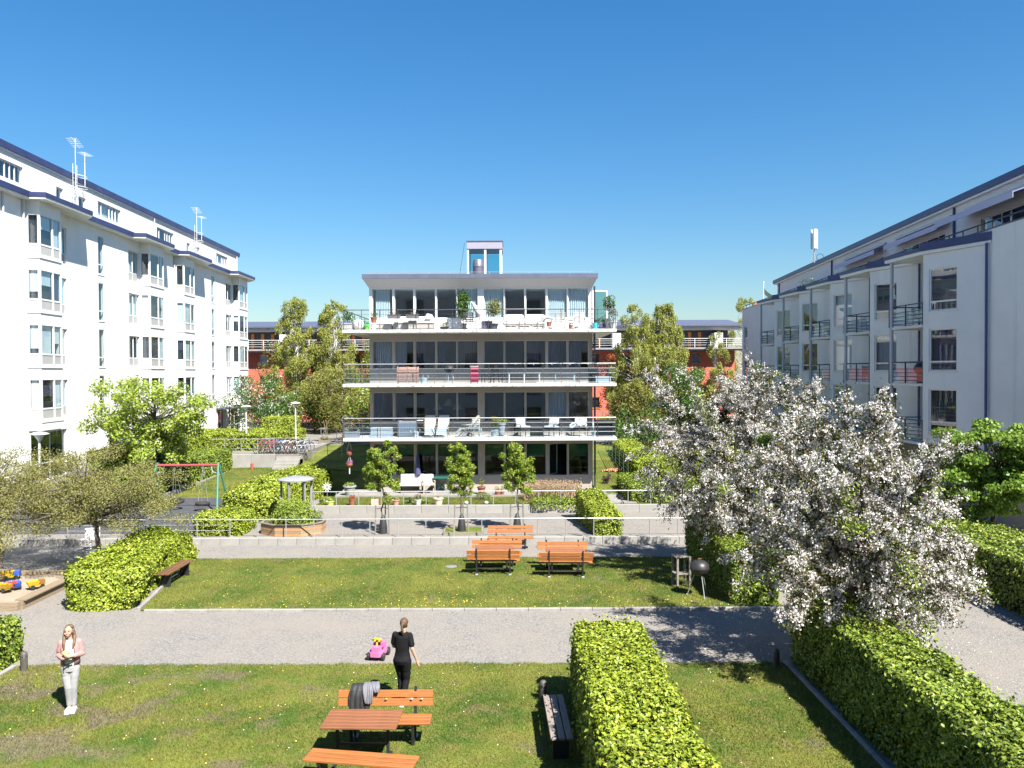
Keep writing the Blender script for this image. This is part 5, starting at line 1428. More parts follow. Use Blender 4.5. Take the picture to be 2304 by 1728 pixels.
st_ = MB(); st_.torus((0, 0, 0), .10, .02, 'z', 18, 6); st_.build('steering_wheel', M_yl, ty, True, (0, .09, .43), (R(35), 0, 0))
MB().ball((0, .09, .43), .035).build('steering_hub', M_yl, ty, True)
for x in (-.17, .17):
    for y in (-.2, .19):
        w_ = MB(); w_.lathe([(.03, -.03), (.085, -.03), (.09, 0), (.085, .03), (.03, .03)], n=14); w_.build('wheel', M_black, ty, True, (x, y, .09), (0, R(90), 0))
for x in (-.06, .06): MB().ball((x, -.30, .15), .03).build('tail_lamp', M_pk, ty, True)
# sandpit
sb = thing('sandpit', 'timber framed sandpit at the left picture edge', 'sandpit', (-17.0, 23.75, 0))
W2, D2 = 3.2, 1.75
for k in range(2):
    for a, b in (((-W2, -D2), (W2, -D2)), ((-W2, D2), (W2, D2))): MB().beam((a[0], a[1], .06+.12*k), (b[0], b[1], .06+.12*k), .14, .115).build('timber', M_palewood, sb)
    for x in (-W2, W2): MB().beam((x, -D2+.08, .06+.12*k), (x, D2-.08, .06+.12*k), .14, .115).build('timber', M_palewood, sb)
for x in (-W2+.02, W2-.02): MB().box(x-.16, x+.16, -D2+.1, D2-.1, .242, .275).build('seat_board', M_palewood, sb)
mb = MB(); nx, ny = 30, 18
for j in range(ny+1):
    for i in range(nx+1):
        x = -W2+.07+(2*W2-.14)*i/nx; y = -D2+.07+(2*D2-.14)*j/ny
        mb.v.append((x, y, .11+.03*math.sin(x*2.1)*math.cos(y*2.7)+.02*math.sin(x*6+y*5)))
for j in range(ny):
    for i in range(nx): mb.f.append((j*(nx+1)+i, j*(nx+1)+i+1, (j+1)*(nx+1)+i+1, (j+1)*(nx+1)+i))
mb.build('sand_fill', M_sand, sb, True, fix=False)
def toy_truck(label, px, py, c1, c2, rz, s=1.0):
    p = G(px, py, .14); o = thing('toy_truck', label, 'toy truck', (p.x, p.y, .135), rz, 'plastic toys in the sandpit')
    m1 = mat('toy_'+c1[0], c1[1], .4, .06); m2 = mat('toy_'+c2[0], c2[1], .4, .06)
    MB().box(-.24*s, .2*s, -.09*s, .09*s, .07*s, .11*s).build('chassis', m2, o)
    MB().box(.06*s, .22*s, -.085*s, .085*s, .111*s, .26*s).build('cab', m1, o)
    b = MB(); b.add([(-.26*s, -.1*s, .115*s), (.03*s, -.1*s, .115*s), (.03*s, .1*s, .115*s), (-.26*s, .1*s, .115*s), (-.32*s, -.13*s, .25*s), (.05*s, -.13*s, .25*s), (.05*s, .13*s, .25*s), (-.32*s, .13*s, .25*s)], [(0,3,2,1),(0,1,5,4),(1,2,6,5),(2,3,7,6),(3,0,4,7)]); b.build('tipper', m2, o, fix=False)
    for x in (-.16, .13):
        for y in (-.11, .11):
            w_ = MB(); w_.lathe([(.02*s, -.025*s), (.065*s, -.025*s), (.065*s, .025*s), (.02*s, .025*s)], n=12); w_.build('wheel', M_black, o, True, (x*s, y*s, .065*s), (R(90), 0, 0))
    return o
BL = ('blue', (.03, .08, .42)); YE = ('yellow', (.45, .30, .02)); RD = ('red', (.55, .06, .05)); BR = ('brown', (.22, .10, .03))
toy_truck('blue and yellow toy truck at the back of the sandpit', 28, 1302, BL, YE, .3, 1.0)
toy_truck('red toy truck in the sandpit', 24, 1325, RD, RD, 1.2, .8)
toy_truck('blue toy truck in the sandpit beside the red one', 39, 1322, BL, BL, 2.2, .75)
toy_truck('yellow toy truck cut off by the picture edge in the sandpit', 6, 1330, YE, YE, 2.8, .9)
toy_truck('brown and yellow toy truck near the sandpit edge', 84, 1322, BR, YE, .8, .9)
p = G(22, 1310, .14); sh = thing('toy_spade', 'light blue toy spade lying in the sandpit', 'toy', (p.x, p.y, .15), .7)
M_lb = mat('light_blue_plastic', (.12, .30, .62), .4, .05)
MB().beam((-.2, 0, .02), (.08, 0, .02), .025).build('handle', M_lb, sh); cbox('blade', (.16, 0, .02), (.17, .13, .02), .008, M_lb, sh)
p = G(165, 1221, .01); yt = thing('toy_bucket', 'yellow toy bucket left on the grey pad by the railing', 'toy', (p.x, p.y, .005))
MB().lathe([(.10, 0), (.14, .22), (.145, .225), (.13, .22), (.09, .02)], n=14, cap=False).build('bucket', mat('toy_yellow', YE[1]), yt, True); MB().torus((0, 0, .24), .13, .008, 'y', 14, 5).build('handle', M_black, yt)
p = G(193, 1248, .0); sr = thing('spring_rider', 'white and blue spring rider on the grey pad behind the hedge', 'spring rider', (p.x-.2, p.y+.6, 0), .5)
mb = MB(); mb.tube([(.1*math.cos(t*.9), .1*math.sin(t*.9), .02+.025*t*.5) for t in range(0, 29)], .015, 5); mb.build('spring', M_steel, sr)
cbox('seat', (0, 0, .43), (.62, .2, .06), .015, M_frame, sr); cbox('side_panel', (.12, -.13, .62), (.5, .025, .42), .01, M_frame, sr); cbox('side_panel', (.12, .13, .62), (.5, .025, .42), .01, M_frame, sr)
MB().torus((.2, 0, .78), .16, .018, 'x', 16, 5).build('handle_hoop', mat('navy_plastic', (.03, .05, .2), .5, .1), sr)
# manhole-like lid on the lawn
p = G(1015, 1274, .05); tag(MB().lathe([(.2, 0), (.2, .012), (.18, .018), (.02, .02)], n=20).build('drain_cover', mat('drain_grey', (.17, .18, .20), .6, .1), None, True, (p.x, p.y, .035)), 'round grey drain cover on the lawn left of the picnic sets', 'drain cover')

# ================================================================== swing
sw = thing('swing', 'swing frame with red crossbar, green legs and tyre seats', 'swing', (-15.0, 36.5, .24))
M_grn = mat('green_paint', (.05, .16, .105), .5, .1); M_redp = mat('red_paint', (.42, .05, .06), .45, .1)
MB().tube([(-1.45, 0, 2.12), (1.45, 0, 2.12)], .055, 10).build('crossbar', M_redp, sw, True)
for sx in (-1, 1):
    for sy in (-1, 1):
        MB().tube([(sx*1.42, sy*.04, 2.22), (sx*1.62, sy*.8, -.02)], .05, 8).build('leg', M_grn, sw, True)
    MB().tube([(sx*1.45, -.1, 1.75), (sx*1.15, -.02, 1.8), (sx*1.08, 0, 2.08)], .03, 6).build('brace', M_steel, sw, True)
def tyre(label, x, y, z, tilt):
    o = thing('tyre_swing', label, 'tyre swing', (-15.0+x, 36.5+y, .24), 0, 'tyre seats hanging from the swing')
    t = MB(); t.torus((0, 0, 0), .25, .085, 'z', 26, 8, (1, 1, 1.1)); t.build('tyre', mat('tyre_rubber', (.02, .02, .022), .8, .2, 14, .4, 40), o, True, (0, 0, z), tilt)
    for a in (0, 2.1, 4.2): MB().tube([(.25*math.cos(a), .25*math.sin(a), z+.06), (.02*math.cos(a), -y*.9+.02*math.sin(a), 2.06)], .008, 4).build('chain', M_steel, o)
tyre('tyre seat hanging on the left side of the swing', -.62, .25, .42, (R(8), 0, 0)); tyre('tyre seat hanging on the right side of the swing', .72, -.15, .36, (R(-6), 0, 0))
# rubber tiles
rm = thing('rubber_mat', 'black rubber tile surface below the swing', 'mat', (-22.0, 31.3, .24)); rm['kind'] = 'structure'
tm = cbox_mesh('rubber_tile', .992, .992, .03, .006, M_rubber)
for i in range(10):
    for j in range(9):
        if not (i == 9 and j > 5): link('rubber_tile', tm, rm, (i+.5, j*.98+.5, .012))
# ================================================================== pavilion and octagonal planter
pv = thing('garden_pavilion', 'round grey pavilion roof on slim posts beside the hedge', 'pavilion', (-8.95, 32.7, .24))
MB().lathe([(.72, 1.92), (.73, 1.97), (.70, 2.0), (.35, 2.06), (.02, 2.08)], n=24).build('roof', mat('zinc_roof', (.22, .225, .25), .5, .1, 3), pv, True)
for k in range(6):
    t = 2*PI*k/6+.3; MB().box(-.045, .045, -.03, .03, 0, 1.925).build('post', mat('zinc_post', (.20, .205, .225), .5, .1), pv, loc=(.6*math.cos(t), .6*math.sin(t), 0), rot=(0, 0, t))
MB().torus((0, 0, .72), .58, .02, 'z', 24, 5).build('mid_ring', M_pipe, pv); 
for k in range(6):
    t = 2*PI*k/6+.3; t2 = 2*PI*(k+1)/6+.3
    if k not in (1,): MB().beam((.585*math.cos(t), .585*math.sin(t), .55), (.585*math.cos(t2), .585*math.sin(t2), .55), .02, .45).build('panel', mat('dark_panel', (.10, .105, .12), .6, .1), pv)
op = thing('octagonal_planter', 'octagonal wooden planter filled with a leafy shrub in front of the pavilion', 'planter', (-8.75, 31.55, .24))
RR = 1.28
for k in range(8):
    t0, t1 = 2*PI*(k+.5)/8, 2*PI*(k+1.5)/8
    a = Vector((RR*math.cos(t0), RR*math.sin(t0)*.75, 0)); b = Vector((RR*math.cos(t1), RR*math.sin(t1)*.75, 0))
    for q in range(4): MB().beam((a.x, a.y, .055+.105*q), (b.x, b.y, .055+.105*q), .035, .098).build('plank', M_palewood if q % 2 else woodmat('warm_plank', (.42, .22, .10)), op)
    MB().beam((a.x*1.01, a.y*1.01, .445), (b.x*1.01, b.y*1.01, .445), .09, .03).build('rim', M_greywood, op)
MB().prism([(1.2*math.cos(2*PI*(k+.5)/8), .9*math.sin(2*PI*(k+.5)/8)) for k in range(8)], .02, .36).build('soil', M_earth, op)
blob_leaves(op, (0, 0, .62), (1.12, .85, .48), 4200, .085, L_hedge2, 121); blob_leaves(op, (-.15, .35, 1.0), (.75, .5, .35), 1800, .08, L_pear, 122)

# ================================================================== lamps
def lamp(label, x, y, z0, h, head=.34, group='white disc lamps on slim posts'):
    o = thing('street_lamp', label, 'lamp', (x, y, z0), 0, group)
    MB().tube([(0, 0, 0), (0, 0, h-.35)], [.055, .045], 10).build('post', M_pipe, o, True)
    MB().lathe([(.045, h-.36), (.07, h-.30), (.20, h-.10), (.21, h-.08)], n=16).build('reflector', mat('lamp_cone', (.55, .56, .57), .4, .05), o, True)
    MB().lathe([(head, h-.06), (head*1.02, h-.03), (head*.5, h+.03), (.02, h+.05)], n=20).build('shade', M_frame, o, True)
    return o
lamp('disc lamp at far left in front of the glazed entrance', -19.75, 33.0, .24, 3.9, .36)
lamp('disc lamp beside the far corner of the left building', -17.9, 53.2, 1.4, 3.0)
lamp('disc lamp standing behind the cube shaped hedge', -15.4, 56.2, 1.4, 3.1)
lamp('far disc lamp half hidden in the brownish tree', -15.0, 70.0, 1.4, 4.0)

# ================================================================== bicycles
def bike(o, col):
    mf = mat('bike_'+str(col), col, .4, .06)
    def wheel(x):
        w_ = MB(); w_.torus((x, 0, .34), .31, .022, 'y', 18, 5); ww = w_.build('wheel', M_black, o, True)
        sp = MB()
        for k in range(6):
            t = PI*k/6; sp.beam((x-.3*math.cos(t), 0, .34-.3*math.sin(t)), (x+.3*math.cos(t), 0, .34+.3*math.sin(t)), .005)
        sp.build('spokes', M_steel, ww)
    wheel(-.52); wheel(.52)
    f = MB(); bb = (-.08, 0, .30); hd = (.36, 0, .78); st_ = (-.24, 0, .80)
    for a, b in ((bb, hd), (bb, st_), (st_, hd), ((-.52, 0, .34), bb), ((-.52, 0, .34), st_), (hd, (.52, 0, .34)), (hd, (.33, 0, .92))): f.tube([a, b], .02, 5)
    f.build('frame', mf, o)
    MB().tube([(.22, -.28, .98), (.34, -.12, .95), (.33, 0, .92), (.34, .12, .95), (.22, .28, .98)], .014, 5).build('handlebar', M_steel, o)
    MB().ball((-.28, 0, .88), (.14, .07, .045)).build('saddle', M_black, o, True)
    MB().box(-.72, -.36, -.07, .07, .70, .72).build('carrier', M_black, o)
    MB().tube([(.4, .0, .72), (.6, 0, .7), (.84, 0, .5)], .012, 4).build('mudguard', mf, o)
cols = [('pink red', (.50, .06, .12)), ('dark teal', (.03, .12, .15)), ('red', (.45, .04, .05)), ('magenta', (.40, .05, .22)), ('blue', (.06, .14, .34)), ('light blue', (.25, .42, .55)), ('white', (.75, .75, .76)), ('dark red', (.25, .03, .04)), ('silver', (.5, .5, .52)), ('black', (.02, .02, .025)), ('pale grey', (.6, .62, .64)), ('dark blue', (.03, .05, .14))]
for i, (nm, c) in enumerate(cols):
    o = thing('bicycle', nm + ' bicycle in the packed row behind the concrete wall' + (', leftmost' if i == 0 else ', rightmost' if i == 11 else ''), 'bicycle', (-16.15+i*.25, 51.15+.05*math.sin(i*2.3), 1.405), R(62)+.08*math.sin(i*1.7), 'bicycles parked behind the concrete wall')
    bike(o, c)
# planter with poles
tpz = thing('pole_planter', 'dark timber planter with a teepee of pale poles at the back left', 'planter', (-13.75, 58.0, 1.36))
for k in range(3):
    for a, b in (((-.38, -.3), (.38, -.3)), ((-.38, .3), (.38, .3)), ((-.38, -.3), (-.38, .3)), ((.38, -.3), (.38, .3))): MB().beam((a[0], a[1], .055+.11*k), (b[0], b[1], .055+.11*k), .04, .105).build('plank', M_greywood, tpz)
for a, b in (((-.34, 0), (.28, 0)), ((.2, -.1), (-.1, 0)), ((.15, .2), (.1, 0))): MB().tube([(a[0], a[1], .2), (b[0], b[1], 1.75)], .02, 5).build('pole', M_palewood, tpz)
MB().box(-.36, .36, -.28, .28, .02, .28).build('soil', M_earth, tpz); blob_leaves(tpz, (0, 0, .4), (.4, .3, .18), 400, .07, L_brown, 131)
# ================================================================== people
def loft(mb, secs, n=16, a0=0, a1=2*PI, closed=True):
    """horizontal elliptical sections (cx, cy, cz, rx, ry)"""
    b = len(mb.v); k_ = n if closed else n+1
    for cx, cy_, cz, rx, ry in secs:
        for k in range(k_):
            t = a0+(a1-a0)*k/n; mb.v.append((cx+rx*math.cos(t), cy_+ry*math.sin(t), cz))
    for i in range(len(secs)-1):
        for k in range(n):
            k2 = (k+1) % k_ if closed else k+1
            mb.f.append((b+i*k_+k, b+i*k_+k2, b+(i+1)*k_+k2, b+(i+1)*k_+k))
    if closed:
        mb.f.append(tuple(b+k for k in reversed(range(n)))); e = b+(len(secs)-1)*n; mb.f.append(tuple(e+k for k in range(n)))
    return mb
def cap_tube(mb, pts, rad, n=10):
    pts = [Vector(p) for p in pts]
    d0 = (pts[0]-pts[1]).normalized(); d1 = (pts[-1]-pts[-2]).normalized()
    # subdivide softly
    P_, R_ = [], []
    for i in range(len(pts)-1):
        for q in range(3):
            t = q/3; P_.append(pts[i].lerp(pts[i+1], t)); R_.append(rad[i]+(rad[i+1]-rad[i])*t)
    P_.append(pts[-1]); R_.append(rad[-1])
    P_ = [P_[0]+d0*rad[0]*.9, P_[0]+d0*rad[0]*.55]+P_+[P_[-1]+d1*rad[-1]*.55, P_[-1]+d1*rad[-1]*.9]
    R_ = [rad[0]*.35, rad[0]*.82]+R_+[rad[-1]*.82, rad[-1]*.35]
    return mb.tube(P_, R_, n)
def skin(name, mb, mt, parent, voxel=.010, it=4, fac=.5):
    me = mb.mesh(name+'_src', mt, True)
    tmp = bpy.data.objects.new('tmp', me); COL.objects.link(tmp)
    r_ = tmp.modifiers.new('r', 'REMESH'); r_.mode = 'VOXEL'; r_.voxel_size = voxel; r_.use_smooth_shade = True
    s_ = tmp.modifiers.new('s', 'SMOOTH'); s_.iterations = it; s_.factor = fac
    dg = bpy.context.evaluated_depsgraph_get(); dg.update()
    out = bpy.data.meshes.new_from_object(tmp.evaluated_get(dg)); out.name = name
    bpy.data.objects.remove(tmp); 
    out.materials.clear(); out.materials.append(mt)
    out.polygons.foreach_set('use_smooth', [True]*len(out.polygons))
    return link(name, out, parent)
def hand(mb, w, d, side, curl=.4, up=(0, 0, 1)):
    """palm and five bent fingers; w = wrist, d = pointing direction, side = thumb side direction"""
    w = Vector(w); d = Vector(d).normalized(); s = Vector(side); s = (s-d*s.dot(d)).normalized(); n = d.cross(s)
    cap_tube(mb, [w, w+d*.045, w+d*.085], [.026, .033, .032], 8)
    for k, (off, ln) in enumerate(((.026, .068), (.009, .078), (-.009, .072), (-.026, .056))):
        a = w+d*.085+s*off; b = a+d*ln*.5+n*ln*.18*curl*2; c = b+d*ln*.35*(1-curl*.6)+n*ln*.55*curl*1.6
        mb.tube([a-d*.02, a, b, c], [.010, .010, .0092, .0075], 6)
    a = w+d*.03+s*.03; b = a+d*.035+s*.03; c = b+d*.032+s*.008+n*.012
    mb.tube([a-s*.015, a, b, c], [.013, .012, .011, .008], 6)
M_skin = mat('skin', (.38, .235, .175), .5, .06, 8); M_skin2 = mat('skin_light', (.42, .27, .205), .5, .05, 8)
def head(mb, c, turn=0.0, s=1.0):
    """c = centre of the head, facing +y turned about z"""
    ct, st_ = math.cos(turn), math.sin(turn)
    def L(x, y, z): return (c[0]+s*(x*ct-y*st_), c[1]+s*(x*st_+y*ct), c[2]+s*z)
    mb.ball(L(0, -.005, .02), (.074*s, .092*s, .098*s), 16, 12)
    mb.ball(L(0, .03, -.045), (.056*s, .058*s, .065*s), 14, 9)
    mb.ball(L(0, .055, -.085), (.026*s, .024*s, .02*s), 10, 6)
    mb.ball(L(0, .093, -.015), (.011*s, .016*s, .024*s), 8, 6)
    for x in (-1, 1):
        mb.ball(L(x*.075, -.005, -.01), (.010*s, .02*s, .03*s), 8, 6); mb.ball(L(x*.04, .07, -.03), (.022*s, .016*s, .018*s), 8, 6)
    return L
def face_details(o, L, lip=(.55, .22, .2)):
    M_eye = mat('eye', (.03, .03, .035), .2, .05); M_lip = mat('lips', lip, .5, .05); M_brow = mat('brow', (.16, .10, .06), .8, .1)
    for x in (-1, 1):
        MB().ball(L(x*.03, .082, .012), (.012, .006, .006), 8, 5).build('eye', M_eye, o, True)
        MB().ball(L(x*.031, .084, .032), (.017, .005, .004), 8, 5).build('eyebrow', M_brow, o, True)
    MB().ball(L(0, .088, -.058), (.022, .006, .007), 8, 5).build('mouth', M_lip, o, True)

# ---- woman in black walking away (local facing +y)
def woman_black():
    o = thing('person', 'woman in black t-shirt and black trousers with ponytail, walking away past the bench', 'person', (-2.20, 15.62, .03), R(-12))
    b = MB()
    Lh = head(b, (.035, .03, 1.585), R(-8))
    cap_tube(b, [(.02, 0, 1.36), (.03, .015, 1.50)], [.055, .048])
    loft(b, [(0, 0, .84, .13, .10), (0, 0, .95, .15, .10), (.0, 0, 1.08, .115, .08), (.01, 0, 1.25, .13, .09), (.015, 0, 1.36, .15, .075), (.02, 0, 1.41, .07, .05)])
    cap_tube(b, [(.165, 0, 1.365), (.215, -.03, 1.11), (.285, .03, .885)], [.046, .038, .027])
    hand(b, (.288, .034, .875), (.22, .12, -.95), (-.3, .9, .1), .35)
    cap_tube(b, [(-.155, 0, 1.365), (-.20, .05, 1.11), (-.10, .24, 1.02)], [.046, .038, .027])
    hand(b, (-.10, .25, 1.02), (.7, .6, .1), (0, .2, 1), .6)
    for x, kn, an, toe in ((-.085, (-.07, .10, .48), (-.055, .03, .09), (-.055, .13, .045)), (.085, (.075, .03, .47), (.04, -.13, .10), (.05, -.03, .045))):
        cap_tube(b, [(x, 0, .90), kn, an], [.078, .052, .036]); cap_tube(b, [an, toe], [.036, .03])
    body = skin('body', b, M_skin, o, .0085, 3)
    face_details(o, Lh)
    M_tee = mat('black_tee', (.0075, .0075, .0085), .85, .25, 8, .3, 30, spec=.2); M_tr = mat('black_trousers', (.006, .006, .008), .85, .3, 6, .3, 20, spec=.2)
    c = MB()
    loft(c, [(0, 0, .955, .158, .112), (0, 0, 1.06, .142, .105), (.005, 0, 1.16, .150, .112), (.01, .01, 1.26, .163, .122), (.015, 0, 1.34, .172, .108), (.018, 0, 1.395, .145, .085), (.022, 0, 1.425, .085, .062)])
    cap_tube(c, [(.155, 0, 1.365), (.205, -.02, 1.19)], [.066, .060]); cap_tube(c, [(-.145, 0, 1.365), (-.195, .035, 1.19)], [.066, .060])
    skin('t_shirt', c, M_tee, o, .011, 4)
    c = MB()
    loft(c, [(0, -.005, .80, .165, .125), (0, -.015, .88, .180, .142), (0, 0, .97, .160, .115), (0, 0, 1.02, .150, .108)])
    for x, kn, an in ((-.085, (-.07, .10, .48), (-.055, .035, .12)), (.085, (.075, .03, .47), (.042, -.115, .13))):
        cap_tube(c, [(x, -.01, .86), ((x+kn[0])/2, kn[1]*.5, .68), kn, an], [.108, .092, .070, .055])
    skin('trousers', c, M_tr, o, .011, 4)
    for an, toe in (((-.055, .01, .05), (-.055, .15, .04)), ((.042, -.15, .06), (.052, -.02, .04))):
        c = MB(); cap_tube(c, [an, toe], [.048, .04]); c.obox(((an[0]+toe[0])/2, (an[1]+toe[1])/2, .014), (.085, .25, .028)); skin('shoe', c, mat('white_shoe', (.5, .5, .5), .6, .05), o, .009, 3)
    M_hair = mat('brown_hair', (.085, .048, .025), .55, .35, 10, .4, 40, stretch=(6, 6, .6))
    c = MB(); hc = (.035, .012, 1.607); c.ball(hc, (.083, .098, .102), 16, 10)
    cap_tube(c, [(.035, -.085, 1.60), (.036, -.115, 1.585)], [.03, .028])
    cap_tube(c, [(.036, -.115, 1.59), (.045, -.125, 1.50), (.055, -.10, 1.40)], [.026, .032, .012])
    skin('hair', c, M_hair, o, .008, 2)
    MB().torus((.036, -.11, 1.588), .028, .007, 'y', 12, 5).build('hair_tie', M_black, o)
    return o
woman_black()

# ---- girl facing the camera (local facing +y, turned round)
def girl_pink():
    o = thing('person', 'girl with long fair hair in pink jacket and grey sweatpants standing on the lawn', 'person', (-8.62, 15.32, .03), R(196))
    b = MB()
    Lh = head(b, (.02, .02, 1.575), R(-6))
    cap_tube(b, [(0, 0, 1.35), (.015, .01, 1.49)], [.052, .045])
    loft(b, [(0, 0, .84, .125, .095), (0, 0, .95, .14, .095), (0, 0, 1.08, .115, .08), (0, 0, 1.25, .13, .088), (0, 0, 1.35, .14, .072), (0, 0, 1.40, .06, .05)])
    cap_tube(b, [(.155, 0, 1.345), (.205, -.04, 1.10), (.06, .19, 1.09)], [.045, .037, .026])
    hand(b, (.055, .195, 1.092), (-.8, .35, .25), (.2, .3, .9), .6)
    cap_tube(b, [(-.155, 0, 1.345), (-.195, -.02, 1.10), (-.09, .21, 1.14)], [.045, .037, .026])
    hand(b, (-.085, .215, 1.145), (.75, .45, .2), (0, .2, 1), .6)
    for x, kn, an, toe in ((-.075, (-.055, .03, .48), (-.05, -.01, .09), (-.06, .12, .045)), (.075, (.035, .04, .48), (.03, .0, .09), (.045, .12, .045))):
        cap_tube(b, [(x, 0, .90), kn, an], [.075, .05, .035]); cap_tube(b, [an, toe], [.035, .03])
    skin('body', b, M_skin2, o, .0085, 3)
    face_details(o, Lh, (.45, .27, .25))
    c = MB(); loft(c, [(0, 0, .95, .152, .108), (0, .004, 1.05, .142, .106), (0, .01, 1.18, .148, .115), (0, .012, 1.27, .155, .118), (0, 0, 1.34, .155, .095), (0, 0, 1.385, .12, .075), (.0, 0, 1.405, .075, .06)])
    skin('t_shirt', c, mat('white_tee', (.50, .50, .50), .8, .05), o, .011, 4)
    M_pj = mat('pink_jacket', (.40, .205, .20), .75, .08, 6, .3, 18)
    c = MB()
    loft(c, [(0, -.005, .93, .175, .125), (0, 0, 1.05, .172, .125), (0, .0, 1.2, .175, .130), (0, 0, 1.32, .176, .112), (0, -.01, 1.385, .14, .09), (0, -.015, 1.42, .10, .078)], 20, R(90+33), R(90+327), False)
    j = c.build('jacket', M_pj, o, True, fix=False); md = j.modifiers.new('t', 'SOLIDIFY'); md.thickness = .018
    for sx, el, wr in ((1, (.215, -.045, 1.10), (.10, .135, 1.09)), (-1, (-.205, -.025, 1.10), (-.115, .16, 1.135))):
        c = MB(); cap_tube(c, [(sx*.15, -.005, 1.35), el, wr], [.066, .06, .047]); skin('sleeve', c, M_pj, o, .011, 3)
    for sx in (-1, 1): MB().tube([(sx*.095, .105, .935), (sx*.10, .115, 1.2), (sx*.07, .085, 1.39)], .007, 5).build('zip', mat('zip_dark', (.10, .07, .08), .5), o)
    M_sw = mat('grey_sweatpants', (.27, .27, .28), .85, .08, 6, .4, 14)
    c = MB(); loft(c, [(0, -.005, .80, .152, .12), (0, -.01, .88, .165, .128), (0, 0, .97, .150, .108), (0, 0, 1.0, .145, .105)])
    for x, kn, an in ((-.075, (-.058, .03, .48), (-.05, -.005, .13)), (.075, (.038, .04, .48), (.03, .0, .13))):
        cap_tube(c, [(x, 0, .86), (x*.9, .02, .68), kn, (an[0], an[1], .25), an], [.098, .086, .070, .062, .050])
    skin('trousers', c, M_sw, o, .011, 3)
    MB().box(.095, .105, .10, .115, .80, .94).build('cord', M_black, o)
    for an, toe in (((-.05, -.03, .055), (-.065, .13, .045)), ((.03, -.02, .055), (.05, .14, .045))):
        c = MB(); cap_tube(c, [an, toe], [.052, .046]); c.obox(((an[0]+toe[0])/2, (an[1]+toe[1])/2, .016), (.095, .27, .03)); skin('shoe', c, mat('white_shoe', (.72, .72, .71)), o, .009, 3)
    M_hair = mat('fair_hair', (.125, .075, .038), .5, .35, 9, .4, 40, stretch=(6, 6, .5))
    c = MB(); c.ball((.015, -.012, 1.605), (.088, .090, .100), 16, 10); c.ball((.0, -.04, 1.52), (.088, .062, .10), 14, 8)
    cap_tube(c, [(.085, .02, 1.60), (.095, .03, 1.48), (.088, .095, 1.34), (.078, .12, 1.26)], [.024, .034, .032, .014])
    cap_tube(c, [(-.06, .02, 1.60), (-.085, .02, 1.48), (-.085, .09, 1.34), (-.07, .125, 1.27)], [.024, .034, .032, .014])
    cap_tube(c, [(.05, .055, 1.66), (.0, .03, 1.685), (-.05, .05, 1.66)], [.02, .025, .02])
    skin('hair', c, M_hair, o, .008, 2)
    return o
girl_pink()
GP_ = Matrix.Translation((-8.62, 15.32, .03)) @ Matrix.Rotation(R(196), 4, 'Z')
ph = thing('phone', 'dark phone held by the girl in the pink jacket', 'phone', GP_ @ Vector((-.04, .285, 1.13)), R(196)); cbox('phone_body', (0, 0, 0), (.15, .012, .075), .004, M_black, ph, (R(-50), 0, R(20)))
bg_ = thing('yellow_bundle', 'small yellow cloth bundle held against the chest of the girl', 'bundle', GP_ @ Vector((.03, .20, 1.20)), 0)
s_ = MB(); s_.ball((0, 0, 0), (.075, .045, .05), 12, 8); s_.build('cloth', mat('yellow_cloth', (.5, .47, .12), .8, .12, 20, .5, 30), bg_, True)
# ================================================================== pots and things on the balconies
def pot_plant(label, x, y, z, pr, ph, potm, leafr, leafm, n=350, leaf=.06, seed=1, stem=0.0, name='potted_plant', fl=None, group=None, square=False):
    o = thing(name, label, 'potted plant', (x, y, z), 0, group)
    if square: MB().box(-pr, pr, -pr*.6, pr*.6, 0, ph).build('pot', potm, o)
    else: MB().lathe([(pr*.68, 0), (pr*.95, ph*.86), (pr*1.08, ph*.87), (pr*1.08, ph), (pr*.9, ph), (pr*.86, ph*.9)], n=16).build('pot', potm, o, True)
    r = leafr if hasattr(leafr, '__len__') else (leafr, leafr, leafr)
    if stem: MB().tube([(0, 0, ph*.8), (.02, .01, ph+stem*.6), (0, 0, ph+stem)], [.022, .016, .01], 5).build('stem', M_bark, o)
    blob_leaves(o, (0, 0, ph+stem+r[2]*.8), r, n, leaf, leafm, seed)
    if fl is not None: blob_leaves(o, (0, 0, ph+stem+r[2]*1.2), (r[0]*.8, r[1]*.8, r[2]*.7), n//3, leaf*.8, fl, seed+9, 'flowers')
    return o
def arm_chair(label, x, y, z, rz, mt, w=.55, slat=True, cushion=None, group=None):
    o = thing('chair', label, 'chair', (x, y, z), rz, group)
    for sx in (-1, 1):
        MB().box(sx*w/2-.015, sx*w/2+.015, -.25, -.22, 0, .42).build('leg', mt, o); MB().beam((sx*w/2, .22, 0), (sx*w/2, .30, .88), .03).build('leg', mt, o)
        MB().box(sx*w/2-.025, sx*w/2+.025, -.26, .27, .60, .625).build('armrest', mt, o); MB().box(sx*w/2-.015, sx*w/2+.015, -.25, -.22, .42, .60).build('arm_post', mt, o)
    if slat:
        for k in range(5): MB().box(-w/2+.02, w/2-.02, -.24+.1*k, -.16+.1*k, .41, .43).build('seat_slat', mt, o)
        for k in range(4): MB().obox((0, .235+.012*k+.0, .52+.11*k), (w-.04, .018, .07), (R(-8), 0, 0)).build('back_slat', mt, o)
    else:
        cbox('seat', (0, 0, .40), (w, .5, .08), .02, mt, o); cbox('backrest', (0, .26, .62), (w, .06, .46), .02, mt, o, (R(-10), 0, 0))
    if cushion:
        cbox('seat_cushion', (0, -.01, .475), (w*.92, .48, .09), .03, cushion, o); cbox('back_cushion', (0, .20, .70), (w*.86, .10, .42), .03, cushion, o, (R(-12), 0, 0))
    return o
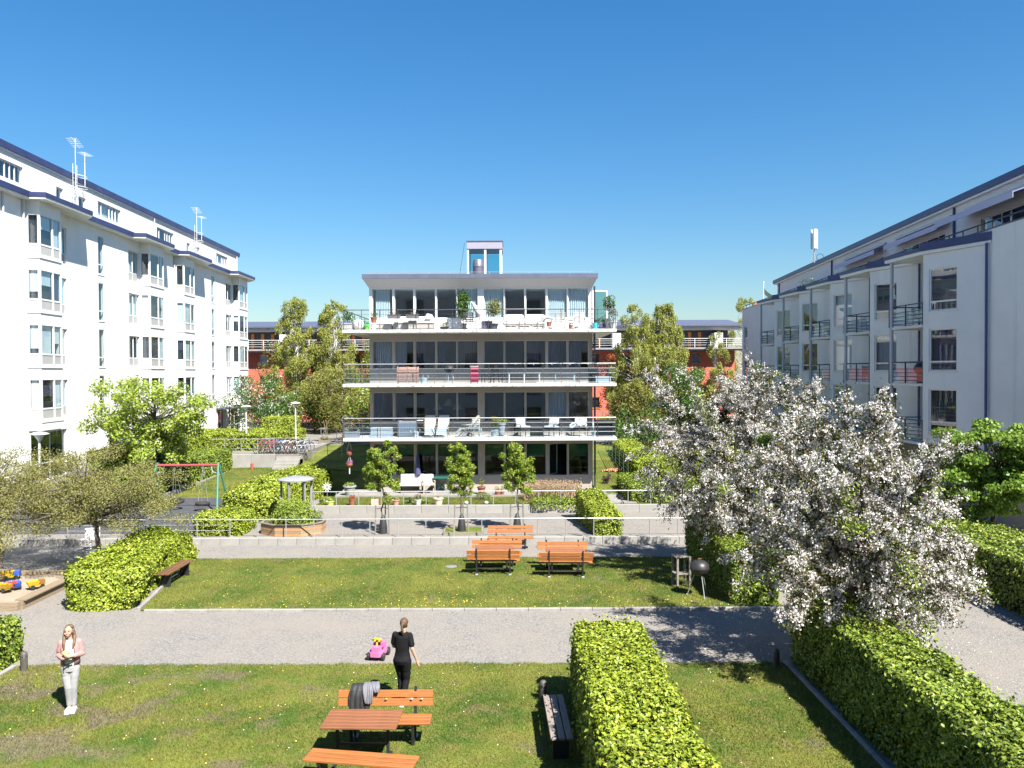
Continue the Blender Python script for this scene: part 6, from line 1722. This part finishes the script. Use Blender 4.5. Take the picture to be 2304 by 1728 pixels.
def deck_chair(label, x, y, z, rz, cloth):
    o = thing('deck_chair', label, 'deck chair', (x, y, z), rz, 'white reclining deck chairs')
    for sx in (-1, 1):
        MB().beam((sx*.28, -.35, 0), (sx*.28, .15, .45), .03).beam((sx*.28, .45, 0), (sx*.28, -.25, .40), .03).build('leg', M_palewood, o)
        MB().beam((sx*.27, -.28, .40), (sx*.27, .12, .36), .03).beam((sx*.27, .10, .34), (sx*.27, .62, 1.02), .03).build('side_rail', M_palewood, o)
        MB().beam((sx*.29, -.2, .58), (sx*.29, .28, .60), .035, .02).build('armrest', M_palewood, o)
    c = MB(); prof = [(-.52, .14), (-.30, .40), (-.1, .38), (.10, .36), (.3, .62), (.62, 1.04)]
    for q, r in zip(prof, prof[1:]): c.beam((0, q[0], q[1]), (0, r[0], r[1]), .50, .03)
    c.build('sling', cloth, o); return o
TB, MBAL, LBAL = 8.68, 6.045, 3.41
def bx(px): return (px-1152)*39.2/1780
M_cush = mat('white_cushion', (.52, .51, .49), .85, .05, 5, .3, 14); M_wick = mat('grey_wicker', (.30, .28, .26), .8, .2, 30, .5, 60); M_bwick = mat('black_wicker', (.025, .025, .027), .7, .25, 30, .5, 60)
M_pal = mat('pallet_wood', (.36, .34, .32), .8, .15, 5, obj_var=.1)
# --- top balcony
pot_plant('sprawling dark green plant in a grey box at the left end of the top balcony', bx(786), 38.9, TB, .24, .36, M_potg, (.34, .25, .28), L_dense, 260, .10, 201, .1, square=True)
tag(MB().ball((0, 0, .28), .28, 16, 12).build('garden_globe', M_potw, None, True, (bx(809), 39.0, TB)), 'white globe standing on the top balcony', 'globe')
gb = thing('green_bag', 'bright green bucket on the top balcony', 'bucket', (bx(828), 39.1, TB)); MB().lathe([(.10, 0), (.14, .28), (.12, .28)], n=12).build('bucket', mat('lime_plastic', (.12, .60, .05), .5, .05), gb, True); MB().torus((0, 0, .30), .12, .01, 'y', 12, 4).build('handle', mat('lime_plastic', (.12, .60, .05)), gb)
sto = thing('plant_stool', 'white stool carrying a terracotta pot on the top balcony', 'stool', (bx(842), 39.2, TB))
cbox('seat', (0, 0, .35), (.34, .34, .03), .006, M_frame, sto)
for x in (-.14, .14):
    for y in (-.14, .14): MB().box(x-.02, x+.02, y-.02, y+.02, 0, .336).build('leg', M_frame, sto)
pot_plant('terracotta pot with a clipped shrub on the white stool', bx(842), 39.2, TB+.366, .17, .30, M_terra, (.22, .2, .17), L_dense, 260, .05, 202)
def lounge(label, x, w, backs=True, cush=True):
    o = thing('wicker_sofa', label, 'sofa', (x, 39.25, TB), 0, 'grey wicker lounge set')
    cbox('base', (0, 0, .17), (w, .72, .30), .02, M_wick, o)
    if backs: cbox('backrest', (0, .33, .42), (w, .08, .30), .02, M_wick, o)
    if cush:
        cbox('seat_cushion', (0, -.03, .38), (w*.96, .62, .12), .04, M_cush, o); cbox('back_cushion', (0, .24, .56), (w*.94, .12, .30), .04, M_cush, o, (R(-10), 0, 0))
    return o
lounge('grey wicker footstool at the left of the top balcony lounge', bx(868), .70, False, False)
lounge('grey wicker sofa with white cushions, left half of the top balcony lounge', bx(905), .80); lounge('grey wicker sofa with white cushions, right half of the top balcony lounge', bx(958), .82)
wt = thing('wicker_table', 'small grey wicker side table between the two wicker sofas', 'table', (bx(931), 38.85, TB)); cbox('body', (0, 0, .22), (.38, .38, .42), .015, M_wick, wt); cbox('top', (0, 0, .445), (.42, .42, .03), .006, M_cush, wt)
for i, q in enumerate((888, 929)):
    o = thing('railing_planter', 'dark flower box hung on the top balcony railing, ' + ('left' if i == 0 else 'right') + ' one', 'planter', (bx(q)*.985, 38.56, TB+.55), 0, 'flower boxes on the top railing')
    MB().prism([(-.30, -.10), (.30, -.10), (.30, .10), (-.30, .10)], 0, .17).build('box', mat('dark_box', (.10, .10, .11), .6, .15), o); MB().box(-.33, .33, -.12, .12, .171, .19).build('rim', mat('dark_box', (.10, .10, .11)), o)
    blob_leaves(o, (0, 0, .24), (.28, .1, .10), 130, .05, L_dense, 210+i); blob_leaves(o, (0, 0, .28), (.26, .1, .08), 40, .04, L_pink, 212+i, 'flowers')
pl_ = thing('pillow', 'white scatter pillow standing on the wicker sofa', 'pillow', (bx(966), 39.2, TB+.58)); cbox('pillow_body', (0, 0, .08), (.34, .14, .32), .06, M_cush, pl_, (R(-15), R(8), 0))
pot_plant('low black bowl plant right of the wicker sofa', bx(1001), 39.0, TB, .24, .16, M_black, (.30, .22, .14), L_dense, 160, .07, 221)
pot_plant('tall dark ficus tree in a pot behind the black chair', bx(1042), 39.35, TB, .20, .34, M_potg, (.38, .34, .74), L_dense, 900, .11, 222, .35, name='ficus')
arm_chair('black folding chair below the white parasol on the top balcony', bx(1058), 38.95, TB, R(20), M_black, .5)
um = thing('parasol', 'closed white parasol leaning beside the black chair on the top balcony', 'parasol', (bx(1080), 39.2, TB)); MB().tube([(0, 0, 0), (-.02, 0, 1.0)], .02, 6).build('pole', M_steel, um)
c = MB(); c.tube([(.08, 0, .75), (-.16, 0, 1.05), (-.42, 0, 1.42)], [.19, .15, .02], 10); c.build('cloth', M_cush, um, True); MB().lathe([(.22, 0), (.2, .06), (.04, .08)], n=14).build('foot', M_conc, um, True)
pot_plant('pale stemmed leafy tree in a dark pot left of the white pallet sofa', bx(1112), 39.0, TB, .22, .30, M_dkrail, (.42, .34, .46), L_brown, 700, .10, 223, .42, name='potted_tree')
bxn = thing('storage_box', 'dark storage box on the top balcony beside the pier', 'box', (bx(1096), 39.4, TB)); cbox('body', (0, 0, .22), (.55, .4, .42), .02, M_curtd, bxn); cbox('lid', (0, 0, .45), (.58, .43, .05), .01, M_frame, bxn)
so = thing('pallet_sofa', 'long white cushioned sofa made of pallets on the top balcony', 'sofa', (bx(1180), 39.2, TB)); 
for k in range(3):
    x = -.68+.68*k
    for z in (.05, .19): cbox('slat', (x, 0, z), (.62, .74, .05), .006, M_pal, so)
    for dx in (-.26, 0, .26): MB().box(x+dx-.045, x+dx+.045, -.36, .36, .076, .164).build('block', M_pal, so)
for k in (-1, 1):
    cbox('seat_cushion', (k*.53, -.04, .31), (1.05, .70, .18), .06, M_cush, so); cbox('back_cushion', (k*.53, .27, .58), (1.03, .18, .40), .07, M_cush, so, (R(-10), 0, 0))
cbox('side_cushion', (.96, .0, .52), (.18, .42, .34), .06, M_cush, so, (0, R(18), 0))
tt = thing('plant_table', 'small two tier table with a red pot on the top balcony', 'table', (bx(1235), 38.95, TB))
for x in (-.2, .2):
    for y in (-.15, .15): MB().box(x-.015, x+.015, y-.015, y+.015, 0, .5).build('leg', M_frame, tt)
cbox('top', (0, 0, .51), (.46, .36, .025), .005, M_frame, tt); cbox('shelf', (0, 0, .12), (.42, .32, .02), .005, M_frame, tt)
gp_ = thing('grey_pot', 'dark rounded pot lid on the two tier table', 'pot', (bx(1235), 38.95, TB+.525)); MB().lathe([(.16, 0), (.17, .05), (.10, .10), (.02, .12)], n=14).build('lid', M_potg, gp_, True)
rp_ = thing('red_pot', 'red flower pot on the lower shelf of the two tier table', 'pot', (bx(1235), 38.95, TB+.132)); MB().lathe([(.09, 0), (.13, .24), (.11, .24)], n=14).build('pot', M_terra, rp_, True)
arm_chair('slatted grey chair on the top balcony, left of the small table', bx(1256), 39.2, TB, R(-25), M_pal, .52); arm_chair('slatted grey chair on the top balcony, right of the small table', bx(1310), 39.2, TB, R(20), M_pal, .55)
rt = thing('round_table', 'small round table between the two slatted chairs', 'table', (bx(1284), 38.95, TB)); MB().lathe([(.24, .44), (.25, .46), (.02, .47)], n=18).build('top', M_pal, rt, True)
for k in range(3): t = 2*PI*k/3; MB().tube([(.05*math.cos(t), .05*math.sin(t), .44), (.2*math.cos(t), .2*math.sin(t), 0)], .012, 5).build('leg', M_pal, rt)
pot_plant('red pot with a small plant on the floor between the slatted chairs', bx(1283), 38.7, TB, .11, .2, M_terra, (.12, .1, .06), L_dense, 60, .05, 224)
pot_plant('dark leaved standard shrub at the right end of the top balcony', bx(1370), 39.0, TB, .22, .5, M_potg, (.34, .3, .42), L_dense, 650, .09, 225, .45, name='potted_tree')
pot_plant('pink flowers in a pot at the right corner of the top balcony', bx(1378), 38.75, TB, .18, .4, M_potw, (.26, .2, .2), L_dense, 160, .07, 226, .2, fl=L_pink)
tl = thing('teal_can', 'teal watering can beside the open balcony door', 'watering can', (bx(1339), 38.95, TB)); MB().lathe([(.13, 0), (.12, .3), (.08, .34)], n=12).build('can', mat('teal_plastic', (.03, .36, .42), .4, .05), tl, True); MB().tube([(.1, 0, .1), (.3, 0, .36)], .02, 6).build('spout', mat('teal_plastic', (.03, .36, .42)), tl)
pot_plant('long dark trough with low green plants at the right end of the top balcony', bx(1355), 39.3, TB, .42, .34, M_curtd, (.42, .2, .14), L_dense, 220, .07, 227, square=True, name='planter_trough')
# --- middle balcony
for i, q in enumerate((908, 933)):
    o = thing('folded_chair', 'folded wooden chair leaning behind the middle balcony glass, ' + ('left' if i == 0 else 'right') + ' one', 'chair', (bx(q), 38.75, MBAL), 0, 'folded wooden chairs on the middle balcony')
    M_pw = mat('pinkish_wood', (.42, .22, .16), .6, .15, 4, obj_var=.08)
    for x in (-.24, .24): MB().obox((x, 0, .42), (.035, .05, .84), (R(-6), 0, 0)).build('side_rail', M_pw, o)
    for k in range(9): MB().obox((0, (.1+.085*k-.42)*.105, .1+.085*k), (.45, .02, .065), (R(-6), 0, 0)).build('slat', M_pw, o)
def can(label, x, y, z, mt):
    o = thing('watering_can', label, 'watering can', (x, y, z)); MB().lathe([(.16, 0), (.15, .28), (.10, .30)], n=14).build('can', mt, o, True)
    MB().tube([(-.12, 0, .1), (-.28, 0, .34)], .02, 6).build('spout', mt, o); MB().torus((.08, 0, .34), .13, .012, 'y', 14, 5).build('handle', mt, o); return o
can('white watering can on the middle balcony', bx(956), 38.8, MBAL, M_potw)
def kettle(label, x, y, z, mt):
    o = thing('kettle_grill', label, 'grill', (x, y, z), .4)
    MB().lathe([(.02, .50), (.15, .53), (.24, .62), (.26, .72)], n=16).build('bowl', M_black, o, True); MB().lathe([(.265, .725), (.24, .84), (.02, .93)], n=16).build('lid', M_black, o, True)
    for k in range(3): t = 2*PI*k/3; MB().tube([(.12*math.cos(t), .12*math.sin(t), .55), (.3*math.cos(t), .3*math.sin(t), 0)], .014, 5).build('leg', mt, o)
kettle('black kettle grill with pale legs on the middle balcony', bx(1012), 38.9, MBAL, M_frame)
cart = thing('storage_cart', 'red drawer cart in the middle of the middle balcony', 'cart', (bx(1068), 38.85, MBAL)); M_rc = mat('raspberry_plastic', (.50, .04, .09), .45, .08)
for k in range(3): cbox('drawer', (0, 0, .17+.26*k), (.40, .34, .23), .02, M_rc, cart)
cbox('top', (0, 0, .84), (.42, .36, .03), .008, M_potw, cart)
for x in (-.16, .16): MB().ball((x, -.1, .03), .03).build('castor', M_black, cart, True)
arm_chair('thin black metal chair on the middle balcony beside the red cart', bx(1098), 38.95, MBAL, R(-70), M_black, .48); arm_chair('thin black metal chair on the middle balcony, right of the first', bx(1126), 39.1, MBAL, R(60), M_black, .48)
lbn = thing('balcony_bench', 'long pale bench along the windows of the middle balcony', 'bench', (bx(1180), 39.5, MBAL))
for k in range(3): cbox('plank', (0, -.12+.12*k, .5), (1.7, .11, .03), .005, M_pal, lbn)
for x in (-.75, 0, .75): MB().box(x-.03, x+.03, -.15, .15, 0, .484).build('leg', M_potw, lbn)
wtb = thing('white_table', 'low white table frame on the right half of the middle balcony', 'table', (bx(1270), 38.9, MBAL)); cbox('top', (0, 0, .44), (1.0, .5, .03), .006, M_potw, wtb)
for x in (-.47, .47):
    for y in (-.22, .22): MB().box(x-.02, x+.02, y-.02, y+.02, 0, .424).build('leg', M_potw, wtb)
pot_plant('tall black planter with a climber at the right end of the middle balcony', bx(1334), 38.95, MBAL+.0, .24, .75, M_black, (.14, .14, .8), L_purple, 160, .07, 231, .2, square=True)
bch = thing('bench_box', 'white bench box at the right corner of the middle balcony', 'box', (bx(1355), 39.0, MBAL)); cbox('body', (0, 0, .15), (.75, .4, .28), .02, M_potw, bch); cbox('lid', (0, 0, .31), (.78, .43, .03), .008, M_potw, bch)
sg = thing('light_string', 'string of small white lights along the middle balcony rail', 'string lights', (bx(1240), 38.43, MBAL+.96))
wire = [(-2.2+.22*k, -.02, .03-.05*abs(math.sin(k*.8))) for k in range(21)]; MB().tube(wire, .006, 4).build('wire', M_black, sg)
bm_ = MB().ball((0, 0, 0), .022, 6, 4).mesh('bulb', M_potw, True)
for w_ in wire[::2]: link('bulb', bm_, sg, (w_[0], w_[1], w_[2]-.03))
# --- lower balcony
pot_plant('pink flowers in a grey arched trough at the left end of the lower balcony', bx(794), 38.85, LBAL, .36, .30, M_potg, (.3, .2, .18), L_dense, 180, .08, 241, .05, fl=L_pink, square=True, name='planter_trough')
wb = thing('cushion_box', 'white cushion box on the lower balcony', 'box', (bx(860), 38.95, LBAL)); cbox('body', (0, 0, .22), (1.02, .5, .42), .02, M_potw, wb); cbox('lid', (0, 0, .455), (1.05, .53, .05), .015, M_potw, wb)
cab = thing('grill_cabinet', 'grey cabinet with a gas grill on the lower balcony', 'grill', (bx(916), 39.35, LBAL)); M_cb = mat('slate_cabinet', (.13, .155, .19), .6, .1)
cbox('cabinet', (0, 0, .40), (.95, .5, .78), .015, M_cb, cab)
for x in (-.03, .03): MB().box(x*1.6-.012, x*1.6+.012, -.27, -.25, .38, .58).build('handle', M_steel, cab)
cbox('grill_box', (.1, 0, .88), (.62, .42, .16), .02, M_black, cab); cbox('side_shelf', (.62, 0, .80), (.3, .4, .03), .006, M_potw, cab)
can('white watering can with curved handle on the lower balcony', bx(937), 38.8, LBAL, M_potw)
deck_chair('white deck chair facing out on the lower balcony, left of a pair', bx(968), 39.0, LBAL, R(4), M_cush); deck_chair('white deck chair facing out on the lower balcony, right of a pair', bx(996), 39.0, LBAL, R(-3), M_cush); deck_chair('white deck chair turned sideways on the lower balcony', bx(1049), 39.1, LBAL, R(-75), M_cush)
arm_chair('small white chair behind the sideways deck chair', bx(1064), 38.85, LBAL, R(-30), M_potw, .42)
pot_plant('small conifer in a white pot on the lower balcony', bx(1112), 38.8, LBAL, .20, .36, M_potw, (.20, .2, .38), L_brown, 420, .06, 242, .06)
pot_plant('green shrub in a tall grey planter on the lower balcony', bx(1128), 39.2, LBAL, .20, .66, M_potg, (.34, .28, .14), L_hedge2, 260, .07, 243)
sd_ = thing('cat_ladder', 'small white folding frame on the lower balcony floor', 'frame', (bx(1088), 38.75, LBAL)); MB().beam((0, 0, 0), (-.1, 0, .42), .03).beam((-.1, 0, .42), (-.2, 0, .40), .025).beam((-.22, .2, 0), (-.1, .2, .42), .03).build('bars', M_potw, sd_)
arm_chair('black wicker armchair with white cushions on the lower balcony, leftmost of three', bx(1176), 39.1, LBAL, R(35), M_bwick, .66, False, M_cush, 'black wicker armchairs')
arm_chair('black wicker armchair with white cushions on the lower balcony, middle of three', bx(1240), 39.05, LBAL, R(-40), M_bwick, .66, False, M_cush, 'black wicker armchairs')
arm_chair('black wicker armchair under a rumpled blanket, rightmost of three', bx(1303), 39.1, LBAL, R(-20), M_bwick, .7, False, M_cush, 'black wicker armchairs')
lt = thing('wicker_coffee_table', 'low black wicker table between the armchairs', 'table', (bx(1206), 38.95, LBAL)); cbox('body', (0, 0, .2), (.62, .5, .38), .02, M_bwick, lt); cbox('glass_top', (0, 0, .40), (.66, .54, .015), .004, M_glassb, lt)
bk_ = thing('blanket', 'crumpled pale blanket thrown over the rightmost wicker armchair', 'blanket', (bx(1299), 38.85, LBAL+.5)); b = MB()
rg = np.random.default_rng(8); nx = 14
for j in range(nx):
    for i in range(nx):
        u, v = i/(nx-1)*2-1, j/(nx-1)*2-1
        b.v.append((u*.42+.03*math.sin(v*5), v*.22+.02*math.sin(u*6), .20-.16*(u*u)-.10*v*v+.05*math.sin(u*7+v*3)+.04*math.sin(v*9-u*2)))
for j in range(nx-1):
    for i in range(nx-1): b.f.append((j*nx+i, j*nx+i+1, (j+1)*nx+i+1, (j+1)*nx+i))
q = b.build('cloth', mat('pale_blanket', (.62, .63, .60), .85, .25, 9), bk_, True, fix=False); q.modifiers.new('t', 'SOLIDIFY').thickness = .02
pot_plant('big black planter with clipped green top at the right end of the lower balcony', bx(1358), 38.95, LBAL, .42, .82, M_black, (.42, .28, .12), L_hedge2, 420, .06, 244, square=True, name='planter')
pot_plant('white urn with small flowers near the right end of the lower balcony', bx(1334), 38.8, LBAL, .14, .3, M_potw, (.16, .14, .1), L_dense, 90, .05, 245, fl=L_wbloss)
for i, px in enumerate((985, 1009, 1030)):
    o = thing('pendant_lamp', 'white pendant lamp inside the lower balcony flat, ' + ('left', 'middle', 'right')[i] + ' one', 'lamp', ((px-1152)*42/1780, 42.0, 0), 0, 'pendant lamps behind the lower balcony windows')
    zz = 4.62 if i != 1 else 4.85
    MB().lathe([(.30, zz), (.06, zz+.34), (.02, zz+.36)], n=14).build('shade', M_potw, o, True); MB().tube([(0, 0, zz+.36), (0, 0, 5.88)], .008, 4).build('cord', M_black, o)
# --- patio and flower bed
PZ = .65
def gx(px, Y): return (px-1152)*Y/1780
pot_plant('big grey urn with low green cushion plants at the left of the patio', gx(785, 38.4), 38.4, PZ, .30, .46, M_potg, (.28, .26, .10), L_hedge2, 300, .06, 251, name='garden_urn')
ws = thing('wind_spinner', 'white wind spinner on a stick left of the patio', 'wind spinner', (gx(734, 37.6), 37.6, .55)); MB().tube([(0, 0, 0), (0, .02, .62)], .012, 5).build('stick', M_steel, ws)
for k in range(10):
    t = 2*PI*k/10; MB().obox((.13*math.cos(t), -.03, .62+.13*math.sin(t)), (.17, .012, .05), (0, -t, 0)).build('blade', M_potw, ws)
MB().ball((0, -.03, .62), .03).build('hub', M_steel, ws, True)
hp = thing('hanging_planter', 'macrame planter with bright flowers hanging below the left balcony end', 'hanging planter', (gx(785, 38.9), 38.9, 0))
MB().tube([(0, 0, 3.27), (-.12, 0, 2.75)], .01, 4).tube([(0, 0, 3.27), (.12, 0, 2.75)], .01, 4).tube([(0, .05, 2.5), (-.1, 0, 2.15)], .01, 4).tube([(0, .05, 2.5), (.1, 0, 2.15)], .01, 4).build('cords', M_potw, hp)
MB().lathe([(.06, 2.5), (.15, 2.62), (.15, 2.72)], n=12).build('pot', M_terra, hp, True); MB().lathe([(.06, 1.95), (.15, 2.05), (.15, 2.15)], n=12).build('pot', M_terra, hp, True); MB().tube([(0, 0, 1.95), (0, 0, 1.62)], .03, 6).build('tassel', M_potw, hp)
L_viol = leafmat('violet_petals', [(.16, .06, .32), (.24, .10, .42), (.45, .12, .10), (.55, .30, .10)], .3, .6, .2)
blob_leaves(hp, (0, 0, 2.78), (.2, .17, .12), 150, .06, L_viol, 252, 'flowers'); blob_leaves(hp, (0, 0, 2.2), (.2, .17, .12), 150, .06, L_viol, 253, 'flowers')
gsf = thing('garden_sofa', 'grey patterned garden sofa with white seat behind the left young tree', 'sofa', (gx(925, 39.2), 39.2, PZ)); cbox('backrest', (0, .33, .62), (1.2, .12, .5), .03, mat('patterned_cloth', (.38, .37, .42), .85, .5, 22), gsf, (R(-8), 0, 0)); cbox('seat_cushion', (0, 0, .40), (1.2, .6, .14), .03, M_cush, gsf)
for x in (-.55, .55): MB().box(x-.03, x+.03, -.28, .3, 0, .33).build('leg', M_black, gsf)
pgl = thing('closed_parasol', 'closed dark parasol standing beside the garden sofa', 'parasol', (gx(939, 39.5), 39.5, PZ)); MB().tube([(0, 0, 0), (0, 0, 2.0)], .02, 6).build('pole', M_dkrail, pgl); MB().tube([(0, 0, .85), (0, 0, 1.3), (0, 0, 1.75), (0, 0, 1.95)], [.15, .12, .07, .02], 9).build('cloth', mat('violet_cloth', (.05, .05, .13), .8, .2), pgl, True); MB().lathe([(.24, 0), (.22, .06), (.04, .08)], n=12).build('foot', M_conc, pgl, True)
arm_chair('rattan chair with a white fleece on the patio', gx(963, 38.9), 38.9, PZ, R(15), mat('rattan', (.50, .40, .28), .7, .2, 20), .55, True, M_cush)
gt = thing('green_table', 'green round table with crossed legs on the patio', 'table', (gx(992, 39.3), 39.3, PZ)); M_gt = mat('green_enamel', (.02, .11, .08), .4, .1); MB().lathe([(.48, .70), (.50, .725), (.02, .73)], n=22).build('top', M_gt, gt, True)
for s in (-1, 1): MB().beam((-.3*s, -.15, 0), (.3*s, -.15, .70), .025).beam((-.3*s, .15, 0), (.3*s, .15, .70), .025).build('leg', M_gt, gt)
pot_plant('red terracotta pot with a withered plant on the patio', gx(1082, 38.5), 38.5, PZ, .20, .36, M_terra, (.20, .18, .22), L_brown, 170, .06, 254, .05)
pot_plant('small red pot with a pale plant beside the right young tree, left one', gx(1118, 38.35), 38.35, PZ, .15, .22, M_terra, (.14, .12, .12), L_birch, 100, .05, 255); pot_plant('small red pot on the patio edge beside the right young tree, right one', gx(1129, 38.4), 38.4, PZ, .12, .2, M_terra, (.1, .1, .14), L_hedge, 100, .05, 256)
pg = 'pots standing along the bed railing'
pot_plant('lime green bowl on the bed edge below the urn', gx(741, 35.9), 35.9, .55, .19, .22, mat('lime_glaze', (.52, .58, .18), .35, .08), (.15, .12, .08), L_pear, 80, .06, 261, group=pg)
pot_plant('tall terracotta pot with reddish grass on the bed edge', gx(790, 35.9), 35.9, .55, .15, .34, M_terra, (.16, .13, .09), L_red, 110, .06, 262, group=pg)
pot_plant('pale pink square pot on the bed edge behind the left young tree', gx(842, 35.9), 35.9, .55, .16, .30, mat('pink_clay', (.55, .32, .27), .8, .08), (.12, .1, .06), L_hedge2, 60, .05, 263, group=pg, square=True)
pot_plant('brownish pink pot on the bed edge right of the left young tree', gx(889, 35.9), 35.9, .55, .17, .27, mat('brown_clay', (.38, .22, .18), .8, .1), (.13, .1, .07), L_hedge2, 60, .05, 264, group=pg)
pot_plant('white pot with red flowers on the bed edge', gx(939, 35.9), 35.9, .55, .15, .28, M_potw, (.20, .16, .14), L_dense, 120, .06, 265, fl=L_redfl, group=pg)
pot_plant('striped woven basket pot on the bed edge left of the middle young tree', gx(985, 35.9), 35.9, .55, .22, .34, mat('woven_stripe', (.55, .45, .33), .8, .35, 3, stretch=(1, 1, 14)), (.12, .1, .04), L_earth if False else L_brown, 40, .05, 266, group=pg)
for i, (px, mt_, r_) in enumerate(((723, L_hedge2, .22), (1000, L_dense, .0), (870, L_hedge2, .2), (917, L_dense, .28), (955, L_hedge2, .2), (1085, L_maple, .42))):
    if r_: shrub('bed_plant', ['green clump of perennials left of the lime bowl', '', 'low green clump between the two pink pots', 'dark leafy perennial left of the red flower pot', 'green clump right of the red flower pot', 'bright green spreading perennial on the patio edge'][i], (gx(px, 37.2 if px > 1050 else 36.4), 37.2 if px > 1050 else 36.4, .55), (r_, r_*.8, r_*.55), 350, .06, mt_, 270+i, 'plants in the flower bed', 'plant')
for i, px in enumerate((1048, 1093)):
    tag(MB().ball((0, 0, .07), (.09, .06, .07), 10, 6).build('garden_ornament', mat('pale_aqua', (.55, .70, .72), .5, .05), None, True, (gx(px, 35.9), 35.9, .60)), 'pale blue stone ornament on the bed edge, ' + ('left' if i == 0 else 'right') + ' one', 'ornament')
shrub('rose_bush', 'small dark reddish bush on the side lawn right of the balcony building', (gx(1365, 41.5), 41.5, .7), (.32, .3, .32), 300, .07, L_purple, 281)
sp_ = thing('stone_path', 'pale stone paving beside the dry shrub at the building corner', 'paving', (4.75, 37.0, .555)); sp_['kind'] = 'structure'
for i in range(2):
    for j in range(5): cbox('paving_stone', (.35*1.4*i*1.3, j*.62-.6, .03), (.60, .58, .07), .01, M_patio, sp_, (0, 0, .03*math.sin(i+j*2)))
wp = thing('wood_pile', 'pile of rusty garden things at the side of the balcony building', 'clutter', (5.6, 45.3, .85))
for k in range(7): MB().beam((-.5+.12*k, -.2, .06+.03*(k % 3)), (.1+.12*k, .3, .1+.05*(k % 2)), .07).build('board', mat('rusty_board', (.40, .20, .12), .8, .3, 5, obj_var=.2), wp)
wbn = thing('white_slab_bench', 'white slab bench behind the long hedge on the right', 'bench', (gx(1410, 56), 56, 1.25)); cbox('seat', (0, 0, .42), (1.0, .45, .10), .02, M_frame, wbn); 
for x in (-.4, .4): MB().box(x-.05, x+.05, -.2, .2, 0, .37).build('leg', M_conc, wbn)
# --- things on the right building balconies
def rbthing(name, label, cat, s, o_, z): return thing(name, label, cat, rb_pt(s, o_, z), math.atan2(1, .05))
S0 = MODS
k1 = rbthing('covered_grill', 'covered black grill on the middle balcony nearest the camera of the right building', 'grill', S0[0]+1.3, .7, 6.0)
MB().lathe([(.30, .45), (.42, .62), (.42, .72), (.30, .92), (.05, 1.02)], n=16).build('cover', M_black, k1, True); MB().box(-.25, .25, -.2, .2, 0, .45).build('stand', M_black, k1)
for i, (mi, zf, nm) in enumerate(((0, 8.65, 'pale cushioned chair on the top right balcony nearest the camera'), (1, 8.65, 'grey chair on the second top balcony of the right building'), (2, 8.65, 'grey chair on the third top balcony of the right building'), (1, 6.0, 'grey chair on the second middle balcony of the right building'))):
    p = rb_pt(S0[mi]+1.9, .65, zf); arm_chair(nm, p.x, p.y, p.z, R(70+25*i), M_pal, .5, False, M_cush if i == 0 else None, 'chairs on the right balconies')
for i, (mi, ds, zf, nm) in enumerate(((1, .7, 8.65, 'dark pot plant beside the grill on the second top balcony'), (3, 1.2, 8.65, 'green pot plant on the fourth top balcony of the right building'), (4, 1.0, 8.65, 'green pot plant on the farthest top balcony of the right building'))):
    p = rb_pt(S0[mi]+ds, .7, zf); pot_plant(nm, p.x, p.y, p.z, .18, .32, M_potg, (.25, .22, .28), L_dense, 160, .09, 290+i, .1)
k2 = rbthing('covered_grill', 'black grill on the second top balcony of the right building', 'grill', S0[1]+.55, .8, 8.65); MB().lathe([(.2, .5), (.3, .65), (.3, .75), (.2, .9), (.03, .96)], n=14).build('cover', M_black, k2, True); MB().box(-.2, .2, -.18, .18, 0, .5).build('stand', M_black, k2)
p = rb_pt(24.2, -.6, 12.0); pot_plant('bushy terrace plant behind the roof parapet of the right building', p.x, p.y, p.z, .3, .4, M_potg, (.9, .6, .45), L_dense, 500, .10, 296)
tc_ = rbthing('terrace_cover', 'dark blue cover on the far roof terrace of the right building', 'cover', 36.0, -.5, 12.0); cbox('cloth', (0, 0, .45), (1.3, .4, .55), .05, mat('navy_cloth', (.04, .05, .16), .8, .2), tc_); MB().box(-.5, .5, -.15, .15, 0, .2).build('stand', M_pal, tc_)
tr_ = rbthing('terrace_lounger', 'red lounger on the far roof terrace of the right building', 'lounger', 38.0, -.5, 12.0); cbox('seat', (0, 0, .42), (1.0, .45, .12), .03, M_redblind, tr_); cbox('backrest', (.5, 0, .60), (.12, .45, .35), .03, M_redblind, tr_)
for x in (-.4, .4): MB().box(x-.03, x+.03, -.2, .2, 0, .36).build('leg', M_pal, tr_)
